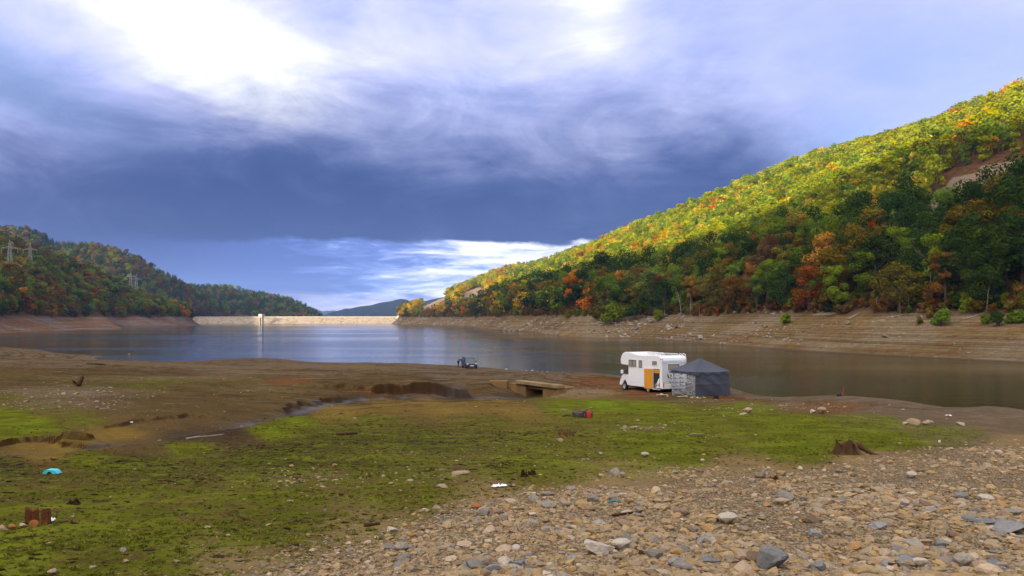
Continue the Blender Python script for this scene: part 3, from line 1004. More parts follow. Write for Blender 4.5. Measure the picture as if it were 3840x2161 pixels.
FMAT = mat('far_forest_shaded', (0.010, 0.014, 0.016), 1.0, var=0.5, scale=0.02, spec=0.0)  # near black: cloud shade on the far mountains is put into the colour
far_ridge('far_mountain', 'dark blue wooded mountain beyond the dam', 3300, [(1040, 1210), (1195, 1192), (1240, 1172), (1300, 1157), (1400, 1141), (1460, 1128), (1500, 1119), (1550, 1129), (1600, 1126), (1700, 1105), (1850, 1120), (2100, 1160)], 900, FMAT, 3)
far_ridge('far_mountain', 'pale blue distant mountain left of the dark one', 6300, [(900, 1160), (1100, 1150), (1170, 1152), (1210, 1166), (1250, 1162), (1290, 1168), (1400, 1172), (1700, 1165)], 1500, FMAT, 9)
# unseen mountain added behind the camera, its crest shaped to shade the near valley
SHADE = [(-1500, 900, 60), (-1240, 660, 150), (-1080, 500, 196), (-880, 310, 236), (-680, 200, 246), (-590, 0, 258), (-490, -300, 262), (-330, -420, 296), (-120, -620, 298), (150, -800, 296)]


def make_shade_mountain():
    rd = catmull(SHADE, 160)
    t = np.linspace(-1, 1, 40)
    V = []
    d = np.gradient(rd[:, :2], axis=0)
    d /= np.linalg.norm(d, axis=1, keepdims=True)
    for p, e in zip(rd, d):
        nx, ny = e[1], -e[0]
        for k in t:
            w = min(1.35 * max(p[2], 40), math.hypot(p[0], p[1]) - 190)
            side = k * w
            V.append((p[0] - nx * side, p[1] - ny * side, p[2] * (1 - abs(k)) - 4 * abs(k)))
    V = np.array(V)
    V[:, 2] += 5 * fbm(V[:, 0] * 0.02, V[:, 1] * 0.02, 4, 66)
    me = grid_mesh('mountain', V, len(rd), len(t), mat('shade_mountain_wood', (0.08, 0.075, 0.03), 1.0, var=0.6, scale=0.05, spec=0.0))
    tag(link('mountain', me), 'unseen mountain added to shade the near side of the valley', kind='structure')


make_shade_mountain()


# ------------------------------------------------------------------ trees
LEAF = dict(yellowgreen=(0.235, 0.250, 0.008), green=(0.125, 0.175, 0.008), darkgreen=(0.030, 0.055, 0.006), orange=(0.40, 0.155, 0.008), rust=(0.180, 0.070, 0.010),
            yellow=(0.42, 0.28, 0.012), olive=(0.130, 0.098, 0.008), conifer=(0.040, 0.085, 0.016), pale=(0.155, 0.185, 0.030), brown=(0.105, 0.058, 0.020))


def leaf_material(name, col):
    m = bpy.data.materials.new('leaves_' + name)
    m.use_nodes = True
    t = m.node_tree
    N = NT(t)
    t.nodes.clear()
    rnd = N.node('ShaderNodeObjectInfo').outputs['Random']
    pos = N.node('ShaderNodeNewGeometry').outputs['Position']
    n = N.noise(pos, 0.55, 3, 0.6)
    hsv = N.node('ShaderNodeHueSaturation')
    N.put(hsv.inputs['Hue'], N.lin(rnd, 0, 1, 0.482, 0.520))
    N.put(hsv.inputs['Saturation'], N.lin(rnd, 0, 1, 1.05, 0.95))
    N.put(hsv.inputs['Value'], N.mad(N.sub(n, 0.5), 0.9, N.lin(N.m('FRACT', N.mul(rnd, 7.31)), 0, 1, 0.72, 1.22)))
    hsv.inputs['Color'].default_value = (*col, 1)
    d = N.node('ShaderNodeBsdfDiffuse')
    tr = N.node('ShaderNodeBsdfTranslucent')
    t.links.new(hsv.outputs[0], d.inputs['Color'])
    t.links.new(hsv.outputs[0], tr.inputs['Color'])
    mx = N.node('ShaderNodeMixShader')
    mx.inputs[0].default_value = 0.22
    t.links.new(d.outputs[0], mx.inputs[1])
    t.links.new(tr.outputs[0], mx.inputs[2])
    out = N.node('ShaderNodeOutputMaterial')
    t.links.new(mx.outputs[0], out.inputs['Surface'])
    return m


LM = {k: leaf_material(k, v) for k, v in LEAF.items()}
BARK = mat('bark', (0.090, 0.070, 0.050), 0.95, var=0.4, scale=3, bump=0.6, bscale=12)
BARK_PALE = mat('bark_pale', (0.30, 0.26, 0.21), 0.9, var=0.3, scale=2, bump=0.4, bscale=10)


def crown_arrays(rng, shape, nleaf, leaf):
    """leaf-clump quads for a crown of unit height (0..1), returned as verts, faces"""
    lobes = []
    if shape == 'round':
        for _ in range(20):
            a, h = rng.uniform(0, 2 * math.pi), rng.uniform(0.20, 0.90)
            wmax = 0.33 * math.sin(min(1.0, (h - 0.04) / 0.92) * math.pi) ** 0.6
            rr = wmax * rng.uniform(0.35, 1.0)
            lobes.append((rr * math.cos(a), rr * math.sin(a), h, rng.uniform(0.095, 0.165)))
        lobes.append((0, 0, 0.86, 0.12))
    elif shape == 'tall':
        for _ in range(15):
            a, h = rng.uniform(0, 2 * math.pi), rng.uniform(0.14, 0.92)
            rr = 0.19 * math.sin(min(1.0, (h - 0.08) / 0.92) * math.pi) ** 0.5 * rng.uniform(0.3, 1.0)
            lobes.append((rr * math.cos(a), rr * math.sin(a), h, rng.uniform(0.075, 0.125)))
    elif shape == 'open':
        for _ in range(13):
            a, h = rng.uniform(0, 2 * math.pi), rng.uniform(0.38, 0.94)
            rr = 0.30 * rng.uniform(0.2, 1.0)
            lobes.append((rr * math.cos(a), rr * math.sin(a), h, rng.uniform(0.060, 0.115)))
    elif shape == 'bush':
        for _ in range(10):
            a, h = rng.uniform(0, 2 * math.pi), rng.uniform(0.20, 0.78)
            rr = 0.45 * rng.uniform(0.1, 1.0) * (1.1 - h * 0.7)
            lobes.append((rr * math.cos(a), rr * math.sin(a), h, rng.uniform(0.16, 0.27)))
    else:  # conifer
        for k in range(16):
            h = 0.12 + 0.84 * k / 15
            a = rng.uniform(0, 2 * math.pi)
            w = 0.20 * (1 - h) + 0.015
            for q in range(2 if h < 0.7 else 1):
                lobes.append((w * 0.6 * math.cos(a + q * 3.1), w * 0.6 * math.sin(a + q * 3.1), h, w * 0.62 + 0.012))
    lobes = np.array(lobes)
    wgt = lobes[:, 3] ** 2
    idx = rng.choice(len(lobes), nleaf, p=wgt / wgt.sum())
    d = rng.normal(size=(nleaf, 3))
    d /= np.linalg.norm(d, axis=1, keepdims=True)
    flat = 0.78 if shape != 'conifer' else 0.6
    rad = lobes[idx, 3] * rng.uniform(0.72, 1.10, nleaf)
    c = lobes[idx, :3] + d * rad[:, None] * np.array([1, 1, flat])
    nrm = d + rng.normal(size=(nleaf, 3)) * 0.42 + np.array([0, 0, 0.25])
    nrm /= np.linalg.norm(nrm, axis=1, keepdims=True)
    a = np.cross(nrm, rng.normal(size=(nleaf, 3)))
    a /= np.linalg.norm(a, axis=1, keepdims=True)
    b = np.cross(nrm, a)
    s = leaf * rng.uniform(0.6, 1.35, (nleaf, 1))
    a, b = a * s, b * s * rng.uniform(0.55, 1.0, (nleaf, 1))
    V = np.stack([c - a * 0.9, c - b, c + a, c + b * 0.9 + nrm * s * 0.25], 1).reshape(-1, 3)
    Fq = np.arange(nleaf * 4).reshape(-1, 4)
    return V, Fq


def quads_mesh(name, V, Fq, m):
    me = bpy.data.meshes.new(name)
    me.from_pydata(V.tolist(), [], Fq.tolist())
    me.materials.append(m)
    me.update()
    return me


def trunk_mb(rng, shape, h=1.0, n=7, r=0.022):
    mb = MB()
    lean = rng.uniform(-0.02, 0.02, 2)
    top = 0.72 if shape != 'conifer' else 0.95
    pts = [(0, 0, -0.06), (0, 0, 0.02), (lean[0] * 0.6, lean[1] * 0.6, 0.25), (lean[0] * 1.5, lean[1], 0.5), (lean[0] * 2, lean[1] * 2, top)]
    mb.path(pts, [r * 1.35, r, r * 0.8, r * 0.55, r * 0.2], n)
    if shape != 'conifer':
        for k in range(4):
            a = rng.uniform(0, 6.28); z0 = rng.uniform(0.28, 0.5)
            mb.path([(lean[0], lean[1], z0), (0.09 * math.cos(a), 0.09 * math.sin(a), z0 + 0.12), (0.19 * math.cos(a), 0.19 * math.sin(a), z0 + 0.24)], [r * 0.5, r * 0.34, r * 0.12], 5)
    return mb


KINDS_ = {  # leaf colour -> crown shapes
    'yellowgreen': ('round', 'tall'), 'green': ('round', 'tall'), 'darkgreen': ('round', 'round'), 'orange': ('round', 'open'), 'rust': ('round', 'open'), 'yellow': ('round', 'open'),
    'olive': ('round', 'tall'), 'conifer': ('conifer', 'conifer'), 'pale': ('tall', 'round'), 'brown': ('open', 'round')}
FAR_PROTO, FAR_ID = [], {}
NEAR_CROWN, NEAR_TRUNK = {}, {}
PROT = bpy.data.collections.new('prototypes')
for ci, (cn, shapes) in enumerate(KINDS_.items()):
    for k, sh in enumerate(shapes):
        rng = np.random.default_rng(100 + ci * 10 + k)
        V, Fq = crown_arrays(rng, sh, 420, 0.043)
        mb = trunk_mb(rng, sh, n=4)
        nv0 = len(mb.v)
        me = bpy.data.meshes.new('far_tree_' + cn)
        me.from_pydata(list(mb.v) + V.tolist(), [], list(mb.f) + (Fq + nv0).tolist())
        me.materials.append(BARK); me.materials.append(LM[cn])
        me.polygons.foreach_set('material_index', [0] * len(mb.f) + [1] * len(Fq))
        o = bpy.data.objects.new('far_tree_' + cn, me)
        PROT.objects.link(o)
        FAR_ID[(cn, k)] = len(FAR_PROTO)
        FAR_PROTO.append(o)
        for v in range(2):
            rng = np.random.default_rng(500 + ci * 10 + k * 3 + v)
            V, Fq = crown_arrays(rng, sh, 3200, 0.0185)
            NEAR_CROWN[(cn, k, v)] = quads_mesh('crown', V, Fq, LM[cn])
            tb = trunk_mb(rng, sh)
            me = bpy.data.meshes.new('trunk')
            me.from_pydata(tb.v, [], tb.f)
            me.materials.append(BARK)
            me.shade_smooth()
            NEAR_TRUNK[(cn, k, v)] = me


def scatter_object(name, label, P, rot, scl, pid, protos):
    """one object whose points carry copies of the prototype shapes (geometry nodes)"""
    me = bpy.data.meshes.new(name)
    me.vertices.add(len(P))
    me.vertices.foreach_set('co', np.ascontiguousarray(P, np.float32).ravel())
    set_attr(me, 'rot', rot, 'FLOAT_VECTOR')
    set_attr(me, 'scl', scl, 'FLOAT_VECTOR')
    set_attr(me, 'pid', pid, 'INT')
    o = link(name, me)
    tag(o, label, kind='stuff')
    g = bpy.data.node_groups.new('scatter_' + name, 'GeometryNodeTree')
    g.interface.new_socket('Geometry', in_out='INPUT', socket_type='NodeSocketGeometry')
    g.interface.new_socket('Geometry', in_out='OUTPUT', socket_type='NodeSocketGeometry')
    gi, go = g.nodes.new('NodeGroupInput'), g.nodes.new('NodeGroupOutput')
    jn = g.nodes.new('GeometryNodeJoinGeometry')
    def attr(nm, ty):
        n = g.nodes.new('GeometryNodeInputNamedAttribute')
        n.data_type = ty
        n.inputs['Name'].default_value = nm
        return next(s for s in n.outputs if s.enabled)
    a_r, a_s, a_p = attr('rot', 'FLOAT_VECTOR'), attr('scl', 'FLOAT_VECTOR'), attr('pid', 'INT')
    e2r = g.nodes.new('FunctionNodeEulerToRotation')
    g.links.new(a_r, e2r.inputs[0])
    for k in sorted(set(int(v) for v in np.unique(pid))):
        oi = g.nodes.new('GeometryNodeObjectInfo')
        oi.inputs['Object'].default_value = protos[k]
        oi.inputs['As Instance'].default_value = False
        gti = g.nodes.new('GeometryNodeGeometryToInstance')
        g.links.new(oi.outputs['Geometry'], gti.inputs[0])
        cmpn = g.nodes.new('FunctionNodeCompare')
        cmpn.data_type = 'INT'
        cmpn.operation = 'EQUAL'
        g.links.new(a_p, next(s for s in cmpn.inputs if s.enabled and s.identifier.startswith('A')))
        next(s for s in cmpn.inputs if s.enabled and s.identifier.startswith('B')).default_value = k
        ip = g.nodes.new('GeometryNodeInstanceOnPoints')
        g.links.new(gi.outputs[0], ip.inputs['Points'])
        g.links.new(cmpn.outputs[0], ip.inputs['Selection'])
        g.links.new(gti.outputs[0], ip.inputs['Instance'])
        g.links.new(e2r.outputs[0], ip.inputs['Rotation'])
        g.links.new(a_s, ip.inputs['Scale'])
        g.links.new(ip.outputs[0], jn.inputs[0])
    g.links.new(jn.outputs[0], go.inputs[0])
    md = o.modifiers.new('scatter', 'NODES')
    md.node_group = g
    return o


def plant(h, spacing, seed, t_max=1.12, keep=None):
    """tree positions over a hill, about one per spacing squared"""
    rng = np.random.default_rng(seed)
    L = np.hypot(h.s[:, 2] - h.s[:, 0], h.s[:, 3] - h.s[:, 1])
    mid = (h.s[:, :2] + h.s[:, 2:4]) / 2
    seg = np.hypot(*np.diff(mid, axis=0).T)
    area = seg * (L[:-1] + L[1:]) / 2 * t_max
    n = int(area.sum() / spacing ** 2)
    si = rng.choice(len(area), n, p=area / area.sum()) + rng.uniform(0, 1, n)
    t = rng.uniform(0, t_max, n)
    X, Y, Z, d, bw, tau = h.pts(si, t)
    ok = (d > bw * rng.uniform(0.92, 1.06, n))
    # thin out overlaps on a coarse grid
    cell = {}
    sel = np.zeros(n, bool)
    q = spacing * 0.72
    for i in np.nonzero(ok)[0]:
        key = (int(X[i] // q), int(Y[i] // q))
        if key in cell: continue
        cell[key] = 1
        sel[i] = True
    px, py = to_px(X, Y, Z)
    sel &= (px > -250) & (px < 4150) & (Y > 60)
    if keep is not None: sel &= keep(X, Y, Z, px, py)
    return X[sel], Y[sel], Z[sel], px[sel], py[sel], d[sel] - bw[sel]


NAMES = list(KINDS_)


def pick(rng, w):
    """w: (n, len(NAMES)) weights -> colour index"""
    c = np.cumsum(w, 1)
    u = rng.uniform(0, 1, len(w)) * c[:, -1]
    return (u[:, None] > c).sum(1)


def W(n, **kw):
    w = np.zeros((n, len(NAMES)))
    for k, v in kw.items(): w[:, NAMES.index(k)] = v
    return w


def clear_of_rock(X, Y, Z, px, py):
    bad = right_rock(X, Y, Z) > 0.5
    for k, P in enumerate(SCREES):
        near = (Y > 190) if k == 0 else (Y > 850)
        for up in ((12, 26, 40, 54, 68) if k == 0 else (20, 42, 64)):
            bad |= in_poly(px, py - up * 620.0 / np.maximum(Y, 200), P) & near
    return ~bad


# right hill
X, Y, Z, px, py, off = plant(RIGHT, 6.9, 5, keep=lambda X, Y, Z, px, py: clear_of_rock(X, Y, Z, px, py))
rng = np.random.default_rng(77)
n = len(X)
f1, f2, f3 = fbm(X * 0.02, Y * 0.02, 3, 71), fbm(X * 0.03, Y * 0.03, 3, 72), fbm(X * 0.016, Y * 0.016, 3, 73)
upper = sst((py - np.interp(px, [1500, 2000, 2600, 3000, 3400, 3840], [1180, 1105, 1040, 950, 860, 745])) * -1, -60, 60)     # follows the hill's shadow line: its shade is put into the lower leaf colours
near_edge = np.exp(-np.maximum(off, 0) / 16.0)
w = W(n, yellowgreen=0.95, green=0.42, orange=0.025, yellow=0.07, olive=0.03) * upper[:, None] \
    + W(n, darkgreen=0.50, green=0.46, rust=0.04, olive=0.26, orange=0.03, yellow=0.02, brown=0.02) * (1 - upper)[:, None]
hot = sst(f1, 0.28, 0.55)
w += W(n, orange=0.6, yellow=0.5, rust=0.10) * (hot * (0.35 + 0.5 * upper))[:, None]
w += W(n, rust=0.26, brown=0.14, olive=0.35, orange=0.12) * (near_edge * (0.35 + 0.6 * (f2 > 0)))[:, None]
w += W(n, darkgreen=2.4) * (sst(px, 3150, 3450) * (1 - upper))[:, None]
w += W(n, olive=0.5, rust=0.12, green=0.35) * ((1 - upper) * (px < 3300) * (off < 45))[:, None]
w += W(n, conifer=3.0) * ((px > 1880) & (px < 2140) & (py < 1090) & (f2 > -0.3))[:, None]
w += W(n, conifer=1.6) * ((px > 2500) & (px < 2800) & (py < 960) & (py > 850) & (f3 > 0.1))[:, None]
w += W(n, pale=1.2) * ((px > 2330) & (px < 2500) & (off < 30))[:, None]
w += W(n, yellow=0.9, orange=0.5) * ((px < 1900) & (f1 > -0.1))[:, None]
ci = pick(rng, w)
hgt = rng.uniform(8.5, 15.5, n) * (1 + 0.10 * f3) * np.where(ci == NAMES.index('darkgreen'), 1.12, 1.0) * (0.86 + 0.14 * sst(off, 0, 25)) * (1 + 0.42 * (1 - upper))
wid = rng.uniform(0.85, 1.2, n)
rz = rng.uniform(0, 6.28, n)
kk = rng.integers(0, 2, n)
size_px = hgt * F_PX / Y
vis = (px > -40) & (px < 3900) & (off < 75)
order = np.argsort(-size_px * vis)
NEAR_N = 268
near_i = order[:NEAR_N]
TREE_WORD = {'yellowgreen': 'yellow green', 'green': 'mid green', 'darkgreen': 'dense dark green', 'orange': 'bright orange', 'rust': 'rusty brown', 'yellow': 'golden yellow', 'olive': 'olive brown', 'conifer': 'dark conifer', 'pale': 'pale green', 'brown': 'thin brownish'}
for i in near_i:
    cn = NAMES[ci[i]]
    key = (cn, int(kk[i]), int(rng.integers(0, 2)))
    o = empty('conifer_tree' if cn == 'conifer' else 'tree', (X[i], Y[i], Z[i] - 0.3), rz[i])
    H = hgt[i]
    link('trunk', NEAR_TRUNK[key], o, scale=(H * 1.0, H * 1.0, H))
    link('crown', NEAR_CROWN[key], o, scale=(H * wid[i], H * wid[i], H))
    if off[i] < 9: where = 'front row'
    elif off[i] < 32: where = 'second row'
    else: where = 'upper rows'
    side = ''
    for lim, word in ((3640, 'behind the leaning bare tree'), (3420, 'left of the leaning bare tree'), (3200, 'above the slanting log'), (3000, 'right of the lone round bush'), (2850, 'above the lone round bush'),
                      (2700, 'above the stony bank'), (2560, 'above the tent'), (2430, 'above the motorhome roof'), (2280, 'above the willow bush'), (0, 'towards the dam')):
        if px[i] > lim:
            side = word
            break
    big = 'tall ' if H > 14.2 else 'low ' if H < 11 else ''
    tag(o, f'{big}{TREE_WORD[cn]} tree, {where}, {side}', 'tree', f'{big}{TREE_WORD[cn]} trees, {where}, {side}')
rest = np.ones(n, bool)
rest[near_i] = False


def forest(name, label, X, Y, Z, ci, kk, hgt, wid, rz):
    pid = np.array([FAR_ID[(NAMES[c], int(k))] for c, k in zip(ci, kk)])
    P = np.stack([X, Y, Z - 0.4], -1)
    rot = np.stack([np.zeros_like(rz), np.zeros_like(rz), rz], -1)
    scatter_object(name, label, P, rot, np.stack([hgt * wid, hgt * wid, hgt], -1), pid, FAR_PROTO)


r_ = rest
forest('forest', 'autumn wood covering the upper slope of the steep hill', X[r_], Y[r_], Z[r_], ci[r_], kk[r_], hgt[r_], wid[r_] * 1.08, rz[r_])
print('right trees', n)


UNDER_P = []
for cn in ('rust', 'olive', 'brown', 'green', 'darkgreen'):
    V, Fq = crown_arrays(np.random.default_rng(800 + len(UNDER_P)), 'bush', 420, 0.075)
    o = bpy.data.objects.new('shrub', quads_mesh('shrub', V, Fq, LM[cn])); PROT.objects.link(o); UNDER_P.append(o)
rng = np.random.default_rng(55)
m_ = 5200
si = rng.uniform(0, RIGHT.nu - 1.01, m_)
dm = RIGHT.bank + rng.gamma(1.6, 9.0, m_) - 3.0
Lr = np.hypot(RIGHT.s[:, 2] - RIGHT.s[:, 0], RIGHT.s[:, 3] - RIGHT.s[:, 1])
ux, uy, uz, ud, ub, ut = RIGHT.pts(si, dm / Lr[si.astype(int)])
upx, upy = to_px(ux, uy, uz)
k_ = (uy > 80) & (upx > 1500) & (upx < 4050)
ux, uy, uz, upx = ux[k_], uy[k_], uz[k_], upx[k_]
us = rng.uniform(1.6, 4.6, len(ux))
scatter_object('undergrowth', 'rusty and green undergrowth along the edge of the wood', np.stack([ux, uy, uz - 0.1], -1), np.stack([us * 0, us * 0, rng.uniform(0, 6.28, len(ux))], -1),
               np.stack([us * 0.9, us * 0.9, us], -1), rng.choice(5, len(ux), p=[.32, .24, .18, .14, .12]), UNDER_P)


def left_forest(h, name, label, spacing, seed, mode, hs=(9, 14)):
    X, Y, Z, px, py, off = plant(h, spacing, seed, keep=None)
    rng = np.random.default_rng(seed + 1)
    n = len(X)
    f1, f2 = fbm(X * 0.012, Y * 0.012, 3, seed + 5), fbm(X * 0.02, Y * 0.02, 3, seed + 9)
    if mode == 'front':
        w = W(n, green=0.62, olive=0.42, rust=0.09, orange=0.04, darkgreen=0.34, brown=0.05)
        w += W(n, rust=0.32, orange=0.38, olive=0.45) * (sst(f1, -0.05, 0.3) * np.exp(-np.maximum(off - 30, 0) / 60))[:, None]
        w += W(n, rust=0.4, brown=0.3) * sst(f2, 0.3, 0.5)[:, None]
    elif mode == 'mid':
        w = W(n, green=0.42, olive=0.30, darkgreen=0.3, rust=0.14, conifer=0.1, brown=0.08)
        w += W(n, conifer=3.5) * (((px > 150) & (px < 330) & (py < 960)) | ((px > 620) & (px < 760)))[:, None]
        w += W(n, rust=0.22, brown=0.2, olive=0.2) * sst(f1, 0.1, 0.4)[:, None]
    else:
        w = W(n, darkgreen=0.4, conifer=0.45, green=0.25, olive=0.15, rust=0.07)
    ci = pick(rng, w)
    forest(name, label, X, Y, Z, ci, rng.integers(0, 2, n), rng.uniform(*hs, n), rng.uniform(1.0, 1.35, n), rng.uniform(0, 6.28, n))
    print(name, n)


left_forest(LEFT, 'forest', 'orange and green wood above the reddish bank', 6.2, 300, 'front', (9, 14))
left_forest(MIDL, 'forest', 'mixed wood on the higher hill behind the pylons', 7.0, 400, 'mid', (9, 14))
left_forest(FARL, 'forest', 'dark green wood on the round hill beside the dam', 7.5, 500, 'far', (9, 14))


# ------------------------------------------------------------------ dam, intake tower, lamps, gate house
DAM_Y0, DAM_Y1, DAM_X0, DAM_X1, DAM_Z = 1296.0, 1316.0, -560.0, -178.0, 10.1


def make_dam():
    root = empty('dam', ((DAM_X0 + DAM_X1) / 2, 1300, 0))
    tag(root, 'long low rockfill dam closing the lake', 'dam')
    ox, oy = root.location.x, root.location.y
    nx, nt = 420, 30
    xs = np.linspace(DAM_X0, DAM_X1, nx)
    t = np.linspace(-0.15, 1, nt)
    Xg, Tg = np.meshgrid(xs, t, indexing='ij')
    Xr, Tr = Xg.ravel(), Tg.ravel()
    V = np.stack([Xr - ox, DAM_Y0 + (DAM_Y1 - DAM_Y0) * Tr - oy, DAM_Z * Tr], -1)
    V[:, 1] += 0.8 * fbm(Xr * 0.9, Tr * 22, 3, 5)
    V[:, 2] += 0.5 * fbm(Xr * 0.8, Tr * 20, 3, 15)
    m = mat('riprap', (0.29, 0.235, 0.165), 0.95, var=0.85, scale=0.55, bump=1.0, bscale=1.2, second=(0.20, 0.155, 0.10))
    me = grid_mesh('rock_face', V, nx, nt, m, smooth=False)
    link('rock_face', me, root)
    pale = mat('dam_concrete', (0.40, 0.35, 0.27), 0.9, var=0.2, scale=0.3)
    mb = MB(); mb.box((0, DAM_Y1 - oy + 3.5, DAM_Z - 0.6), (DAM_X1 - DAM_X0, 7.0, 1.6)); mb.build('crest_road', pale, root)
    mb = MB(); mb.box((0, DAM_Y1 - oy - 0.1, DAM_Z + 0.75), (DAM_X1 - DAM_X0, 0.4, 1.1)); mb.build('parapet', pale, root)
    mb = MB(); mb.put([(DAM_X0 - ox, DAM_Y1 + 7 - oy, DAM_Z), (DAM_X1 - ox, DAM_Y1 + 7 - oy, DAM_Z), (DAM_X1 - ox, DAM_Y1 + 40 - oy, -12), (DAM_X0 - ox, DAM_Y1 + 40 - oy, -12)], [(0, 1, 2, 3)])
    mb.build('back_slope', m, root)


make_dam()


def make_intake_tower():
    Y = 1283.0
    X = (980 - CX) / F_PX * Y
    root = empty('intake_tower', (X, Y, 0), R(-20))
    tag(root, 'small white intake tower on dark legs in front of the dam', 'tower')
    wall = mat('tower_plaster', (0.62, 0.58, 0.52), 0.85, var=0.1, scale=0.5)
    conc = mat('tower_concrete', (0.36, 0.31, 0.25), 0.9, var=0.2, scale=0.4)
    dark = mat('tower_shaft', (0.035, 0.028, 0.026), 0.9)
    glass = mat('tower_glass', (0.05, 0.045, 0.055), 0.2)
    mb = MB(); mb.box((0, 0, 12.6), (6.6, 6.6, 5.2)); h = mb.build('house', wall, root)
    mb = MB(); mb.box((0, 0, 15.35), (7.2, 7.2, 0.3)); mb.build('roof', conc, root)
    for fx in range(4):
        for fz in (11.6, 13.7):
            mb = MB(); mb.box((-2.2 + fx * 1.45, -3.33, fz), (0.95, 0.08, 1.3)); mb.build('window', glass, root)
            mb = MB(); mb.box((3.33, -2.2 + fx * 1.45, fz), (0.08, 0.95, 1.3)); mb.build('window', glass, root)
    for sx in (-1, 1):
        mb = MB(); mb.box((sx * 2.15, 0, 4.5), (1.5, 4.4, 11.2)); mb.build('leg', conc, root)
    mb = MB(); mb.box((0, 0.4, 4.5), (2.8, 3.2, 11.0)); mb.build('shaft', dark, root)
    for z in (2.2, 7.4):
        mb = MB(); mb.box((0, -1.75, z), (2.9, 0.5, 0.4)); mb.build('brace', conc, root)
    mb = MB(); mb.box((0, 17.5, 10.2), (2.2, 28, 0.5))
    mb.build('footbridge', conc, root)


make_intake_tower()


def make_gate_house():
    Y = 1300.0
    root = empty('gate_house', ((1497 - CX) / F_PX * Y, Y, DAM_Z - 1.0))
    tag(root, 'small white flat roofed house at the right end of the dam', 'house')
    w = mat('house_white', (0.78, 0.74, 0.66), 0.85, var=0.06)
    mb = MB(); mb.box((0, 0, 1.4), (6.4, 5.0, 4.2)); mb.build('wall', w, root)
    mb = MB(); mb.box((0, 0, 3.65), (7.0, 5.6, 0.3)); mb.build('roof', mat('house_roof', (0.55, 0.5, 0.44), 0.8), root)
    mb = MB(); mb.box((-1.2, -2.52, 1.4), (0.9, 0.06, 1.9)); mb.build('door', mat('house_door', (0.12, 0.09, 0.07), 0.6), root)
    mb = MB(); mb.box((1.5, -2.52, 1.7), (1.3, 0.06, 1.0)); mb.build('window', mat('tower_glass', (0.05, 0.045, 0.055), 0.2), root)
    wall = empty('boundary_wall', ((1540 - CX) / F_PX * Y, Y + 2, DAM_Z - 0.6))
    mb = MB()
    for k in range(9):
        mb.box((-7 + k * 1.75, 0.25 * math.sin(k), 0.45 + 0.08 * (k % 2)), (1.72, 0.5, 1.9))
    o = mb.build('boundary_wall_stones', w)
    bpy.data.objects.remove(wall)
    o.name = 'boundary_wall'
    o.location = ((1535 - CX) / F_PX * Y, Y + 2, DAM_Z - 0.8)
    tag(o, 'low pale wall running from the gate house into the trees', 'wall')


make_gate_house()
LAMP_M = mat('lamp_metal', (0.30, 0.29, 0.28), 0.5, metal=0.6)


def make_lamps():
    proto = None
    for k in range(13):
        px = 1475 - k * 48.2
        x = (px - CX) / F_PX * 1320.0
        if proto is None:
            o = empty('street_lamp', (x, 1320.0, DAM_Z))
            mb = MB(); mb.tube((0, 0, 0), (0, 0, 4.2), 0.14, 0.09, 6); mb.build('pole', LAMP_M, o)
            mb = MB(); mb.path([(0, 0, 4.2), (0.15, -0.4, 4.5), (0.2, -0.9, 4.55)], [0.07, 0.06, 0.06], 5); mb.build('arm', LAMP_M, o)
            mb = MB(); mb.box((0.2, -1.1, 4.52), (0.28, 0.6, 0.16)); mb.build('lamp_head', LAMP_M, o)
            proto = o
        else:
            o = proto.copy(); COL.objects.link(o); o.location.x = x
            for c in list(proto.children):
                q = c.copy(); COL.objects.link(q); q.parent = o
        nth = ['first', 'second', 'third', 'fourth', 'fifth', 'sixth', 'seventh', 'eighth', 'ninth', 'tenth', 'eleventh', 'twelfth', 'thirteenth'][k]
        tag(o, f'thin street lamp on the dam crest, {nth} from the white gate house', 'street lamp', 'street lamps along the dam crest')


make_lamps()

# ------------------------------------------------------------------ power pylons on the left hills
STEEL = mat('pylon_steel', (0.30, 0.30, 0.30), 0.6, metal=0.0, var=0.1)


def pylon_mesh_parts():
    H = 30.0
    body, arms, ins = MB(), MB(), MB()
    def half(z): return 2.5 - 1.7 * min(z / 23.0, 1.0)
    lv = np.linspace(0, 24, 12)
    for sx in (-1, 1):
        for sy in (-1, 1):
            body.path([(sx * half(z), sy * half(z), z) for z in lv] + [(0, 0, H)], [0.12] * 12 + [0.05], 4)
    for a, b in zip(lv, lv[1:]):
        for s in (-1, 1):
            body.tube((-half(a), s * half(a), a), (half(b), s * half(b), b), 0.05, n=3)
            body.tube((half(a), s * half(a), a), (-half(b), s * half(b), b), 0.05, n=3)
            body.tube((s * half(a), -half(a), a), (s * half(b), half(b), b), 0.05, n=3)
            body.tube((s * half(a), half(a), a), (s * half(b), -half(b), b), 0.05, n=3)
    for s in (-1, 1):
        for y in (-0.7, 0.7):
            arms.tube((s * 0.8, y, 22.6), (s * 6.4, 0, 22.4), 0.11, n=4)
            arms.tube((s * 0.7, y, 24.0), (s * 6.4, 0, 22.5), 0.10, n=4)
        for k in range(1, 5):
            x = 0.8 + 5.6 * k / 5
            arms.tube((s * x, 0, 22.5), (s * (x + 0.6), 0, 23.9 - 1.4 * k / 5), 0.06, n=3)
        ins.tube((s * 6.3, 0, 22.4), (s * 6.3, 0, 18.6), 0.12, n=5)
    return body, arms, ins


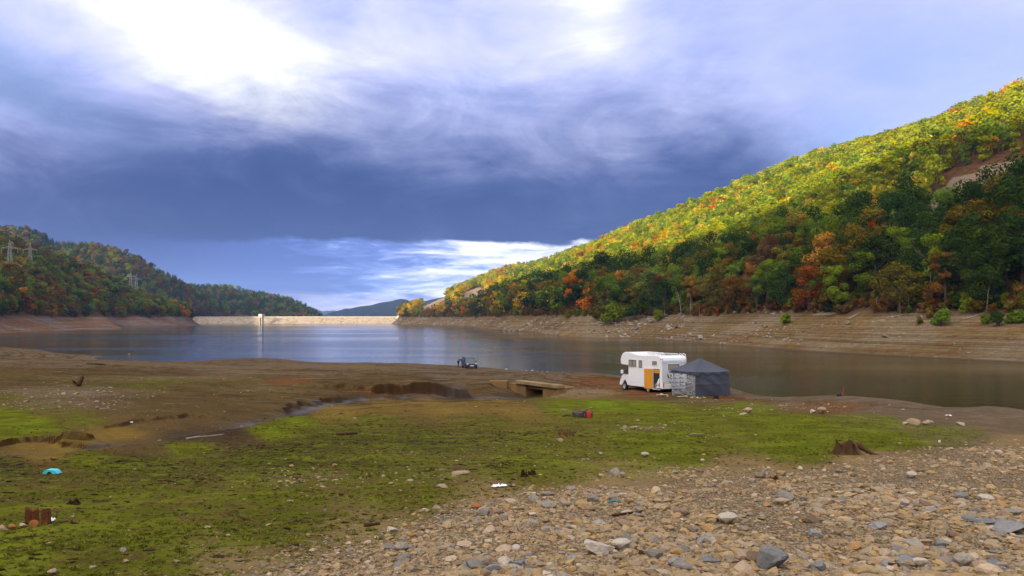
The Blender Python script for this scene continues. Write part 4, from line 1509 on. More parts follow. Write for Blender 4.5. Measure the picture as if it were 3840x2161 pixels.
def make_pylons():
    proto = None
    spots = [  # column, foot row, head row, depth, label
        (38, 992, 896, 'tall steel lattice pylon, leftmost of the pair high on the front hill'), (112, 986, 908, 'steel lattice pylon beside the leftmost one, on the front hill'),
        (490, 1078, 1016, 'left pylon of the middle pair above the inlet'), (516, 1076, 1026, 'right pylon of the middle pair above the inlet'),
        (699, 1146, 1104, 'tallest of the three small pylons near the dam'), (717, 1150, 1122, 'middle one of the three small pylons near the dam'), (734, 1146, 1120, 'smallest of three little pylons, closest to the dam')]
    for px, y0, y1, lab in spots:
        # the foot stands on a wooded slope: the hill it belongs to fixes its depth
        h = LEFT if px < 600 else MIDL
        SI, T = np.meshgrid(np.linspace(0, h.nu - 1.01, 500), np.linspace(0.05, 1.0, 200), indexing='ij')
        Xq, Yq, Zq, dq, bq, tq_ = h.pts(SI.ravel(), T.ravel())
        pq, rq = to_px(Xq, Yq, Zq + 9.0)
        i = np.argmin((pq - px) ** 2 + (rq - y0) ** 2)
        X, D, zb = float(Xq[i]), float(Yq[i]), float(Zq[i])
        zt = EYE + (HZ - y1) / F_PX * D
        if proto is None:
            o = empty('power_pylon')
            b, a, i = pylon_mesh_parts()
            b.build('lattice_mast', STEEL, o, fix=False); a.build('cross_arm', STEEL, o, fix=False); i.build('insulator_string', STEEL, o, fix=False)
            proto = o
        else:
            o = proto.copy(); COL.objects.link(o)
            for c in list(proto.children):
                q = c.copy(); COL.objects.link(q); q.parent = o
        s = (zt - zb) / 30.0
        o.location = (X, D, zb)
        o.scale = (s * 0.95, s * 0.95, s)
        o.rotation_euler = (0, 0, R(12))
        tag(o, lab, 'pylon', 'power pylons on the wooded hills')


make_pylons()

# ------------------------------------------------------------------ the old culvert
CONC = mat('culvert_concrete', (0.23, 0.17, 0.10), 0.9, var=0.3, scale=1.4, bump=0.5, bscale=8, second=(0.18, 0.125, 0.065))
CONC_W = mat('culvert_wall', (0.23, 0.135, 0.055), 0.9, var=0.4, scale=1.1, bump=0.5, bscale=8, second=(0.17, 0.105, 0.045))


def make_culvert():
    A, B = Vector((3.85, 66.8)), Vector((0.5, 72.0))
    e = (B - A).normalized()
    L = (B - A).length
    root = empty('culvert', (A.x, A.y, 0), math.atan2(e.y, e.x))      # local x runs along the road, local y points away from the camera side
    tag(root, 'old concrete box culvert under the causeway road', 'culvert')
    sgn = 1.0
    n = Vector((-e.y, e.x))                                            # left of the direction
    if n.dot(Vector((0, 0)) - A) > 0: front = 1.0                      # local +y faces the camera
    else: front = -1.0
    f = front
    zt = 2.42
    def box(mb, x0, x1, y0, y1, z0, z1):
        mb.box(((x0 + x1) / 2, f * (y0 + y1) / 2, (z0 + z1) / 2), (x1 - x0, abs(y1 - y0), z1 - z0))
    mb = MB(); box(mb, -0.15, L + 0.1, -0.62, 0.28, zt - 0.28, zt); mb.build('slab', CONC, root, bevel=0.03)
    mb = MB(); box(mb, 0.0, 2.15, -0.9, 0.05, 0.6, zt - 0.283); mb.build('abutment', CONC_W, root, bevel=0.02)
    mb = MB(); box(mb, 4.75, 5.3, -0.9, 0.07, 0.4, zt - 0.283); mb.build('abutment', CONC_W, root, bevel=0.02)
    mb = MB(); box(mb, 2.152, 4.748, -0.5, -0.12, zt - 0.60, zt - 0.283); mb.build('lintel', CONC_W, root, bevel=0.02)
    # wing wall on the left, top sloping down
    mb = MB()
    pts = [(5.302, 0.35), (5.302, zt - 0.31), (7.4, zt - 0.35), (6.9, 0.95), (6.3, 0.5)]
    mb.prism(pts, f * -0.35, f * 0.06)
    mb.build('wing_wall', CONC_W, root, bevel=0.02)
    for x0, x1 in ((1.6, 2.15), (4.75, 5.3)):
        mb = MB(); box(mb, x0, x1, -3.4, -0.902, 0.4, 1.98); mb.build('tunnel_wall', CONC_W, root)
    mb = MB(); box(mb, 2.15, 4.75, -3.6, -3.4, 0.4, zt - 0.40); mb.build('dark_end_wall', mat('culvert_tunnel_shade', (0.03, 0.022, 0.016), 0.95), root)  # added end wall, painted near black in place of the tunnel's shade
    mb = MB(); box(mb, 2.152, 4.748, -3.4, -0.52, zt - 0.52, zt - 0.42); mb.build('soffit', CONC_W, root)
    # broken-off wall block lying in the mud to the left
    c = w_at(1888, 1446, 73.5)
    mb = MB()
    mb.prism([(-1.35, 0.42), (0.45, 0.46), (0.45, -0.62), (0.12, -0.70)], -0.45, 0.45)
    b = mb.build('concrete_block', CONC_W, bevel=0.03)
    b.location = (c[0], c[1], c[2])
    b.rotation_euler = (0, 0, R(-14))
    tag(b, 'wedge of broken concrete wall left of the culvert', 'concrete block')


make_culvert()

# ------------------------------------------------------------------ motorhome
WHITE = mat('van_white', (0.82, 0.83, 0.86), 0.28, var=0.02, spec=0.5)
PLASTIC_G = mat('van_grey', (0.44, 0.45, 0.46), 0.45, var=0.04)
TRIM = mat('van_trim', (0.70, 0.70, 0.71), 0.4, var=0.02)
BLACK = mat('rubber_black', (0.018, 0.018, 0.019), 0.75, var=0.2)
UNDER = mat('underbody', (0.02, 0.02, 0.021), 0.8)
GLASS = mat('window_glass', (0.055, 0.055, 0.050), 0.08, var=0.05, spec=0.6)
BLIND = mat('window_blind', (0.27, 0.25, 0.20), 0.35, var=0.12, scale=3)
ORANGE = mat('door_orange', (0.62, 0.27, 0.018), 0.55, var=0.08, scale=2)
RED = mat('lamp_red', (0.45, 0.025, 0.02), 0.3)
AMBER = mat('lamp_amber', (0.55, 0.10, 0.02), 0.3)
ALU = mat('aluminium', (0.62, 0.63, 0.65), 0.35, metal=0.7, var=0.05)
NAVY = mat('decal_navy', (0.012, 0.014, 0.07), 0.5)


def wheel(parent, x, y, z, r, w, side, name='wheel'):
    """axle along y; side +1 or -1 is the outer face"""
    o = empty(name, (x, y, z))
    o.parent = parent
    mb = MB()
    mb.lathe([(r * 0.62, -w / 2), (r * 0.93, -w / 2), (r, -w / 3), (r, w / 3), (r * 0.93, w / 2), (r * 0.62, w / 2)], 26, 'y', closed=True)
    mb.build('tyre', BLACK, o, smooth=False)
    mb = MB()
    s = side
    mb.lathe([(0.0, s * w * 0.30), (r * 0.20, s * w * 0.32), (r * 0.24, s * w * 0.20), (r * 0.52, s * w * 0.26), (r * 0.58, s * w * 0.42), (r * 0.64, s * w * 0.46)], 26, 'y')
    for k in range(5):
        a = 2 * math.pi * k / 5
        mb.box((r * 0.38 * math.cos(a), s * w * 0.30, r * 0.38 * math.sin(a)), (r * 0.34, 0.03, r * 0.12), Matrix.Rotation(-a, 3, 'Y'))
    mb.build('rim', ALU, o, smooth=False)
    return o


def make_motorhome():
    z0 = 2.22
    # local x forward, y to the vehicle's left, z up; rear left corner at the origin
    rear_left = Vector((11.30, 60.2))
    head = Vector((-0.375, 0.927)).normalized()
    root = empty('motorhome', (rear_left.x, rear_left.y, z0), math.atan2(head.y, head.x))
    root.rotation_euler = (0, R(0.9), math.atan2(head.y, head.x))
    tag(root, 'white overcab motorhome parked on the causeway road with its orange lined rear hatch open', 'motorhome')
    W2 = 2.25           # y from 0 (left) to -2.25
    def arch(cx, r, z, n=9):
        return [(cx + r * math.cos(math.pi * k / n), z + r * math.sin(math.pi * k / n)) for k in range(n + 1)]
    prof = [(0.02, 0.50), (0.0, 1.2), (0.0, 2.55), (0.03, 2.78), (0.14, 2.91), (0.35, 2.95), (3.3, 2.95), (3.9, 3.02), (4.4, 3.12), (5.4, 3.13), (5.75, 3.05), (6.02, 2.82), (6.16, 2.52), (6.14, 2.26), (6.02, 2.14), (4.92, 2.08),
            (4.92, 0.42)] + [(2.42, 0.42)] + arch(2.0, 0.42, 0.42, 8)[1:-1] + [(1.58, 0.42)]
    mb = MB(); mb.prism(prof, 0, -W2, inset=0.05)
    mb.build('body', WHITE, root)
    # cab
    cab = [(4.924, 0.40), (4.924, 2.07), (5.05, 2.06), (5.40, 1.86), (5.84, 1.36), (6.20, 1.22), (6.44, 1.02), (6.52, 0.72), (6.54, 0.40), (6.08, 0.36)] + [(5.67 + 0.40 * math.cos(math.pi * k / 8), 0.40 + 0.40 * math.sin(math.pi * k / 8)) for k in range(0, 9)]
    mb = MB(); mb.prism(cab, -0.14, -W2 + 0.14, inset=0.09)
    c = mb.build('cab', WHITE, root)
    mb = MB(); mb.prism([(4.99, 1.32), (4.99, 2.0), (5.08, 2.0), (5.36, 1.82), (5.74, 1.34)], -0.122, -0.142); mb.build('side_window', GLASS, c)
    mb = MB(); mb.box((5.11, -0.128, 1.62), (0.26, 0.006, 0.5)); mb.build('door_curtain', mat('lace', (0.6, 0.58, 0.6), 0.9, var=0.6, scale=30), c)
    mb = MB(); mb.put([(5.43, -0.30, 1.845), (5.43, -W2 + 0.30, 1.845), (5.85, -W2 + 0.30, 1.375), (5.85, -0.30, 1.375)], [(0, 1, 2, 3)])
    ws = mb.build('windscreen', GLASS, c); ws.location = (0.012, 0, 0.012)
    mb = MB(); mb.box((6.28, -0.135, 0.98), (0.16, 0.04, 0.10)); mb.build('indicator', AMBER, c)
    mb = MB(); mb.box((6.50, -W2 / 2, 0.52), (0.16, W2 - 0.3, 0.30)); mb.build('bumper', WHITE, c, bevel=0.04)
    mb = MB(); mb.box((5.02, -0.128, 1.12), (0.12, 0.03, 0.05)); mb.build('door_handle', BLACK, c)
    for y, s in ((0.13, 1), (-W2 - 0.13, -1)):
        mr = empty('wing_mirror', (5.55, y, 1.42)); mr.parent = root
        mb = MB(); mb.tube((-0.05, -s * 0.28, -0.06), (0.03, 0, -0.02), 0.03); mb.build('mirror_arm', BLACK, mr)
        mb = MB(); mb.box((0.03, 0.06 * s, 0.09), (0.13, 0.20, 0.30)); mb.build('mirror_head', WHITE, mr, bevel=0.03)
    for x in (2.0, 5.67):
        wheel(root, x, -0.17, 0.335, 0.335, 0.22, 1)
        wheel(root, x, -W2 + 0.17, 0.335, 0.335, 0.22, -1)
    mb = MB(); mb.box((2.9, -W2 / 2, 0.46), (5.6, W2 - 0.5, 0.26)); mb.box((3.6, -0.45, 0.36), (0.7, 0.4, 0.22)); mb.build('underbody', UNDER, root)
    mb = MB(); mb.box((3.55, 0.004, 0.74), (2.66, 0.012, 0.012)); mb.box((3.55, 0.004, 1.02), (2.66, 0.012, 0.010)); mb.build('side_moulding', TRIM, root)
    # windows on the left side: frame, blind, divider
    def side_win(x0, x1, z0_, z1_, div=None):
        f = MB(); f.box(((x0 + x1) / 2, 0.012, (z0_ + z1_) / 2), (x1 - x0 + 0.12, 0.024, z1_ - z0_ + 0.12)); w = f.build('window', TRIM, root, bevel=0.02)
        g = MB(); g.box(((x0 + x1) / 2, 0.027, (z0_ + z1_) / 2), (x1 - x0, 0.012, z1_ - z0_)); g.build('frame', GLASS, w)
        cuts = [x0, x1] if div is None else [x0, div, x1]
        for a, b in zip(cuts, cuts[1:]):
            g = MB(); g.box(((a + b) / 2, 0.0345, (z0_ + z1_) / 2 - 0.01), (b - a - 0.09, 0.008, z1_ - z0_ - 0.10)); g.build('blind', BLIND, w)
    side_win(3.62, 4.78, 1.97, 2.52, 4.20)
    side_win(2.74, 3.22, 1.94, 2.52)
    side_win(0.60, 1.22, 2.25, 2.51)
    # service flaps
    for x0, x1, za, zb in ((4.42, 4.72, 0.60, 1.25), (2.95, 3.25, 0.98, 1.40), (4.42, 4.72, 0.45, 0.66)):
        mb = MB(); mb.box(((x0 + x1) / 2, 0.006, (za + zb) / 2), (x1 - x0, 0.014, zb - za)); h = mb.build('service_flap', WHITE, root, bevel=0.006)
        mb = MB(); mb.box(((x0 + x1) / 2, 0.016, zb - 0.07), (0.08, 0.014, 0.02)); mb.build('flap_lock', PLASTIC_G, h)
    # rear hatch: opening, frame and the open leaf
    ox0, ox1, oz0, oz1 = 0.22, 1.06, 0.42, 1.93
    op = empty('hatch_opening'); op.parent = root
    mb = MB(); mb.box(((ox0 + ox1) / 2, 0.006, (oz0 + oz1) / 2), (ox1 - ox0 + 0.06, 0.012, oz1 - oz0 + 0.06)); mb.build('frame', TRIM, op)
    mb = MB(); mb.box(((ox0 + ox1) / 2, 0.014, (oz0 + oz1) / 2), (ox1 - ox0, 0.012, oz1 - oz0)); mb.build('dark_interior', UNDER, op)
    mb = MB(); mb.box(((ox0 + ox1) / 2 - 0.02, 0.028, oz1 - 0.18), (ox1 - ox0 - 0.06, 0.016, 0.26)); mb.build('orange_lining', ORANGE, op)
    mb = MB(); mb.box(((ox0 + ox1) / 2, 0.035, oz0 - 0.03), (ox1 - ox0 + 0.2, 0.05, 0.06)); mb.build('door_sill', TRIM, op)
    mb = MB(); mb.path([(0.36, 0.03, 0.47), (0.42, 0.04, 0.62), (0.40, 0.045, 0.80), (0.30, 0.04, 1.0), (0.27, 0.03, 1.22)], [0.16, 0.13, 0.12, 0.09, 0.03], 8); mb.build('white_sack', mat('sack', (0.72, 0.72, 0.74), 0.8, var=0.15, scale=9), op, smooth=True)
    mb = MB(); mb.box((0.72, 0.03, 0.62), (0.34, 0.03, 0.36)); mb.build('stowed_box', mat('box_grey', (0.2, 0.2, 0.19), 0.7), op, bevel=0.01)
    leaf = empty('hatch_door', (1.10, 0.03, 0)); leaf.parent = root
    leaf.rotation_euler = (0, 0, R(19))
    mb = MB(); mb.box((0.44, 0.02, 1.16), (0.86, 0.025, 1.52)); mb.build('lining', ORANGE, leaf, bevel=0.006)
    mb = MB(); mb.box((0.44, 0.0, 1.16), (0.90, 0.012, 1.56)); mb.build('outer_skin', WHITE, leaf)
    mb = MB(); mb.box((0.0, 0.02, 1.16), (0.03, 0.05, 1.54)); mb.build('hinge', PLASTIC_G, leaf)
    # rear end
    def rear(name, m, y0, y1, z0_, z1_, th=0.03, off=0.0, bevel=0.0):
        mb = MB(); mb.box((-th / 2 - off, -(y0 + y1) / 2, (z0_ + z1_) / 2), (th, y1 - y0, z1_ - z0_)); return mb.build(name, m, root, bevel=bevel)
    SHADE_W = mat('van_white_shaded', (0.60, 0.61, 0.62), 0.35, var=0.03)  # darker copy of the van white: the rear end's shade is in the colour
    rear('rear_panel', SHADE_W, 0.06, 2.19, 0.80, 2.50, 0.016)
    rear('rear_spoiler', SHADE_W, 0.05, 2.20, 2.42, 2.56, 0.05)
    rear('rear_groove', PLASTIC_G, 0.06, 2.19, 2.575, 2.59, 0.03)
    w = rear('rear_window', TRIM, 0.52, 1.62, 1.83, 2.36, 0.05, bevel=0.02)
    mb = MB(); mb.box((-0.056, -1.07, 2.095), (0.014, 1.0, 0.43)); mb.build('pane', GLASS, w)
    mb = MB(); mb.box((-0.066, -1.05, 2.08), (0.006, 0.92, 0.34)); mb.build('blind', BLIND, w)
    rear('rear_bumper', WHITE, 0.0, 2.25, 0.44, 0.78, 0.10, bevel=0.03)
    for y in (0.12, 2.13):
        cl = empty('tail_light', (-0.105, -y, 0.0)); cl.parent = root
        for z, m in ((0.92, RED), (0.78, RED), (0.64, AMBER)):
            mb = MB(); mb.lathe([(0, -0.035), (0.05, -0.03), (0.062, 0.0)], 12, 'z'); q = mb.build('lens', m, cl); q.location = (0, 0, z); q.rotation_euler = (0, R(90), 0)
        mb = MB(); mb.box((0.03, 0, 0.78), (0.05, 0.16, 0.46)); mb.build('light_housing', WHITE, cl, bevel=0.02)
    mb = MB(); mb.box((-0.03, -0.07, 2.68), (0.04, 0.05, 0.11)); mb.build('marker_light', RED, root)
    mb = MB(); mb.box((0.07, 0.006, 2.68), (0.07, 0.02, 0.11)); mb.build('marker_light', RED, root)
    # dark blue decal: three swooshes and a small figure
    dz = MB()
    def swoosh(c, r, a0, a1, w_):
        pts = []
        n = 10
        for k in range(n + 1):
            a = a0 + (a1 - a0) * k / n
            ww = w_ * math.sin(math.pi * k / n)
            pts.append((c[0] + (r - ww) * math.cos(a), c[1] + (r - ww) * math.sin(a)))
        for k in range(n, -1, -1):
            a = a0 + (a1 - a0) * k / n
            pts.append((c[0] + (r + 0.2 * w_) * math.cos(a), c[1] + (r + 0.2 * w_) * math.sin(a)))
        dz.put([(-0.022, -p[0], p[1]) for p in pts], [tuple(range(len(pts)))])
    cc = (0.82, 1.46)
    swoosh(cc, 0.29, R(150), R(235), 0.10)
    swoosh(cc, 0.29, R(58), R(120), 0.09)
    swoosh(cc, 0.29, R(-60), R(25), 0.09)
    dz.put([(-0.022, -0.76, 1.40), (-0.022, -0.84, 1.58), (-0.022, -0.90, 1.42), (-0.022, -0.83, 1.34)], [(0, 1, 2, 3)])
    dz.build('decal', NAVY, root, fix=False)
    # faint lettering strip above the rear window (too blurred in the photograph to read)
    mb = MB()
    for k in range(12):
        if k == 6: continue
        mb.box((-0.052, -(0.68 + k * 0.065), 2.49), (0.004, 0.04, 0.055 + 0.012 * (k % 3)))
    mb.build('lettering', PLASTIC_G, root)
    # ladder, bike rack
    lad = empty('ladder'); lad.parent = root
    for y in (1.86, 2.16):
        mb = MB(); mb.path([(-0.09, -y, 0.95), (-0.09, -y, 2.72), (-0.02, -y, 3.02), (0.28, -y, 3.10), (0.42, -y, 2.98)], [0.022] * 5, 6); mb.build('rail', WHITE, lad)
    for z in np.linspace(1.1, 2.75, 7):
        mb = MB(); mb.tube((-0.09, -1.86, z), (-0.09, -2.16, z), 0.016, n=6); mb.build('rung', WHITE, lad)
    rack = empty('bike_rack'); rack.parent = root
    for z in (0.92, 1.25):
        mb = MB(); mb.tube((-0.34, -0.62, z), (-0.34, -1.75, z), 0.028, n=6); mb.build('rack_bar', BLACK, rack)
        for y in (0.7, 1.65):
            mb = MB(); mb.tube((-0.34, -y, z), (-0.02, -y, z + 0.06), 0.024, n=6); mb.build('rack_arm', BLACK, rack)
    for y in (0.95, 1.45):
        mb = MB(); mb.tube((-0.34, -y, 0.70), (-0.34, -y, 1.40), 0.024, n=6); mb.build('rack_upright', ALU if y < 1.2 else BLACK, rack)
    mb = MB(); mb.box((-0.42, -1.25, 0.66), (0.2, 1.1, 0.04)); mb.build('wheel_tray', BLACK, rack)
    # roof: hatches, rails, tanned roof skin
    RT = mat('roof_skin', (0.55, 0.50, 0.44), 0.7, var=0.15, scale=2)
    mb = MB(); mb.box((2.3, -W2 / 2, 2.958), (3.7, W2 - 0.3, 0.016)); mb.build('roof_skin', RT, root)
    for x, l, y in ((3.35, 0.9, 1.35), (1.95, 0.75, 1.0)):
        h = empty('roof_hatch', (x, -y, 2.96)); h.parent = root
        mb = MB(); mb.box((0, 0, 0.05), (l, 0.7, 0.10)); mb.build('hatch_frame', TRIM, h, bevel=0.02)
        mb = MB(); mb.box((0, 0, 0.14), (l * 0.94, 0.64, 0.10)); mb.build('hatch_lid', mat('hatch_plastic', (0.60, 0.60, 0.58), 0.3), h, bevel=0.03)
    mb = MB(); mb.box((0.9, -1.4, 3.0), (0.9, 1.2, 0.05)); mb.build('solar_panel', mat('panel_grey', (0.30, 0.31, 0.32), 0.25), root, bevel=0.01)
    for y in (0.14, W2 - 0.14):
        mb = MB(); mb.path([(0.85, -y, 2.95), (1.0, -y, 3.06), (2.7, -y, 3.06), (2.9, -y, 2.95)], [0.025] * 4, 6); mb.build('roof_rail', WHITE, root)
        mb = MB(); mb.tube((1.85, -y, 2.94), (1.85, -y, 3.06), 0.02, n=6); mb.build('rail_post', WHITE, root)


make_motorhome()

# ------------------------------------------------------------------ gazebo tent behind the motorhome
NYLON = mat('gazebo_canvas', (0.044, 0.050, 0.066), 0.62, var=0.10, scale=2.5, bump=0.15, bscale=4)


def clear_plastic():
    m = bpy.data.materials.new('clear_plastic')
    m.use_nodes = True
    t = m.node_tree
    N = NT(t)
    t.nodes.clear()
    pos = N.node('ShaderNodeTexCoord').outputs['Object']
    n = N.noise(N.vmul(pos, (0.5, 0.5, 3.0)), 1.3, 5, 0.6, 1.8)
    f = N.mad(N.sstep(n, 0.36, 0.72), 0.40, 0.22)
    tr = N.node('ShaderNodeBsdfTransparent'); tr.inputs[0].default_value = (0.88, 0.9, 0.93, 1)
    d = N.node('ShaderNodeBsdfPrincipled')
    d.inputs['Base Color'].default_value = (0.48, 0.50, 0.55, 1)
    d.inputs['Roughness'].default_value = 0.4
    bn = N.node('ShaderNodeBump'); bn.inputs['Strength'].default_value = 0.6; bn.inputs['Distance'].default_value = 0.10
    N.put(bn.inputs['Height'], n)
    t.links.new(bn.outputs[0], d.inputs['Normal'])
    mx = N.node('ShaderNodeMixShader')
    N.put(mx.inputs[0], f)
    t.links.new(tr.outputs[0], mx.inputs[1]); t.links.new(d.outputs[0], mx.inputs[2])
    out = N.node('ShaderNodeOutputMaterial'); t.links.new(mx.outputs[0], out.inputs['Surface'])
    return m


def make_gazebo():
    c0 = Vector((12.88, 56.0))
    a = R(22)
    root = empty('gazebo_tent', (c0.x, c0.y, 2.44), a)
    tag(root, 'dark blue grey pop-up gazebo tent with a clear plastic side behind the motorhome', 'tent')
    # local x to the right along the dark wall, local y away; near corner at the origin
    S, He, Hp = 2.85, 1.80, 2.70
    fl = 0.10
    def wall_grid(p00, p10, p01, p11, nu, nv, push, seed):
        """quad sheet with folds; push = outward normal"""
        U, Vv = np.meshgrid(np.linspace(0, 1, nu), np.linspace(0, 1, nv), indexing='ij')
        U, Vv = U.ravel()[:, None], Vv.ravel()[:, None]
        P = (np.array(p00) * (1 - U) + np.array(p10) * U) * (1 - Vv) + (np.array(p01) * (1 - U) + np.array(p11) * U) * Vv
        w = 0.045 * fbm(U[:, 0] * 5 + Vv[:, 0] * 2, Vv[:, 0] * 3, 4, seed) * np.sin(np.pi * U[:, 0]) ** 0.5
        w += 0.05 * np.exp(-((Vv[:, 0] - 0.5) / 0.02) ** 2) + 0.12 * np.sin(np.pi * U[:, 0]) * np.sin(np.pi * Vv[:, 0]) * 0.6
        w += 0.035 * np.sin((U[:, 0] + Vv[:, 0] * 0.55) * 16) * np.sin(np.pi * Vv[:, 0]) * np.sin(np.pi * U[:, 0])
        return P + w[:, None] * np.array(push)
    gl = lambda x, y: gz(c0.x + x * math.cos(a) - y * math.sin(a), c0.y + x * math.sin(a) + y * math.cos(a)) - root.location.z
    P = wall_grid((0, 0, gl(0, 0)), (S + fl, -fl, gl(S, 0) + 0.03), (0.02, 0.02, He - 0.10), (S - 0.06, 0.02, He - 0.06), 40, 26, (0, -1, 0), 3)
    o = link('dark_side_panel', grid_mesh('dark_side_panel', P, 40, 26, NYLON), root)
    P = wall_grid((S + fl, -fl, gl(S, 0) + 0.03), (S + fl, S + fl, gl(S, S) + 0.03), (S - 0.06, 0.02, He - 0.06), (S - 0.06, S, He - 0.06), 20, 20, (1, 0, 0), 8)
    link('dark_side_panel', grid_mesh('dark_side_panel', P, 20, 20, NYLON), root)
    P = wall_grid((0, 0.0, gl(0, 0)), (0, S, gl(0, S)), (0.02, 0.02, He - 0.04), (0.02, S, He - 0.04), 40, 30, (-1, 0, 0), 12)
    link('clear_side_panel', grid_mesh('clear_side_panel', P, 40, 30, clear_plastic()), root)
    # roof: four sagging faces to a peak
    mb = MB()
    C = [(-0.05, -0.05), (S + 0.05, -0.05), (S + 0.05, S + 0.05), (-0.05, S + 0.05)]
    n = 8
    for k in range(4):
        A_, B_ = C[k], C[(k + 1) % 4]
        g = []
        for i in range(n + 1):
            t = i / n
            for j in range(n + 1):
                s = j / n
                ex, ey = A_[0] + (B_[0] - A_[0]) * s, A_[1] + (B_[1] - A_[1]) * s
                x, y = ex + (S / 2 - ex) * t, ey + (S / 2 - ey) * t
                z = He + (Hp - He) * t - 0.10 * math.sin(math.pi * t) * math.sin(math.pi * s) - 0.05 * math.sin(math.pi * s) * (1 - t)
                g.append((x, y, z))
        mb.put(g, [(i * (n + 1) + j, i * (n + 1) + j + 1, (i + 1) * (n + 1) + j + 1, (i + 1) * (n + 1) + j) for i in range(n) for j in range(n)])
    roof = mb.build('canopy', NYLON, root, smooth=False)
    # valance round the eaves, hanging in scallops
    for k in range(4):
        A_, B_ = C[k], C[(k + 1) % 4]
        mb = MB()
        g = []
        for i in range(25):
            s = i / 24
            x, y = A_[0] + (B_[0] - A_[0]) * s, A_[1] + (B_[1] - A_[1]) * s
            sag = 0.05 * math.sin(math.pi * s)
            nx, ny = (B_[1] - A_[1]) / S, -(B_[0] - A_[0]) / S
            b = 0.035 * math.sin(s * 21)
            g += [(x, y, He - sag), (x + nx * b, y + ny * b, He - 0.12 - sag), (x + nx * b * 1.4, y + ny * b * 1.4, He - 0.26 + 0.05 * math.sin(math.pi * s))]
        mb.put(g, [(i * 3 + j, i * 3 + j + 1, i * 3 + j + 4, i * 3 + j + 3) for i in range(24) for j in range(2)])
        mb.build('valance', NYLON, roof, smooth=True)
    for x, y in ((0.06, 0.06), (S - 0.06, 0.06), (S - 0.06, S - 0.06), (0.06, S - 0.06)):
        mb = MB(); mb.tube((x, y, gl(x, y) - 0.05), (x, y, He - 0.03), 0.022, n=6); mb.build('leg', ALU, root)
    for p, q in (((0.06, 0.06), (0.06, S - 0.06)), ((0.06, 0.06), (S - 0.06, 0.06))):
        for k in range(4):
            t0, t1 = k / 4, (k + 1) / 4
            za, zb = (He - 0.45, He - 0.08) if k % 2 else (He - 0.08, He - 0.45)
            A3 = (p[0] + (q[0] - p[0]) * t0, p[1] + (q[1] - p[1]) * t0, za)
            B3 = (p[0] + (q[0] - p[0]) * t1, p[1] + (q[1] - p[1]) * t1, zb)
            mb = MB(); mb.tube(A3, B3, 0.012, n=5); mb.tube((A3[0], A3[1], zb), (B3[0], B3[1], za), 0.012, n=5); mb.build('scissor_strut', ALU, root)
    # camping table standing inside
    tx, ty = 1.25, 1.5
    ca, sa = math.cos(a), math.sin(a)
    wx, wy = c0.x + tx * ca - ty * sa, c0.y + tx * sa + ty * ca
    t = empty('camping_table', (wx, wy, gz(wx, wy)), a + 0.2)
    tag(t, 'folding camping table seen through the clear tent side', 'table')
    mb = MB(); mb.box((0, 0, 0.70), (1.0, 0.6, 0.03)); mb.build('table_top', mat('table_grey', (0.45, 0.46, 0.48), 0.5), t)
    for sx in (-1, 1):
        for sy in (-1, 1):
            mb = MB(); mb.tube((sx * 0.44, sy * 0.26, 0.69), (sx * 0.40, sy * 0.20, 0), 0.014, n=6); mb.build('leg', ALU, t)
    mb = MB()
    ch = empty('camping_chair', (wx - 0.8, wy - 0.55, gz(wx - 0.8, wy - 0.55)), a - 0.7)
    tag(ch, 'dark folding chair seen through the clear tent side', 'chair')
    DK = mat('chair_fabric', (0.03, 0.035, 0.05), 0.8)
    mb.box((0, 0, 0.42), (0.46, 0.44, 0.03)); mb.build('seat', DK, ch)
    mb = MB(); mb.box((0, 0.23, 0.68), (0.46, 0.03, 0.46), Matrix.Rotation(R(-10), 3, 'X')); mb.build('backrest', DK, ch)
    for sx in (-1, 1):
        for sy in (-1, 1):
            mb = MB(); mb.tube((sx * 0.22, sy * 0.2, 0.42), (sx * 0.22, -sy * 0.2, 0), 0.011, n=5); mb.build('leg', ALU, ch)
    # white post at the motorhome's corner: the tent's spare awning pole
    p = w_at(2522, 1478, 58.3)
    pole = MB(); pole.tube((0, 0, 0), (-0.06, 0, 0.98), 0.028, 0.024, 7); pole.lathe([(0.05, 0.0), (0.05, 0.03), (0.028, 0.04)], 8)
    o = pole.build('awning_pole', ALU)
    o.location = (p[0], p[1], gz(p[0], p[1]))
    tag(o, 'thin pale awning pole standing between motorhome and tent', 'pole')
    # black bucket outside
    p = w_at(2685, 1492, 54.6)
    b = empty('bucket', (p[0], p[1], gz(p[0], p[1])))
    tag(b, 'black plastic bucket on the ground in front of the tent', 'bucket')
    mb = MB(); mb.lathe([(0, 0.0), (0.165, 0.0), (0.20, 0.20), (0.215, 0.205), (0.215, 0.225), (0.19, 0.22), (0.15, 0.02), (0, 0.02)], 18); mb.build('pail', BLACK, b, smooth=False)
    mb = MB(); mb.path([(0.21 * math.cos(t), 0.05, 0.20 + 0.10 * math.sin(t) * 0.5) for t in np.linspace(0, math.pi, 9)], [0.006] * 9, 5); mb.build('handle', BLACK, b)


make_gazebo()

# ------------------------------------------------------------------ parked car and the person behind it
CARP = mat('car_paint', (0.022, 0.026, 0.050), 0.16, var=0.03, spec=0.6)
CARG = mat('car_glass', (0.03, 0.045, 0.05), 0.05, spec=0.7)
HEADL = mat('headlight', (0.72, 0.72, 0.76), 0.15, spec=0.7)
CHROME = mat('chrome', (0.75, 0.75, 0.78), 0.15, metal=0.9)


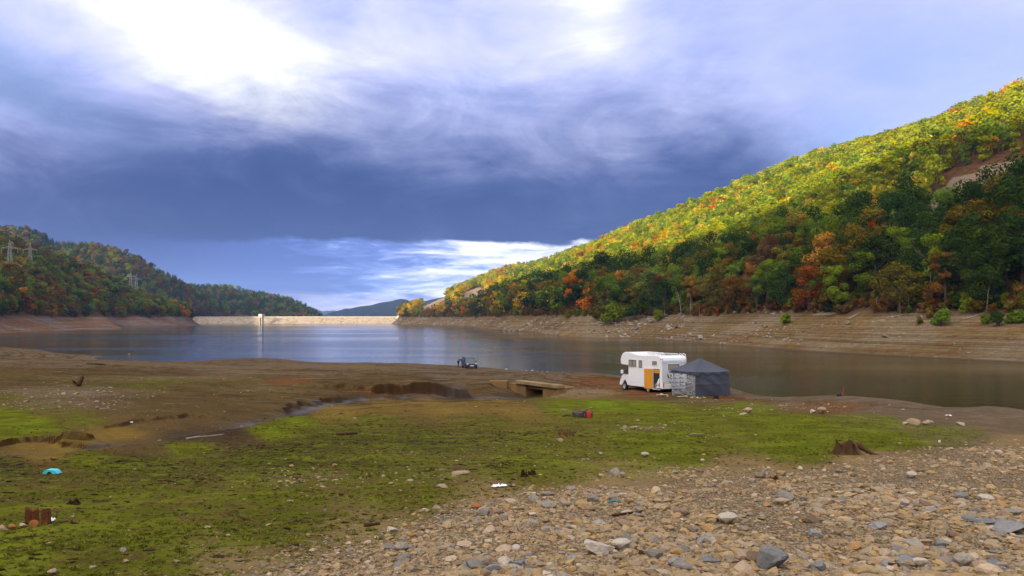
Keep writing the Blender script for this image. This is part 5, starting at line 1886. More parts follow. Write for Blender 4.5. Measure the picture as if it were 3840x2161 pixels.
def make_car():
    p = w_at(1758, 1384, 118.0)
    zg = gz(p[0], p[1])
    root = empty('car', (p[0], p[1] + 1.6, zg), R(-90 + 13))       # local +x is the nose
    tag(root, 'dark blue people carrier parked at the water edge facing us', 'car')
    Wd = 0.89
    # body shell: cross sections along x, each (x, half width at sill, half width at belt, z bottom, z belt)
    st = [(-2.10, 0.78, 0.80, 0.42, 0.95), (-1.9, 0.87, 0.88, 0.24, 1.02), (-1.0, Wd, 0.885, 0.20, 1.02), (0.4, Wd, 0.885, 0.20, 0.99), (1.15, Wd, 0.87, 0.20, 0.97), (1.75, 0.87, 0.82, 0.22, 0.88), (2.10, 0.80, 0.74, 0.28, 0.76), (2.22, 0.70, 0.66, 0.36, 0.66)]
    mb = MB()
    rings = []
    for x, ws, wb, zb, zt in st:
        zm = (zb + zt) / 2
        rings.append([(x, -ws * 0.94, zb), (x, -ws, zb + 0.10), (x, -ws * 1.01, zm), (x, -wb, zt - 0.06), (x, -wb * 0.93, zt), (x, 0, zt + 0.035), (x, wb * 0.93, zt), (x, wb, zt - 0.06), (x, ws * 1.01, zm), (x, ws, zb + 0.10), (x, ws * 0.94, zb)])
    n = 11
    vs_ = [q for r in rings for q in r]
    fs_ = [(k * n + i, k * n + (i + 1) % n, (k + 1) * n + (i + 1) % n, (k + 1) * n + i) for k in range(len(rings) - 1) for i in range(n)]
    fs_ += [tuple(range(n))[::-1], tuple((len(rings) - 1) * n + i for i in range(n))]
    mb.put(vs_, fs_)
    mb.build('body', CARP, root, smooth=False, bevel=0.0)
    # greenhouse
    def gh(x0, x1, x2, x3, wb, wt, z0, z1):
        return [(x0, -wb, z0), (x3, -wb * 0.96, z0), (x3, wb * 0.96, z0), (x0, wb, z0), (x1, -wt, z1), (x2, -wt, z1), (x2, wt, z1), (x1, wt, z1)]
    mb = MB()
    mb.put(gh(-2.02, -1.72, 0.30, 1.22, 0.82, 0.64, 0.985, 1.56), [(0, 1, 5, 4), (1, 2, 6, 5), (2, 3, 7, 6), (3, 0, 4, 7), (4, 5, 6, 7)])
    g = mb.build('glasshouse', CARG, root)
    mb = MB()
    mb.put(gh(-1.80, -1.72, 0.22, 0.40, 0.675, 0.60, 1.555, 1.63), [(0, 1, 5, 4), (1, 2, 6, 5), (2, 3, 7, 6), (3, 0, 4, 7), (4, 5, 6, 7), (0, 3, 2, 1)])
    mb.build('roof', CARP, root, bevel=0.02)
    for s in (-1, 1):
        for (xa, xb, r) in ((1.21, 0.30, 0.035), (-0.35, -0.35, 0.035), (-2.0, -1.72, 0.06)):
            mb = MB(); mb.tube((xa, s * (0.80 if xa > 0 else 0.82), 0.98), (xb, s * 0.645, 1.57), r, r, 6); mb.build('pillar', CARP, g)
        hl = MB(); hl.box((1.98, s * 0.60, 0.70), (0.34, 0.30, 0.17), Matrix.Rotation(s * R(-24), 3, 'Z')); hl.build('headlight', HEADL, root, bevel=0.04)
        mm = MB(); mm.box((0.72, s * 0.98, 1.06), (0.12, 0.18, 0.14)); mm.build('wing_mirror', CARP, root, bevel=0.04)
        for x in (-1.32, 1.32):
            wheel(root, x, s * 0.80, 0.31, 0.315, 0.20, s)
            mb = MB(); mb.lathe([(0.0, s * 0.002), (0.37, s * 0.002)], 20, 'y', c=(x, s * (Wd * 1.01 + 0.002), 0.33)); mb.build('wheel_arch', BLACK, root, fix=False)
    mb = MB(); mb.box((2.165, 0, 0.69), (0.06, 0.62, 0.12)); gr = mb.build('grille', BLACK, root, bevel=0.01)
    mb = MB(); mb.box((2.20, 0, 0.63), (0.03, 0.60, 0.02)); mb.build('chrome_strip', CHROME, gr)
    mb = MB(); mb.lathe([(0, 0.012), (0.055, 0.012), (0.065, 0.0)], 16, 'z'); e = mb.build('round_badge', CHROME, gr); e.location = (2.205, 0, 0.70); e.rotation_euler = (0, R(90), 0)
    mb = MB(); mb.box((2.20, 0, 0.42), (0.10, 1.30, 0.24)); bp = mb.build('front_bumper', CARP, root, bevel=0.04)
    mb = MB(); mb.box((2.256, 0, 0.48), (0.012, 0.52, 0.11)); mb.build('number_plate', mat('plate_white', (0.75, 0.75, 0.75), 0.5), bp)
    mb = MB(); mb.box((2.252, 0, 0.34), (0.012, 0.9, 0.10)); mb.build('lower_grille', BLACK, bp)
    mb = MB(); mb.tube((1.25, 0.25, 1.005), (0.85, 0.65, 1.10), 0.012, n=5); mb.build('wiper', BLACK, root)
    return root


car = make_car()


def skin_person(name, pts, edges, rad, mat_, parent=None, root_i=0):
    me = bpy.data.meshes.new(name)
    me.from_pydata(pts, edges, [])
    o = link(name, me, parent)
    sk = o.modifiers.new('skin', 'SKIN')
    sk.use_smooth_shade = True
    for i, r in enumerate(rad):
        v = me.skin_vertices[0].data[i]
        v.radius = (r, r) if not hasattr(r, '__len__') else r
        v.use_root = (i == root_i)
    sd = o.modifiers.new('sub', 'SUBSURF'); sd.levels = 1; sd.render_levels = 1
    me.materials.append(mat_)
    return o


def make_person():
    p = w_at(1713, 1377, 122.6)
    root = empty('person', (p[0] + 0.22, p[1], gz(p[0], p[1])), R(20))
    tag(root, 'person in a blue jacket bending forward at the back of the parked car', 'person')
    # bending forward towards local +x, one continuous body
    pts = [(0, 0, 0.92), (0.10, 0, 1.05), (0.26, 0, 1.20), (0.40, 0, 1.30), (0.49, 0, 1.34), (0.60, 0, 1.37),        # pelvis, waist, chest, shoulders, neck, head
           (0.01, 0.10, 0.86), (0.05, 0.12, 0.48), (-0.03, 0.12, 0.09), (0.13, 0.13, 0.04),
           (0.01, -0.10, 0.86), (0.02, -0.12, 0.48), (-0.10, -0.12, 0.09), (0.06, -0.13, 0.04),
           (0.38, 0.19, 1.29), (0.46, 0.24, 1.02), (0.62, 0.20, 0.86), (0.70, 0.18, 0.84), (0.38, -0.19, 1.29), (0.46, -0.24, 1.02), (0.62, -0.20, 0.86), (0.70, -0.18, 0.84)]
    ed = [(0, 1), (1, 2), (2, 3), (3, 4), (4, 5), (0, 6), (6, 7), (7, 8), (8, 9), (0, 10), (10, 11), (11, 12), (12, 13), (3, 14), (14, 15), (15, 16), (16, 17), (3, 18), (18, 19), (19, 20), (20, 21)]
    rad = [0.145, 0.14, 0.15, 0.12, 0.055, 0.095, 0.095, 0.062, 0.045, 0.04, 0.095, 0.062, 0.045, 0.04, 0.065, 0.048, 0.036, 0.038, 0.065, 0.048, 0.036, 0.038]
    skin = mat('skin', (0.42, 0.26, 0.19), 0.6)
    skin_person('body', pts, ed, rad, skin, root)
    jk = mat('jacket_blue', (0.055, 0.055, 0.19), 0.8, var=0.15, scale=8)
    tr = mat('trousers_dark', (0.02, 0.02, 0.035), 0.85)
    jp = [pts[i] for i in (0, 1, 2, 3, 14, 15, 16, 18, 19, 20)]
    skin_person('jacket', jp, [(0, 1), (1, 2), (2, 3), (3, 4), (4, 5), (5, 6), (3, 7), (7, 8), (8, 9)], [0.165, 0.165, 0.172, 0.135, 0.08, 0.062, 0.047, 0.08, 0.062, 0.047], jk, root)
    tp = [pts[i] for i in (0, 6, 7, 8, 10, 11, 12)]
    skin_person('trousers', tp, [(0, 1), (1, 2), (2, 3), (0, 4), (4, 5), (5, 6)], [0.155, 0.11, 0.076, 0.062, 0.11, 0.076, 0.062], tr, root)
    mb = MB()
    for s in (1, -1):
        q = pts[9] if s > 0 else pts[13]
        mb.box((q[0] - 0.05, q[1], 0.045), (0.27, 0.10, 0.09))
    mb.build('shoe', tr, root, bevel=0.02)
    mb = MB(); mb.lathe([(0, 0.115), (0.06, 0.10), (0.102, 0.05), (0.106, 0.0), (0.09, -0.04)], 14); h = mb.build('hair', mat('hair_dark', (0.03, 0.02, 0.015), 0.7), root, smooth=True)
    h.location = (0.60, 0, 1.385); h.rotation_euler = (0, R(25), 0)


make_person()


# ------------------------------------------------------------------ placing by sight line on the near ground
_Dm = np.geomspace(4.3, 150, 5000)


def hit(px, py):
    X = (px - CX) / F_PX * _Dm
    zr = EYE - (py - HZ) / F_PX * _Dm
    g = ground_z(X, _Dm)
    i = np.nonzero(g >= zr)[0]
    k = i[0] if len(i) else len(_Dm) - 1
    return float(X[k]), float(_Dm[k]), float(g[k])


# ------------------------------------------------------------------ stones
def stone_arrays(rng, flat):
    bm = bmesh.new()
    bmesh.ops.create_icosphere(bm, subdivisions=2, radius=1.0)
    P = np.array([v.co[:] for v in bm.verts])
    Fc = [[v.index for v in f.verts] for f in bm.faces]
    bm.free()
    for _ in range(12):
        nrm = rng.normal(size=3); nrm /= np.linalg.norm(nrm)
        d = rng.uniform(0.36, 0.82)
        o = P @ nrm - d
        P = P - np.outer(np.maximum(o, 0) * 0.93, nrm)
    P = P * np.array([rng.uniform(0.9, 1.3), rng.uniform(0.6, 0.95), flat * 0.9]) + rng.normal(size=P.shape) * 0.018
    P /= np.abs(P[:, 0]).max()
    return P, Fc


STONE_V = []
for k in range(10):
    STONE_V.append(stone_arrays(np.random.default_rng(900 + k), [0.30, 0.42, 0.55, 0.36, 0.62, 0.25, 0.48, 0.70, 0.33, 0.45][k]))


def stone_material(name, stops, obj_random=True, fixed=None):
    m = bpy.data.materials.new(name)
    m.use_nodes = True
    t = m.node_tree
    N = NT(t)
    b = t.nodes['Principled BSDF']
    tc = N.node('ShaderNodeTexCoord').outputs['Object']
    rnd = N.node('ShaderNodeObjectInfo').outputs['Random']
    base = N.ramp(rnd, stops)
    off = N.node('ShaderNodeVectorMath', operation='ADD')
    N.put(off.inputs[0], tc); N.put(off.inputs[1], N.xyz(N.mul(rnd, 37.0), N.mul(rnd, 11.0), 0.0))
    n = N.noise(off.outputs[0], 2.2, 6, 0.65, 0.6)
    n2 = N.noise(N.vmul(off.outputs[0], (0.7, 1.0, 3.5)), 3.5, 5, 0.7)
    k = N.mad(N.sub(n, 0.5), 0.9, N.mad(N.sub(n2, 0.5), 0.7, 1.0))
    sc = N.node('ShaderNodeVectorMath', operation='SCALE')
    N.put(sc.inputs[0], base); N.put(sc.inputs['Scale'], k)
    c = N.mix(N.mul(N.sstep(n, 0.55, 0.72), 0.55), sc.outputs[0], (0.30, 0.17, 0.07))
    t.links.new(c, b.inputs['Base Color'])
    b.inputs['Roughness'].default_value = 0.85
    b.inputs['Specular IOR Level'].default_value = 0.06
    bn = N.node('ShaderNodeBump'); bn.inputs['Strength'].default_value = 0.5; bn.inputs['Distance'].default_value = 0.08
    N.put(bn.inputs['Height'], N.add(n, N.mul(n2, 0.6)))
    t.links.new(bn.outputs[0], b.inputs['Normal'])
    return m


SM = {
    'gravel': stone_material('gravel_stone', [(0.0, (0.18, 0.145, 0.105)), (0.18, (0.35, 0.23, 0.10)), (0.34, (0.24, 0.205, 0.16)), (0.50, (0.42, 0.29, 0.14)), (0.66, (0.21, 0.142, 0.072)), (0.80, (0.32, 0.26, 0.18)), (0.92, (0.37, 0.21, 0.08)), (1.0, (0.50, 0.41, 0.29))]),
    'grey': stone_material('grey_stone', [(0.0, (0.165, 0.15, 0.125)), (0.5, (0.235, 0.21, 0.175)), (1.0, (0.31, 0.27, 0.21))]),
    'blue': stone_material('blue_grey_stone', [(0.0, (0.165, 0.165, 0.165)), (1.0, (0.25, 0.245, 0.235))]),
    'tan': stone_material('tan_stone', [(0.0, (0.28, 0.20, 0.12)), (1.0, (0.40, 0.30, 0.20))]),
    'ochre': stone_material('ochre_stone', [(0.0, (0.33, 0.19, 0.075)), (1.0, (0.42, 0.27, 0.12))]),
    'pale': stone_material('pale_stone', [(0.0, (0.37, 0.31, 0.24)), (1.0, (0.50, 0.43, 0.35))]),
    'brown': stone_material('brown_stone', [(0.0, (0.15, 0.10, 0.065)), (1.0, (0.24, 0.17, 0.115))]),
    'rust': stone_material('rusty_stone', [(0.0, (0.28, 0.10, 0.03)), (1.0, (0.33, 0.14, 0.045))]),
}
STONE_ME = {}


def stone_mesh(k, cls):
    if (k, cls) not in STONE_ME:
        P, Fc = STONE_V[k]
        me = bpy.data.meshes.new('stone')
        me.from_pydata(P.tolist(), [], Fc)
        me.materials.append(SM[cls])
        me.update()
        STONE_ME[(k, cls)] = me
    return STONE_ME[(k, cls)]


STONE_P = []
for k in range(10):
    o = bpy.data.objects.new('gravel_stone', stone_mesh(k, 'gravel'))
    PROT.objects.link(o)
    STONE_P.append(o)

# particular stones: column, row of the foot, width in photo pixels, height share, class, proto, label
SPECIAL = [
    (2905, 2135, 150, .55, 'blue', 2, 'big blue grey boulder at the lower edge of the gravel'),
    (2245, 2080, 122, .45, 'pale', 6, 'large pale rounded boulder half bedded in the gravel'),
    (2328, 2062, 70, .55, 'pale', 7, 'whitish stone touching the large pale boulder'),
    (2945, 1880, 76, .45, 'grey', 4, 'round smooth grey stone alone on the fine gravel'),
    (2728, 1965, 72, .55, 'pale', 7, 'pale angular stone with a steep side on the gravel'),
    (2658, 1996, 52, .55, 'ochre', 4, 'ochre yellow lump of rock on the gravel'),
    (3050, 1960, 90, .30, 'brown', 3, 'purplish brown slab lying tilted in the gravel'),
    (3725, 1968, 100, .25, 'blue', 0, 'long thin slate slab near the right edge'),
    (3790, 2000, 125, .32, 'blue', 5, 'widest blue grey slab at the right edge of the gravel'),
    (3615, 2130, 66, .80, 'grey', 7, 'upright grey stone near the lower right corner'),
    (3420, 1795, 36, .75, 'pale', 7, 'pale pointed stone standing in the middle of the gravel'),
    (1727, 1782, 74, .26, 'tan', 0, 'flat tan rock slab on the grass below the dark clump'),
    (1660, 1828, 58, .24, 'tan', 3, 'flat brownish stone between the grass and the gravel'),
    (1998, 1882, 44, .55, 'grey', 4, 'rounded grey stone with an orange weed beside it'),
    (1897, 1910, 28, .60, 'ochre', 4, 'small round yellow stone on the grass edge'),
    (1790, 1908, 52, .40, 'rust', 1, 'rusty orange stone lying on the grass edge'),
    (1466, 1996, 46, .40, 'pale', 2, 'whitish grey stone alone on the grass'),
    (2418, 1715, 32, .60, 'pale', 7, 'pale wedge shaped stone alone on the green slope'),
    (2310, 1782, 66, .45, 'grey', 3, 'low grey boulder on the upper edge of the gravel'),
    (3082, 1552, 34, .75, 'tan', 7, 'pale tan boulder beside the track, with rubble next to it'),
    (3050, 1550, 26, .55, 'pale', 2, 'whitish rubble stone against the tan boulder'),
    (3428, 1594, 66, .34, 'tan', 4, 'long loaf shaped stone beside the track'),
    (3396, 1594, 22, .55, 'pale', 2, 'small pale stone at the left end of the loaf shaped one'),
    (3474, 1596, 26, .62, 'tan', 7, 'small tan stone at the right end of the loaf shaped one'),
    (3490, 1586, 30, .36, 'tan', 1, 'flat tan stone behind the loaf shaped one'),
    (3608, 1596, 38, .40, 'pale', 6, 'pale stone with a dark hollow far along the track'),
    (2806, 1550, 30, .70, 'tan', 7, 'tan boulder lying with flat stones below the tent'),
    (2790, 1556, 38, .25, 'tan', 0, 'flat stone just left of the tan boulder below the tent'),
    (2100, 1658, 26, .55, 'tan', 4, 'little block of tan stone below the straw coloured stump'),
    (122, 1978, 36, .72, 'rust', 4, 'bright orange stone leaning on the rotten posts'),
    (78, 1980, 34, .50, 'tan', 2, 'tan stone at the foot of the rotten posts'),
    (38, 1988, 36, .60, 'rust', 2, 'rusty brown stone left of the rotten posts'),
    (8, 1988, 36, .50, 'tan', 1, 'stone cut by the left picture edge beside the posts'),
    (457, 2072, 28, .62, 'grey', 4, 'round grey stone on the left grass'),
    (192, 2160, 40, .55, 'tan', 7, 'tan stone at the lower left corner'),
    (468, 2112, 28, .45, 'tan', 2, 'brownish stone next to the lower left corner grass'),
    (271, 1945, 18, .65, 'tan', 7, 'tiny pyramid shaped stone right of the rotten posts'),
    (3440, 2050, 110, .26, 'grey', 3, 'wide flat grey slab among the gravel'),
    (2560, 2135, 86, .36, 'grey', 1, 'flat grey stone low in front of the blue boulder'),
    (1845, 2150, 84, .40, 'blue', 8, 'flat blue grey stone at the lower picture edge'),
]
rs = random.Random(5)
placed = []
for px, py, w, hs, cls, k, lab in SPECIAL:
    x, y, z = hit(px, min(py, 2158))
    r = w / 2 / F_PX * y
    P, _ = STONE_V[k]
    ph = P[:, 2].max() - P[:, 2].min()
    sz = 2 * r * hs / ph * 1.15
    o = link('stone', stone_mesh(k, cls), None, (x, y + r * 0.35, z + sz * ph * 0.28), (rs.uniform(-.1, .1), rs.uniform(-.1, .1), rs.uniform(-0.35, 0.35)), (r, r * 0.95, sz))
    tag(o, lab, 'stone')
    placed.append((x, y, r))
placed = np.array(placed)

# the gravel itself
rng = np.random.default_rng(2024)
NC = 250000
half = rng.uniform(0, 1, NC) < 0.52
a = np.where(half, rng.uniform(-0.30, 0.62, NC), rng.uniform(-0.60, 0.62, NC))
r = np.exp(np.where(half, rng.uniform(math.log(4.4), math.log(19), NC), rng.uniform(math.log(4.4), math.log(85), NC)))
near = r < 26
X, Y = r * np.sin(a), r * np.cos(a)
Z = ground_z(X, Y)
g, soil, gr, px, py = cover(X, Y, Z)
clump = fbm(X * 0.8, Y * 0.8, 3, 202)
p = np.clip(gr, 0, 1) ** 1.3 * (0.62 + 0.75 * clump) * 0.92 + 0.014 * (0.3 + np.clip(fbm(X * 0.25, Y * 0.25, 3, 203), 0, 1)) + 0.05 * sst(py, 1900, 2161) * sst(px, 300, 1300)
sz = np.exp(rng.normal(math.log(0.0145), 0.62, NC)) * (1 + 0.30 * np.clip((px - 2300) / 1500, -0.5, 1)) * (0.85 + 0.45 * clump)
sz = np.clip(sz, 0.006, 0.080)
sz = np.where(gr < 0.4, np.minimum(sz, 0.045), sz)
sz *= np.where(r > 20, 1.5, 1.0) * np.where(r > 34, 1.6, 1.0)
keep = (rng.uniform(0, 1, NC) < p) & (px > -300) & (px < 4150) & (sz * F_PX / Y > 1.3) & ((Y < 62) | (px < 1000))
dd = ((X[:, None] - placed[None, :, 0]) ** 2 + (Y[:, None] - placed[None, :, 1]) ** 2 < (placed[None, :, 2] * 0.8) ** 2).any(1)
keep &= ~dd
X, Y, Z, sz, px, py, gr = [v[keep] for v in (X, Y, Z, sz, px, py, gr)]
nS = len(X)
print('stones', nS)
pid = rng.integers(0, 10, nS)
rot = np.stack([rng.normal(0, 0.16, nS), rng.normal(0, 0.16, nS), rng.uniform(0, 6.28, nS)], -1)
fl = rng.uniform(0.75, 1.25, nS)
scl = np.stack([sz, sz * rng.uniform(0.75, 1.1, nS), sz * fl], -1)
zc = Z + sz * np.array([np.ptp(STONE_V[k][0][:, 2]) for k in pid]) * fl * 0.14
inview = (px > 20) & (px < 3820) & (py < 2150)
big = np.argsort(-(sz * F_PX / Y) * inview)[:235]
CLSW = ['grey', 'tan', 'blue', 'ochre', 'pale', 'brown']
WORD = {'grey': 'grey', 'tan': 'tan', 'blue': 'blue grey', 'ochre': 'ochre', 'pale': 'whitish', 'brown': 'brown'}
for i in big:
    cls = CLSW[rng.choice(6, p=[.36, .31, .10, .05, .05, .13])]
    k = int(pid[i])
    o = link('stone', stone_mesh(k, cls), None, (X[i], Y[i], zc[i]), tuple(rot[i]), tuple(scl[i]))
    shape = 'flat' if k in (0, 3, 5, 8) else 'chunky' if k in (4, 7) else 'rounded'
    if gr[i] < 0.35: wh = 'loose on the grass'
    elif py[i] > 2060: wh = 'in the front gravel'
    elif py[i] > 1930: wh = 'in the middle gravel'
    elif py[i] > 1820: wh = 'in the upper gravel'
    else: wh = 'on the gravel rim'
    sd = 'near the right edge' if px[i] > 3250 else 'below the tent' if px[i] > 2350 else 'right of the middle' if px[i] > 1900 else 'left of the middle'
    tag(o, f'{WORD[cls]} {shape} stone {wh}, {sd}', 'stone', f'{WORD[cls]} {shape} stones {wh}, {sd}')
rest = np.ones(nS, bool)
rest[big] = False
scatter_object('gravel', 'small loose stones of the gravel bank', np.stack([X, Y, zc], -1)[rest], rot[rest], scl[rest], pid[rest], STONE_P)

# ------------------------------------------------------------------ dark clods of mud and dead weed on the grass
CLOD = mat('mud_clod', (0.040, 0.026, 0.014), 0.95, var=0.5, scale=3.0, bump=0.8, bscale=6, obj_var=0.5)
CLOD_P = []
for k in range(5):
    rg = np.random.default_rng(40 + k)
    P, Fc = stone_arrays(rg, 0.22)
    P = P * np.array([1.0, rg.uniform(0.35, 0.7), 1.0]) + rg.normal(size=P.shape) * np.array([0.09, 0.09, 0.06])
    me = bpy.data.meshes.new('clod'); me.from_pydata(P.tolist(), [], Fc); me.materials.append(CLOD); me.update()
    o = bpy.data.objects.new('clod', me); PROT.objects.link(o); CLOD_P.append(o)
rng = np.random.default_rng(77)
NC = 60000
a = rng.uniform(-0.60, 0.60, NC); r = np.exp(rng.uniform(math.log(4.6), math.log(62), NC))
X, Y = r * np.sin(a), r * np.cos(a)
Z = ground_z(X, Y)
g, soil, gr, px, py = cover(X, Y, Z)
pat = fbm(X * 0.5, Y * 0.9, 4, 313)
dens = np.exp(-((py - 1740) / 170.0) ** 2) * (px < 2000) + 0.5 * np.exp(-((py - 1640) / 90.0) ** 2) * (px > 900) * (px < 2700) + 0.25 * (px < 1500) * (py > 1850)
keep = rng.uniform(0, 1, NC) < dens * (0.10 + 0.9 * sst(pat, 0.0, 0.6)) * (g > 0.3) * (1 - gr) * 0.75
X, Y, Z, px, py = [v[keep] for v in (X, Y, Z, px, py)]
n = len(X)
s = np.minimum(np.exp(rng.normal(math.log(0.019), 0.5, n)), 0.042) * (1 + 0.03 * Y)
scatter_object('mud_clods', 'dark clods of mud and dead weed strewn over the grass', np.stack([X, Y, Z + 0.004], -1), np.stack([rng.normal(0, .1, n), rng.normal(0, .1, n), rng.normal(0, 0.5, n)], -1),
               np.stack([s * 1.3, s, s * rng.uniform(0.5, 1.1, n)], -1), rng.integers(0, 5, n), CLOD_P)
print('clods', n)

# ------------------------------------------------------------------ short grass tufts on the near slope
GR_P = []
for k, (c1, nm) in enumerate((((0.090, 0.106, 0.008), 'green'), ((0.128, 0.144, 0.011), 'light'), ((0.146, 0.118, 0.020), 'dry'), ((0.064, 0.076, 0.007), 'dark'))):
    gm = mat('grass_' + nm, c1, 0.9, var=0.3, scale=4, obj_var=0.25, spec=0.1)
    rg = np.random.default_rng(60 + k)
    V, Fq = [], []
    for b in range(16):
        a_, rr = rg.uniform(0, 6.28), rg.uniform(0, 0.9)
        x0, y0 = rr * math.cos(a_), rr * math.sin(a_)
        hh = rg.uniform(0.45, 1.0); lx, ly = rg.normal(0, 0.45, 2)
        wa = rg.uniform(0, 6.28); wx, wy = 0.11 * math.cos(wa), 0.11 * math.sin(wa)
        b0 = len(V)
        V += [(x0 - wx, y0 - wy, -0.1), (x0 + wx, y0 + wy, -0.1), (x0 + lx * .5 + wx * .8, y0 + ly * .5 + wy * .8, hh * .65), (x0 + lx * .5 - wx * .8, y0 + ly * .5 - wy * .8, hh * .65), (x0 + lx, y0 + ly, hh)]
        Fq += [(b0, b0 + 1, b0 + 2, b0 + 3), (b0 + 3, b0 + 2, b0 + 4)]
    me = bpy.data.meshes.new('tuft'); me.from_pydata(V, [], Fq); me.materials.append(gm); me.update()
    o = bpy.data.objects.new('tuft', me); PROT.objects.link(o); GR_P.append(o)
rng = np.random.default_rng(88)
NC = 150000
a = rng.uniform(-0.60, 0.60, NC); r = np.exp(rng.uniform(math.log(4.4), math.log(30), NC))
X, Y = r * np.sin(a), r * np.cos(a)
Z = ground_z(X, Y)
g, soil, gr, px, py = cover(X, Y, Z)
pat = fbm(X * 1.3, Y * 1.7, 4, 414)
keep = rng.uniform(0, 1, NC) < np.clip(g, 0, 1) ** 1.5 * (1 - gr) ** 2 * (0.25 + 0.75 * sst(pat, -0.35, 0.25)) * 0.62
keep &= (Y < 30)
X, Y, Z, px, py, g = [v[keep] for v in (X, Y, Z, px, py, g)]
n = len(X)
s = np.exp(rng.normal(math.log(0.0125), 0.35, n)) * (1 + 0.012 * Y)
kind = rng.choice(4, n, p=[.34, .22, .24, .20])
scatter_object('grass', 'very short sparse grass on the slope in front', np.stack([X, Y, Z], -1), np.stack([np.zeros(n), np.zeros(n), rng.uniform(0, 6.28, n)], -1),
               np.stack([s * 1.5, s * 1.5, s * rng.uniform(0.6, 1.2, n)], -1), kind, GR_P)
print('tufts', n)

# ------------------------------------------------------------------ stumps, posts, driftwood
WOOD = mat('rotten_wood', (0.105, 0.060, 0.030), 0.95, var=0.5, scale=5, bump=1.0, bscale=22, second=(0.060, 0.034, 0.018))
WOOD_D = mat('dark_wood', (0.050, 0.028, 0.016), 0.95, var=0.5, scale=6, bump=1.0, bscale=20)
WOOD_P = mat('bleached_wood', (0.27, 0.22, 0.165), 0.9, var=0.3, scale=4, bump=0.6, bscale=16)
STRAW = mat('fibrous_root', (0.19, 0.115, 0.040), 0.95, var=0.5, scale=7, bump=1.0, bscale=26, second=(0.10, 0.055, 0.022))


def stump_mesh(seed, ridges, jag, flare, nring=9, nseg=44):
    """ragged stump of unit radius and unit height"""
    rg = np.random.default_rng(seed)
    ph = rg.uniform(0, 6.28, 4)
    V, Fc = [], []
    for k in range(nring):
        t = k / (nring - 1)
        for i in range(nseg):
            a = 2 * math.pi * i / nseg
            root = (0.5 + 0.5 * math.cos(ridges * a + ph[0])) ** 2
            rr = 0.62 + 0.10 * math.cos(2 * a + ph[1]) + 0.06 * math.cos(11 * a + ph[2]) + flare * (1 - t) ** 2.6 * (0.25 + root)
            top = 1.0 - jag * (0.5 + 0.5 * math.sin(3 * a + ph[3])) - jag * 0.35 * rg.uniform()
            V.append((rr * math.cos(a), rr * math.sin(a), t * top - 0.08))
        # inner hollow
    for i in range(nseg):
        a = 2 * math.pi * i / nseg
        V.append((0.34 * math.cos(a), 0.34 * math.sin(a), 0.35 + 0.1 * math.sin(5 * a)))
    for k in range(nring):
        for i in range(nseg):
            j = (i + 1) % nseg
            Fc.append((k * nseg + i, k * nseg + j, (k + 1) * nseg + j, (k + 1) * nseg + i))
    Fc.append(tuple(nring * nseg + i for i in range(nseg)))
    return V, Fc


def stump(px, py, wpx, hpx, seed, m, label, ridges=4, jag=0.35, flare=0.45, name='tree_stump', rz=0.0, tilt=0.0):
    x, y, z = hit(px, py)
    V, Fc = stump_mesh(seed, ridges, jag, flare)
    mb = MB(); mb.put(V, Fc)
    o = mb.build(name, m)
    r = wpx / 2 / F_PX * y / 0.95
    h = hpx / F_PX * y
    o.location = (x, y + r * 0.4, z)
    o.scale = (r, r * 0.8, h)
    o.rotation_euler = (0, tilt, rz)
    tag(o, label, 'stump')
    return o


b = stump(3180, 1706, 96, 60, 3, WOOD, 'weathered grey brown stump with spread roots at the rim of the gravel', ridges=5, jag=0.30, flare=0.5, rz=0.4)
# roots of that stump
x, y, z = hit(3195, 1704)
for k, (dx, dy, ln) in enumerate(((0.26, -0.05, 0.34), (-0.22, -0.16, 0.2), (0.02, -0.24, 0.18))):
    mb = MB(); mb.path([(x + dx * 0.4, y + dy * 0.4 + 0.1, z + 0.17), (x + dx * 0.8, y + dy * 0.8 + 0.05, z + 0.09), (x + dx * 1.3, y + dy * 1.2, z + 0.01), (x + dx * 1.3 + dx / abs(dx) * ln * 0.4, y + dy * 1.4, z - 0.02)], [0.06, 0.045, 0.03, 0.01], 8)
    q = mb.build('root', WOOD, None, smooth=True)
    q.parent = b
    q.matrix_parent_inverse = Matrix.LocRotScale(b.location, b.rotation_euler, b.scale).inverted()
stump(2112, 1638, 48, 34, 8, STRAW, 'straw coloured fibrous stump cone on the middle of the grass', ridges=6, jag=0.45, flare=0.75)
stump(2143, 1636, 26, 22, 9, STRAW, 'small hollow root stump leaning on the straw coloured one', ridges=3, jag=0.3, flare=0.25)
stump(1965, 1790, 36, 32, 14, WOOD_D, 'dark brown ragged stump where the grass meets the gravel', ridges=5, jag=0.45, flare=0.45)
stump(1995, 1783, 38, 22, 15, WOOD_D, 'low dark root clump joined behind the ragged stump', ridges=4, jag=0.5, flare=0.4)
stump(2906, 1802, 46, 18, 16, WOOD, 'low brown root clump alone on the upper gravel', ridges=4, jag=0.5, flare=0.5)
stump(274, 1893, 44, 24, 19, WOOD_D, 'dark pointed mud clump on the left grass', ridges=3, jag=0.5, flare=0.8, name='root_clump')
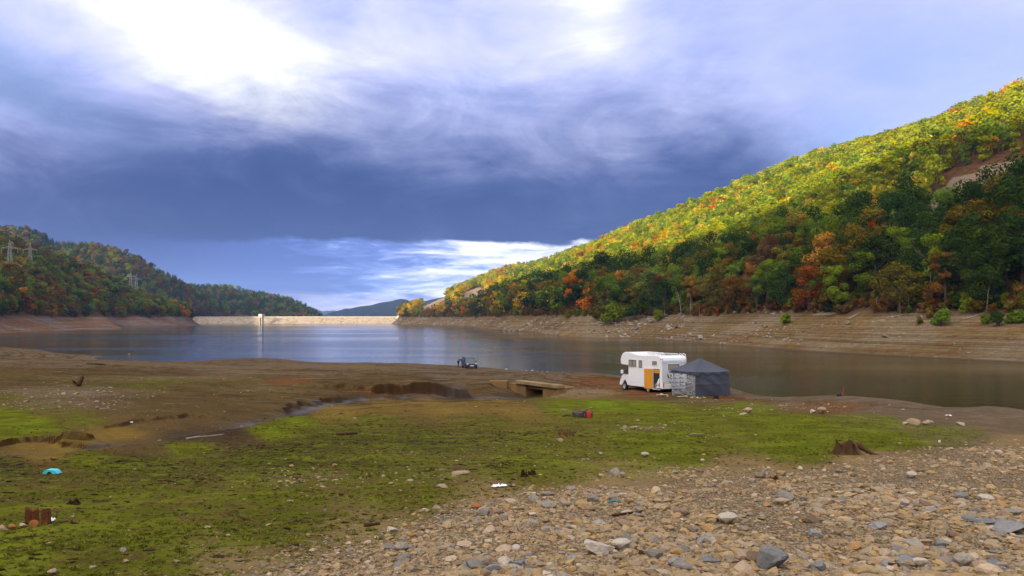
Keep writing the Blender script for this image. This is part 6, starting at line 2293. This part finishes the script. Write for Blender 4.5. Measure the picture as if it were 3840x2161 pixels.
# three rotten posts on the left, each its own thing
for k, (px, w, h, lab) in enumerate(((82, 26, 56, 'left one of the three rotten brown posts'), (108, 26, 54, 'middle one of the three rotten brown posts'), (150, 34, 56, 'right and widest of the three rotten brown posts'))):
    x, y, z = hit(px, 1972 + k)
    mb = MB()
    wq, hq = w / F_PX * y, h / F_PX * y
    rg = random.Random(k + 3)
    pts = []
    n = 14
    for t in range(6):
        tt = t / 5
        for i in range(n):
            a = 2 * math.pi * i / n
            rr = 0.5 * wq * (1.05 - 0.12 * tt) * (1 + 0.12 * math.cos(3 * a + k) + 0.05 * rg.uniform(-1, 1))
            pts.append((rr * math.cos(a), rr * 0.8 * math.sin(a), hq * tt * (1 - (0.12 * math.cos(a + k * 2) + rg.uniform(0, 0.08)) * (t == 5)) - 0.02 * (t == 0)))
    mb.put(pts, [(t * n + i, t * n + (i + 1) % n, (t + 1) * n + (i + 1) % n, (t + 1) * n + i) for t in range(5) for i in range(n)] + [tuple(5 * n + i for i in range(n))])
    o = mb.build('wooden_post', mat('post_wood', (0.12, 0.045, 0.022), 0.95, var=0.5, scale=9, bump=1.0, bscale=30))
    o.location = (x, y + 0.1, z)
    tag(o, lab, 'post', 'rotten posts on the left grass')


def log(px0, py0, px1, py1, wpx, m, label, bend=0.05, name='log', lift=0.0, seed=0):
    A, B = Vector(hit(px0, py0)), Vector(hit(px1, py1))
    r = wpx / 2 / F_PX * A.y
    rg = random.Random(seed)
    pts, rad = [], []
    for k in range(8):
        t = k / 7
        q = A.lerp(B, t)
        q.z = gz(q.x, q.y) + r * 0.6 + lift * t
        q.x += bend * (B - A).length * math.sin(t * 3.1) * 0.5 + rg.uniform(-.1, .1) * r
        pts.append(q); rad.append(r * (1.0 - 0.45 * t + rg.uniform(-.08, .08)))
    mb = MB(); mb.path(pts, rad, 9)
    o = mb.build(name, m, smooth=True)
    return tag(o, label, 'driftwood')


log(700, 1648, 840, 1632, 8, WOOD_P, 'long straight pole lying on the edge of the stream bank', 0.0, 'wooden_pole', seed=1)
log(328, 1366, 392, 1370, 6, WOOD_D, 'dark log lying at the tip of the mud spit', 0.0, seed=2)
log(1210, 1748, 1250, 1738, 6, WOOD, 'short brown branch on the grass among pale stones', 0.05, seed=3)
log(1262, 1632, 1340, 1628, 12, WOOD, 'knotty brown driftwood on the grass below the tan mud fan', 0.08, seed=4)
log(1365, 1975, 1425, 1968, 15, WOOD, 'curled brown bark strip in front of the grass', 0.12, seed=5)
log(2300, 1938, 2410, 1920, 12, WOOD_D, 'dark rotten branch lying across the gravel', 0.05, seed=6)
log(2585, 1632, 2640, 1630, 6, WOOD_P, 'thin split board lying on the green slope', 0.0, seed=7)
log(370, 1475, 410, 1468, 4, WOOD_P, 'pale twisted branch on the left mud bank', 0.3, seed=8)
log(375, 1535, 400, 1528, 5, WOOD_P, 'small pale branch lower on the left mud bank', 0.3, seed=9)
log(2775, 1472, 2815, 1463, 5, WOOD_P, 'brown stick lying on the road beside the tent', 0.1, seed=10)
log(2110, 1563, 2142, 1560, 5, WOOD_D, 'dark stick on the grass left of the tyre', 0.0, seed=11)
log(3135, 1654, 3160, 1653, 6, WOOD_D, 'dark flat bark piece on the right green slope', 0.0, seed=12)
log(3330, 2130, 3440, 2135, 24, WOOD_D, 'dark brown bark slab at the bottom of the gravel', 0.0, seed=13)
log(2400, 2085, 2460, 2092, 26, WOOD_D, 'dark mossy clump beside the large pale boulder', 0.0, seed=14)
# upright driftwood stump on the left bank
x, y, z = hit(298, 1448)
o = empty('driftwood_stump', (x, y, z))
tag(o, 'upright broken driftwood trunk with tangled roots on the left mud bank', 'stump')
mb = MB(); mb.path([(-0.12, 0, -0.1), (0.0, 0, 0.2), (0.10, 0, 0.42), (0.16, 0, 0.60), (0.17, 0, 0.66)], [0.17, 0.15, 0.14, 0.13, 0.09], 12); mb.build('trunk', WOOD, o, smooth=True)
for k in range(5):
    a = 2.2 + k * 0.55
    mb = MB(); mb.path([(-0.1, 0, 0.02), (-0.3 + 0.1 * k * 0.2, 0.2 * math.sin(a), 0.15 + 0.04 * k), (-0.62 + 0.08 * k, 0.4 * math.sin(a), 0.05 + 0.09 * k)], [0.06, 0.035, 0.012], 6); mb.build('root', WOOD_D, o, smooth=True)
# dead twig arching out of the grass left of the tyre
x, y, z = hit(2105, 1556)
mb = MB(); mb.path([(-0.05, 0, 0), (0.0, 0, 0.16), (0.08, 0, 0.20), (0.2, 0.02, 0.16), (0.3, 0, 0.14), (0.36, 0, 0.02)], [0.02, 0.018, 0.016, 0.014, 0.012, 0.006], 6); mb.path([(0.08, 0, 0.2), (0.15, 0, 0.1), (0.2, 0, 0.0)], [0.014, 0.012, 0.006], 6)
o = mb.build('dead_branch', WOOD_P, smooth=True); o.location = (x, y, z)
tag(o, 'grey arched dead branch on the grass left of the tyre', 'branch')

# ------------------------------------------------------------------ tyre with a red and black can leaning on it
def make_tyre():
    x, y, z = hit(2188, 1566)
    yc = y + 0.30
    root = empty('tyre', (x, yc, gz(x, yc) - 0.02))
    tag(root, 'old mud caked tyre lying flat on the grass', 'tyre')
    rub = mat('old_rubber', (0.085, 0.075, 0.070), 0.9, var=0.3, scale=6, second=(0.20, 0.13, 0.06))
    R0, R1, H = 0.325, 0.19, 0.215
    mb = MB(); mb.lathe([(R1, 0.03), (R1 + 0.03, 0.0), (R0 - 0.04, 0.0), (R0, 0.04), (R0 + 0.008, H / 2), (R0, H - 0.04), (R0 - 0.04, H), (R1 + 0.03, H), (R1, H - 0.03), (R1 + 0.05, H / 2)], 44, closed=True)
    mb.build('carcass', rub, root, smooth=True)
    tr = MB()
    for row in range(4):
        for k in range(40):
            a = 2 * math.pi * (k + 0.5 * (row % 2)) / 40
            tr.box(((R0 + 0.010) * math.cos(a), (R0 + 0.010) * math.sin(a), 0.045 + row * 0.042), (0.018, 0.034, 0.030), Matrix.Rotation(a, 3, 'Z'))
    t = tr.build('tread', rub, root, fix=False)
    t['kind'] = 'stuff'
    # can
    x2, y2, z2 = hit(2199, 1567)
    c = empty('canister', (x2, y2 - 0.02, z2), R(-6))
    c.rotation_euler = (R(-8), 0, R(-6))
    tag(c, 'red and black plastic canister leaning on the tyre', 'canister')
    blk = mat('canister_black', (0.016, 0.016, 0.024), 0.4)
    red = mat('canister_red', (0.55, 0.012, 0.010), 0.4, var=0.1)
    mb = MB(); mb.box((-0.058, 0, 0.118), (0.115, 0.16, 0.235)); a = mb.build('black_half', blk, c, bevel=0.03)
    mb = MB(); mb.box((-0.058, -0.083, 0.09), (0.05, 0.012, 0.10)); mb.build('recess', mat('canister_grey', (0.05, 0.05, 0.06), 0.5), a, bevel=0.004)
    mb = MB(); mb.box((0.062, 0, 0.112), (0.12, 0.155, 0.22)); b = mb.build('red_half', red, c, bevel=0.03)
    mb = MB(); mb.lathe([(0.0, 0), (0.03, 0), (0.035, 0.008), (0.0, 0.012)], 12); q = mb.build('red_cap', mat('canister_darkred', (0.25, 0.01, 0.01), 0.5), b); q.location = (0.062, -0.078, 0.07); q.rotation_euler = (R(90), 0, 0)
    mb = MB(); mb.path([(-0.05, 0, 0.225), (-0.03, 0, 0.262), (0.03, 0, 0.262), (0.05, 0, 0.215)], [0.016] * 4, 8); mb.build('handle', blk, c, smooth=True)


make_tyre()


# ------------------------------------------------------------------ litter
def make_litter():
    # turquoise moulded piece: an arched shell with a hole under it
    x, y, z = hit(194, 1776)
    tq = mat('turquoise_plastic', (0.055, 0.50, 0.55), 0.4, var=0.06)
    mb = MB()
    n, V = 16, []
    for i in range(n + 1):
        t = i / n
        xo, zo = -0.105 + 0.21 * t, 0.062 * math.sin(math.pi * min(1, t * 1.02)) ** 0.7 * (1 + 0.15 * math.sin(t * 9))
        xi, zi = -0.045 + 0.08 * t, 0.034 * math.sin(math.pi * t)
        for yy in (-0.05, 0.06):
            V += [(xo, yy, zo), (xi, yy, zi)]
    Fq = []
    for i in range(n):
        b0, b1 = i * 4, (i + 1) * 4
        Fq += [(b0, b1, b1 + 1, b0 + 1), (b0 + 2, b0 + 3, b1 + 3, b1 + 2), (b0, b0 + 2, b1 + 2, b1), (b0 + 1, b1 + 1, b1 + 3, b0 + 3)]
    mb.put(V, Fq)
    o = mb.build('plastic_shell', tq, smooth=False)
    o.location = (x, y, z + 0.002); o.scale = (1, 1, 1)
    tag(o, 'bright turquoise plastic shell lying on the left grass', 'plastic litter')
    # white plastic film
    def film(px, py, w, h, m, label, seed, name='plastic_film'):
        x, y, z = hit(px, py)
        W_, D_ = w / F_PX * y, w / F_PX * y * 0.5
        nu, nv = 14, 8
        Ug, Vg = np.meshgrid(np.linspace(-.5, .5, nu), np.linspace(-.5, .5, nv), indexing='ij')
        u, v = Ug.ravel(), Vg.ravel()
        zz = np.abs(fbm(u * 5, v * 5, 3, seed)) * h / F_PX * y * 1.6 + 0.006
        P = np.stack([u * W_ * (1 + 0.2 * fbm(v * 4, u * 2, 2, seed + 3)), v * D_ + 0.25 * u * D_, zz], -1)
        me = grid_mesh(name, P, nu, nv, m)
        o = link(name, me, None, (x, y + D_ / 2, z))
        sd = o.modifiers.new('thick', 'SOLIDIFY'); sd.thickness = 0.003
        tag(o, label, 'litter')
    wf = mat('white_film', (0.75, 0.75, 0.80), 0.4, var=0.1, scale=20)
    film(1872, 1830, 56, 8, wf, 'crumpled white plastic film at the edge of the gravel', 3)
    film(182, 1960, 34, 14, wf, 'white scrap of film behind the rotten posts', 4)
    film(3560, 1562, 22, 6, wf, 'flat white scrap on the track', 5)
    film(490, 1588, 14, 6, wf, 'small white scrap on the mud flat by the stream', 6)
    gf = mat('green_plastic', (0.018, 0.12, 0.095), 0.45, var=0.1)
    film(2302, 1888, 48, 9, gf, 'flat dark green plastic piece on the gravel', 7, 'plastic_piece')
    x, y, z = hit(3523, 1660)
    mb = MB(); mb.lathe([(0.0, 0.0), (0.016, 0.0), (0.022, 0.05), (0.020, 0.05), (0.014, 0.004), (0, 0.004)], 14)
    o = mb.build('paper_cup', mat('cup_white', (0.82, 0.82, 0.84), 0.6), smooth=False); o.location = (x, y, z); o.scale = (1.0, 1.0, 1.0)
    tag(o, 'white paper cup standing at the rim of the gravel', 'cup')
    # rod holder and black reel box at the water edge
    x, y, z = hit(3146, 1489)
    mb = MB(); mb.lathe([(0, 0), (0.13, 0.02), (0.16, 0.12), (0.13, 0.22), (0, 0.25)], 14)
    o = mb.build('black_bag', BLACK, smooth=True); o.location = (x, y, z)
    tag(o, 'round black bag on the road edge above the water', 'bag')
    x, y, z = hit(3157, 1490)
    r0 = empty('fishing_rod', (x, y, z))
    tag(r0, 'short red fishing rod propped up at the road edge', 'fishing rod')
    mb = MB(); mb.path([(0, 0, 0), (0.08, 0.05, 0.3), (0.17, 0.1, 0.62)], [0.020, 0.016, 0.008], 6); mb.build('rod', mat('rod_red', (0.42, 0.05, 0.02), 0.4), r0)
    mb = MB(); mb.lathe([(0, -0.03), (0.04, -0.03), (0.04, 0.03), (0, 0.03)], 10); q = mb.build('reel', BLACK, r0); q.location = (0.05, 0, 0.08)
    # reddish buoy-like rock in the water
    x, y = (485 - CX) / F_PX * 176.0, 176.0
    P, Fc = STONE_V[4]
    o = link('rock', stone_mesh(4, 'brown'), None, (x, y, 0.12), None, (0.38, 0.3, 0.42))
    tag(o, 'single brown rock standing out of the lake', 'rock')
    # low white edge stones along the causeway
    rg = random.Random(9)
    cnt = 0
    for (pa, pb, nn, lab, grp) in (((1895, 1387), (2110, 1402), 11, 'whitish kerb stone on the causeway edge beyond the culvert', 'kerb rubble beyond the culvert'), ((2200, 1408), (2320, 1417), 5, 'pale kerb slab on the road edge left of the motorhome', 'kerb slabs left of the motorhome')):
        for k in range(nn):
            t = (k + 0.5) / nn
            px, py = pa[0] + (pb[0] - pa[0]) * t, pa[1] + (pb[1] - pa[1]) * t
            # the lake-side rim of the road
            best = None
            for ex, ey, ez in zip(*[np.interp(np.linspace(0, len(EDGE) - 1, 300), range(len(EDGE)), [e[i] for e in EDGE]) for i in range(3)]):
                q = CX + F_PX * ex / ey
                if best is None or abs(q - px) < best[0]: best = (abs(q - px), ex, ey)
            ex, ey = best[1] - 0.3, best[2]
            kk_ = rg.randrange(10)
            s_ = rg.uniform(0.10, 0.22)
            o = link('kerb_stone', stone_mesh(kk_, 'pale'), None, (ex, ey, gz(ex, ey) + 0.05), (0, 0, math.atan2(-0.37, 0.93) + 1.57 + rg.uniform(-.2, .2)), (s_ * 1.7, s_ * 0.7, s_ * 0.8))
            tag(o, lab, 'stone', grp)


make_litter()


# stones lined up along the foot of the tent
rg = random.Random(12)
for k in range(14):
    px = 2470 + k * 13 + rg.uniform(-6, 6)
    x, y, z = hit(px, 1483 + (k / 13) * 12 + rg.uniform(-2, 3))
    s_ = rg.uniform(0.10, 0.22)
    o = link('stone', stone_mesh(rg.randrange(10), rg.choice(['pale', 'tan', 'pale'])), None, (x, y, z + 0.04), (0, 0, rg.uniform(0, 3)), (s_ * 1.3, s_ * 0.8, s_))
    tag(o, 'pale stone in the row weighing down the clear tent side', 'stone', 'stones weighing down the tent')

# ------------------------------------------------------------------ far bank: rocks, bushes, driftwood, bare trunks
def right_spot(px, py):
    """place on the right hill that the photograph shows at px, py (coarse search)"""
    global _RS
    try:
        _RS
    except NameError:
        SI, T = np.meshgrid(np.linspace(0, RIGHT.nu - 1.01, 1600), np.concatenate([np.linspace(0, 0.16, 160), np.linspace(0.165, 0.4, 60)]), indexing='ij')
        Xq, Yq, Zq, dq, bq, tq_ = RIGHT.pts(SI.ravel(), T.ravel())
        pq, rq = to_px(Xq, Yq, Zq)
        ok = (Yq > 60) & (Zq > 0)
        _RS = (Xq[ok], Yq[ok], Zq[ok], pq[ok], rq[ok])
    Xq, Yq, Zq, pq, rq = _RS
    i = np.argmin((pq - px) ** 2 + (rq - py) ** 2 * 4 + 0.00002 * Yq)
    return float(Xq[i]), float(Yq[i]), float(Zq[i])


BUSH = {}
for cn in ('green', 'olive', 'darkgreen', 'pale'):
    V, Fq = crown_arrays(np.random.default_rng(700 + len(BUSH)), 'bush', 1100, 0.055)
    BUSH[cn] = quads_mesh('foliage', V, Fq, LM[cn])
    tb = MB()
    for k in range(5):
        a = k * 1.3
        tb.path([(0, 0, -0.05), (0.12 * math.cos(a), 0.12 * math.sin(a), 0.25), (0.22 * math.cos(a), 0.22 * math.sin(a), 0.5)], [0.02, 0.015, 0.006], 5)
    me = bpy.data.meshes.new('stems'); me.from_pydata(tb.v, [], tb.f); me.materials.append(BARK)
    BUSH[cn + '_s'] = me
for px, py, h, cn, lab in ((2305, 1212, 88, 'green', 'large rounded willow bush on the bank above the motorhome'), (2245, 1200, 60, 'olive', 'olive bush left of the large willow bush'), (2380, 1200, 70, 'darkgreen', 'dark bush between the large willow bush and the pale trees'),
                           (2475, 1200, 46, 'green', 'small round bush on the bank below the pale trees'), (2943, 1218, 48, 'green', 'lone round green bush on the stony bank'), (3522, 1222, 76, 'green', 'leafy bush halfway up the bare right bank'),
                           (3490, 1196, 40, 'olive', 'small bush behind the leafy one on the right bank'), (3452, 1216, 30, 'olive', 'low scrubby bush left of the leafy one'), (3745, 1224, 56, 'darkgreen', 'dark round bush low on the right bank'), (3700, 1214, 46, 'green', 'green bush just left of the dark round one'),
                           (3800, 1212, 48, 'green', 'green bush just right of the dark round one'), (3838, 1210, 60, 'green', 'bush at the right picture edge on the bank'), (2130, 1196, 34, 'olive', 'low bush where the red bank meets the wood')):
    x, y, z = right_spot(px, py)
    H = h / F_PX * y * 1.05
    o = empty('bush', (x, y, z), px)
    link('foliage', BUSH[cn], o, scale=(H * 0.95, H * 0.95, H))
    link('stems', BUSH[cn + '_s'], o, scale=(H, H, H))
    tag(o, lab, 'bush')
# scattered bank rocks
rng = np.random.default_rng(606)
NB = 16000
si = rng.uniform(0, RIGHT.nu - 1.01, NB); d_m = rng.uniform(0.5, 46, NB)
Ls = np.hypot(RIGHT.s[:, 2] - RIGHT.s[:, 0], RIGHT.s[:, 3] - RIGHT.s[:, 1])
X, Y, Z, d, bw, tau = RIGHT.pts(si, d_m / Ls[si.astype(int)])
px, py = to_px(X, Y, Z)
stony = 0.9 * np.exp(-((px - 2650) / 260.0) ** 2) + 0.5 * np.exp(-((px - 2960) / 160.0) ** 2) + 0.5 * np.exp(-((px - 2330) / 60.0) ** 2) + 0.10 + 0.35 * (px < 2100)
keep = (rng.uniform(0, 1, NB) < stony * sst(fbm(X * 0.09, Y * 0.09, 3, 640), -0.25, 0.35)) & (Z > 0.1) & (px > 1450) & (px < 3950) & (Y > 60) & (Y < 1150)
X, Y, Z = X[keep], Y[keep], Z[keep]
n = len(X)
s = np.clip(np.exp(rng.normal(math.log(0.24), 0.55, n)), 0.10, 1.0) * (1 + Y / 700)
ROCKP = []
for k in range(6):
    o = bpy.data.objects.new('bank_rock', stone_mesh(k + 2, 'grey' if k % 3 else 'brown')); PROT.objects.link(o); ROCKP.append(o)
scatter_object('bank_rubble', 'broken grey rock strewn over the far bare bank', np.stack([X, Y, Z + 0.05], -1), np.stack([rng.normal(0, .3, n), rng.normal(0, .3, n), rng.uniform(0, 6.28, n)], -1), np.stack([s, s, s], -1), rng.integers(0, 6, n), ROCKP)
print('bank rocks', n)
for px, py, w, lab in ((2672, 1262, 16, 'largest dark grey rock on the stony far bank'), (2560, 1252, 12, 'grey rock at the foot of the stony slope'), (2865, 1266, 14, 'dark grey rock near the waterline right of the motorhome'), (2975, 1240, 18, 'grey outcrop rock on the upper stony bank'), (3055, 1222, 24, 'pile-like grey rock where the stony bank ends'),
                       (3415, 1338, 14, 'pale rock right at the far waterline'), (3632, 1326, 20, 'flat grey rock on the terraced right bank'), (3460, 1246, 12, 'reddish rock on the plain right bank'), (3515, 1178, 20, 'white rock under the trees beside the leafy bush')):
    x, y, z = right_spot(px, py)
    s_ = w / 2 / F_PX * y
    o = link('rock', stone_mesh(hash(lab) % 1 + int(px) % 10, 'grey'), None, (x, y, z + s_ * 0.2), (0.1, 0.1, px), (s_, s_ * 0.8, s_ * 0.9))
    tag(o, lab, 'rock')


def bank_log(p0, p1, w, label, up=0.0):
    A, B = Vector(right_spot(*p0)), Vector(right_spot(*p1))
    r = w / 2 / F_PX * A.y
    mb = MB()
    mid = A.lerp(B, 0.5) + Vector((0, 0, 0.15 + up))
    mb.path([A + Vector((0, 0, r)), mid, B + Vector((0, 0, r + up))], [r, r * 0.85, r * 0.4], 7)
    o = mb.build('log', WOOD_P, smooth=True)
    tag(o, label, 'driftwood')


bank_log((3180, 1200), (3225, 1174), 7, 'bleached log lying slanting on the right bank')
bank_log((3610, 1200), (3670, 1182), 6, 'thin bleached log beside the leafy bushes')
bank_log((3330, 1192), (3400, 1180), 4, 'pale branch in the driftwood line under the trees')
bank_log((3100, 1186), (3150, 1168), 4, 'pale branch on the brush heap under the trees')
bank_log((2545, 1200), (2580, 1182), 5, 'fallen pale trunk on the bank beside the slender trees')
# brush heap
x, y, z = right_spot(3115, 1186)
mb = MB(); rg = random.Random(3)
for k in range(26):
    a = rg.uniform(-.5, .5); c = Vector((x + rg.uniform(-4, 4), y + rg.uniform(-1, 1), 0))
    L_ = rg.uniform(1, 2.6)
    p0_, p1_ = c - Vector((L_ * math.cos(a), L_ * math.sin(a), 0)), c + Vector((L_ * math.cos(a), L_ * math.sin(a), 0))
    mb.path([(p0_.x, p0_.y, z + 0.2), (c.x, c.y, z + rg.uniform(0.4, 0.9)), (p1_.x, p1_.y, z + rg.uniform(0.2, 1.3))], [0.05, 0.04, 0.02], 4)
tag(mb.build('brush_heap', WOOD_P), 'heap of bleached driftwood branches under the trees', 'driftwood')
# slender bare trees at the wood's edge
def bare_tree(px, py, hpx, lean, label, pale=True, fork=False):
    x, y, z = right_spot(px, py)
    H = hpx / F_PX * y
    root = empty('bare_tree', (x, y, z - 0.2))
    tag(root, label, 'tree')
    m = BARK_PALE
    r = max(0.10, H * 0.011)
    pts = [(0, 0, 0), (lean * 0.15 * H, 0, 0.25 * H), (lean * 0.3 * H, 0.1, 0.5 * H), (lean * 0.75 * H, 0, 0.8 * H), (lean * 1.2 * H, 0, H)]
    mb = MB(); mb.path(pts, [r * 1.2, r, r * 0.8, r * 0.5, r * 0.15], 7); mb.build('trunk', m, root, smooth=True)
    rg = random.Random(px)
    for k in range(7 if fork else 5):
        t = rg.uniform(0.45, 0.92); bx = np.interp(t, [0, .25, .5, .8, 1], [p[0] for p in pts])
        a = rg.uniform(0, 6.28); L_ = H * rg.uniform(0.10, 0.22) * (1.3 if fork else 1)
        mb = MB(); mb.path([(bx, 0, t * H), (bx + L_ * 0.5 * math.cos(a), L_ * 0.5 * math.sin(a), t * H + L_ * 0.6), (bx + L_ * 0.7 * math.cos(a), L_ * 0.7 * math.sin(a), t * H + L_ * 1.2)], [r * 0.45, r * 0.28, r * 0.08], 5)
        mb.build('branch', m, root, smooth=True)


bare_tree(3702, 1170, 150, 0.16, 'pale bare forked tree leaning right in front of the dark wood', fork=True)
bare_tree(3491, 1172, 150, -0.02, 'straight pale trunk standing alone at the dark wood edge')
bare_tree(3408, 1172, 130, -0.06, 'tall pale trunk left of the lone straight one')
bare_tree(3378, 1176, 80, -0.03, 'short thin trunk beside the tall pale one')
bare_tree(3290, 1172, 60, -0.05, 'short bare trunk at the driftwood line')
bare_tree(2555, 1188, 110, -0.16, 'slender pale tree leaning left above the motorhome')
bare_tree(2590, 1184, 80, 0.0, 'straight slender birch trunk above the tent')
bare_tree(2625, 1182, 46, -0.05, 'thin short trunk right of the birch trunks')
bare_tree(2492, 1184, 70, -0.06, 'thin pale trunk behind the small round bush')

# ------------------------------------------------------------------ air
mb = MB(); mb.box((0, 2600, 144), (9600, 8600, 350))
hz = bpy.data.materials.new('haze_air')
hz.use_nodes = True
hz.node_tree.nodes.clear()
pv = hz.node_tree.nodes.new('ShaderNodeVolumePrincipled')
pv.inputs['Color'].default_value = (0.36, 0.56, 1.0, 1)
pv.inputs['Density'].default_value = 6.5e-5
pv.inputs['Anisotropy'].default_value = 0.0
ho = hz.node_tree.nodes.new('ShaderNodeOutputMaterial')
hz.node_tree.links.new(pv.outputs[0], ho.inputs['Volume'])
HAZE = mb.build('haze', hz)
tag(HAZE, 'thin blue air over the valley', kind='stuff')


# ------------------------------------------------------------------ look-alikes: say which one, counted from the left
bpy.context.view_layer.update()
ORD = ['leftmost', 'second from left', 'third from left', 'fourth from left', 'fifth from left', 'sixth from left', 'seventh from left', 'eighth from left', 'ninth from left', 'tenth from left',
       'eleventh from left', 'twelfth from left', 'thirteenth from left', 'fourteenth from left', 'fifteenth from left', 'sixteenth from left']
same = {}
for o in scene.objects:
    if o.parent is None and o.get('label') and o.get('category'):
        same.setdefault(o['label'], []).append(o)
for lab, lst in same.items():
    if 1 < len(lst) <= len(ORD):
        lst.sort(key=lambda o: o.location.x / max(o.location.y, 1.0))
        for k, o in enumerate(lst):
            new = f'{lab}, {ORD[k]}'
            if len(new.replace(',', ' ').split()) <= 16: o['label'] = new
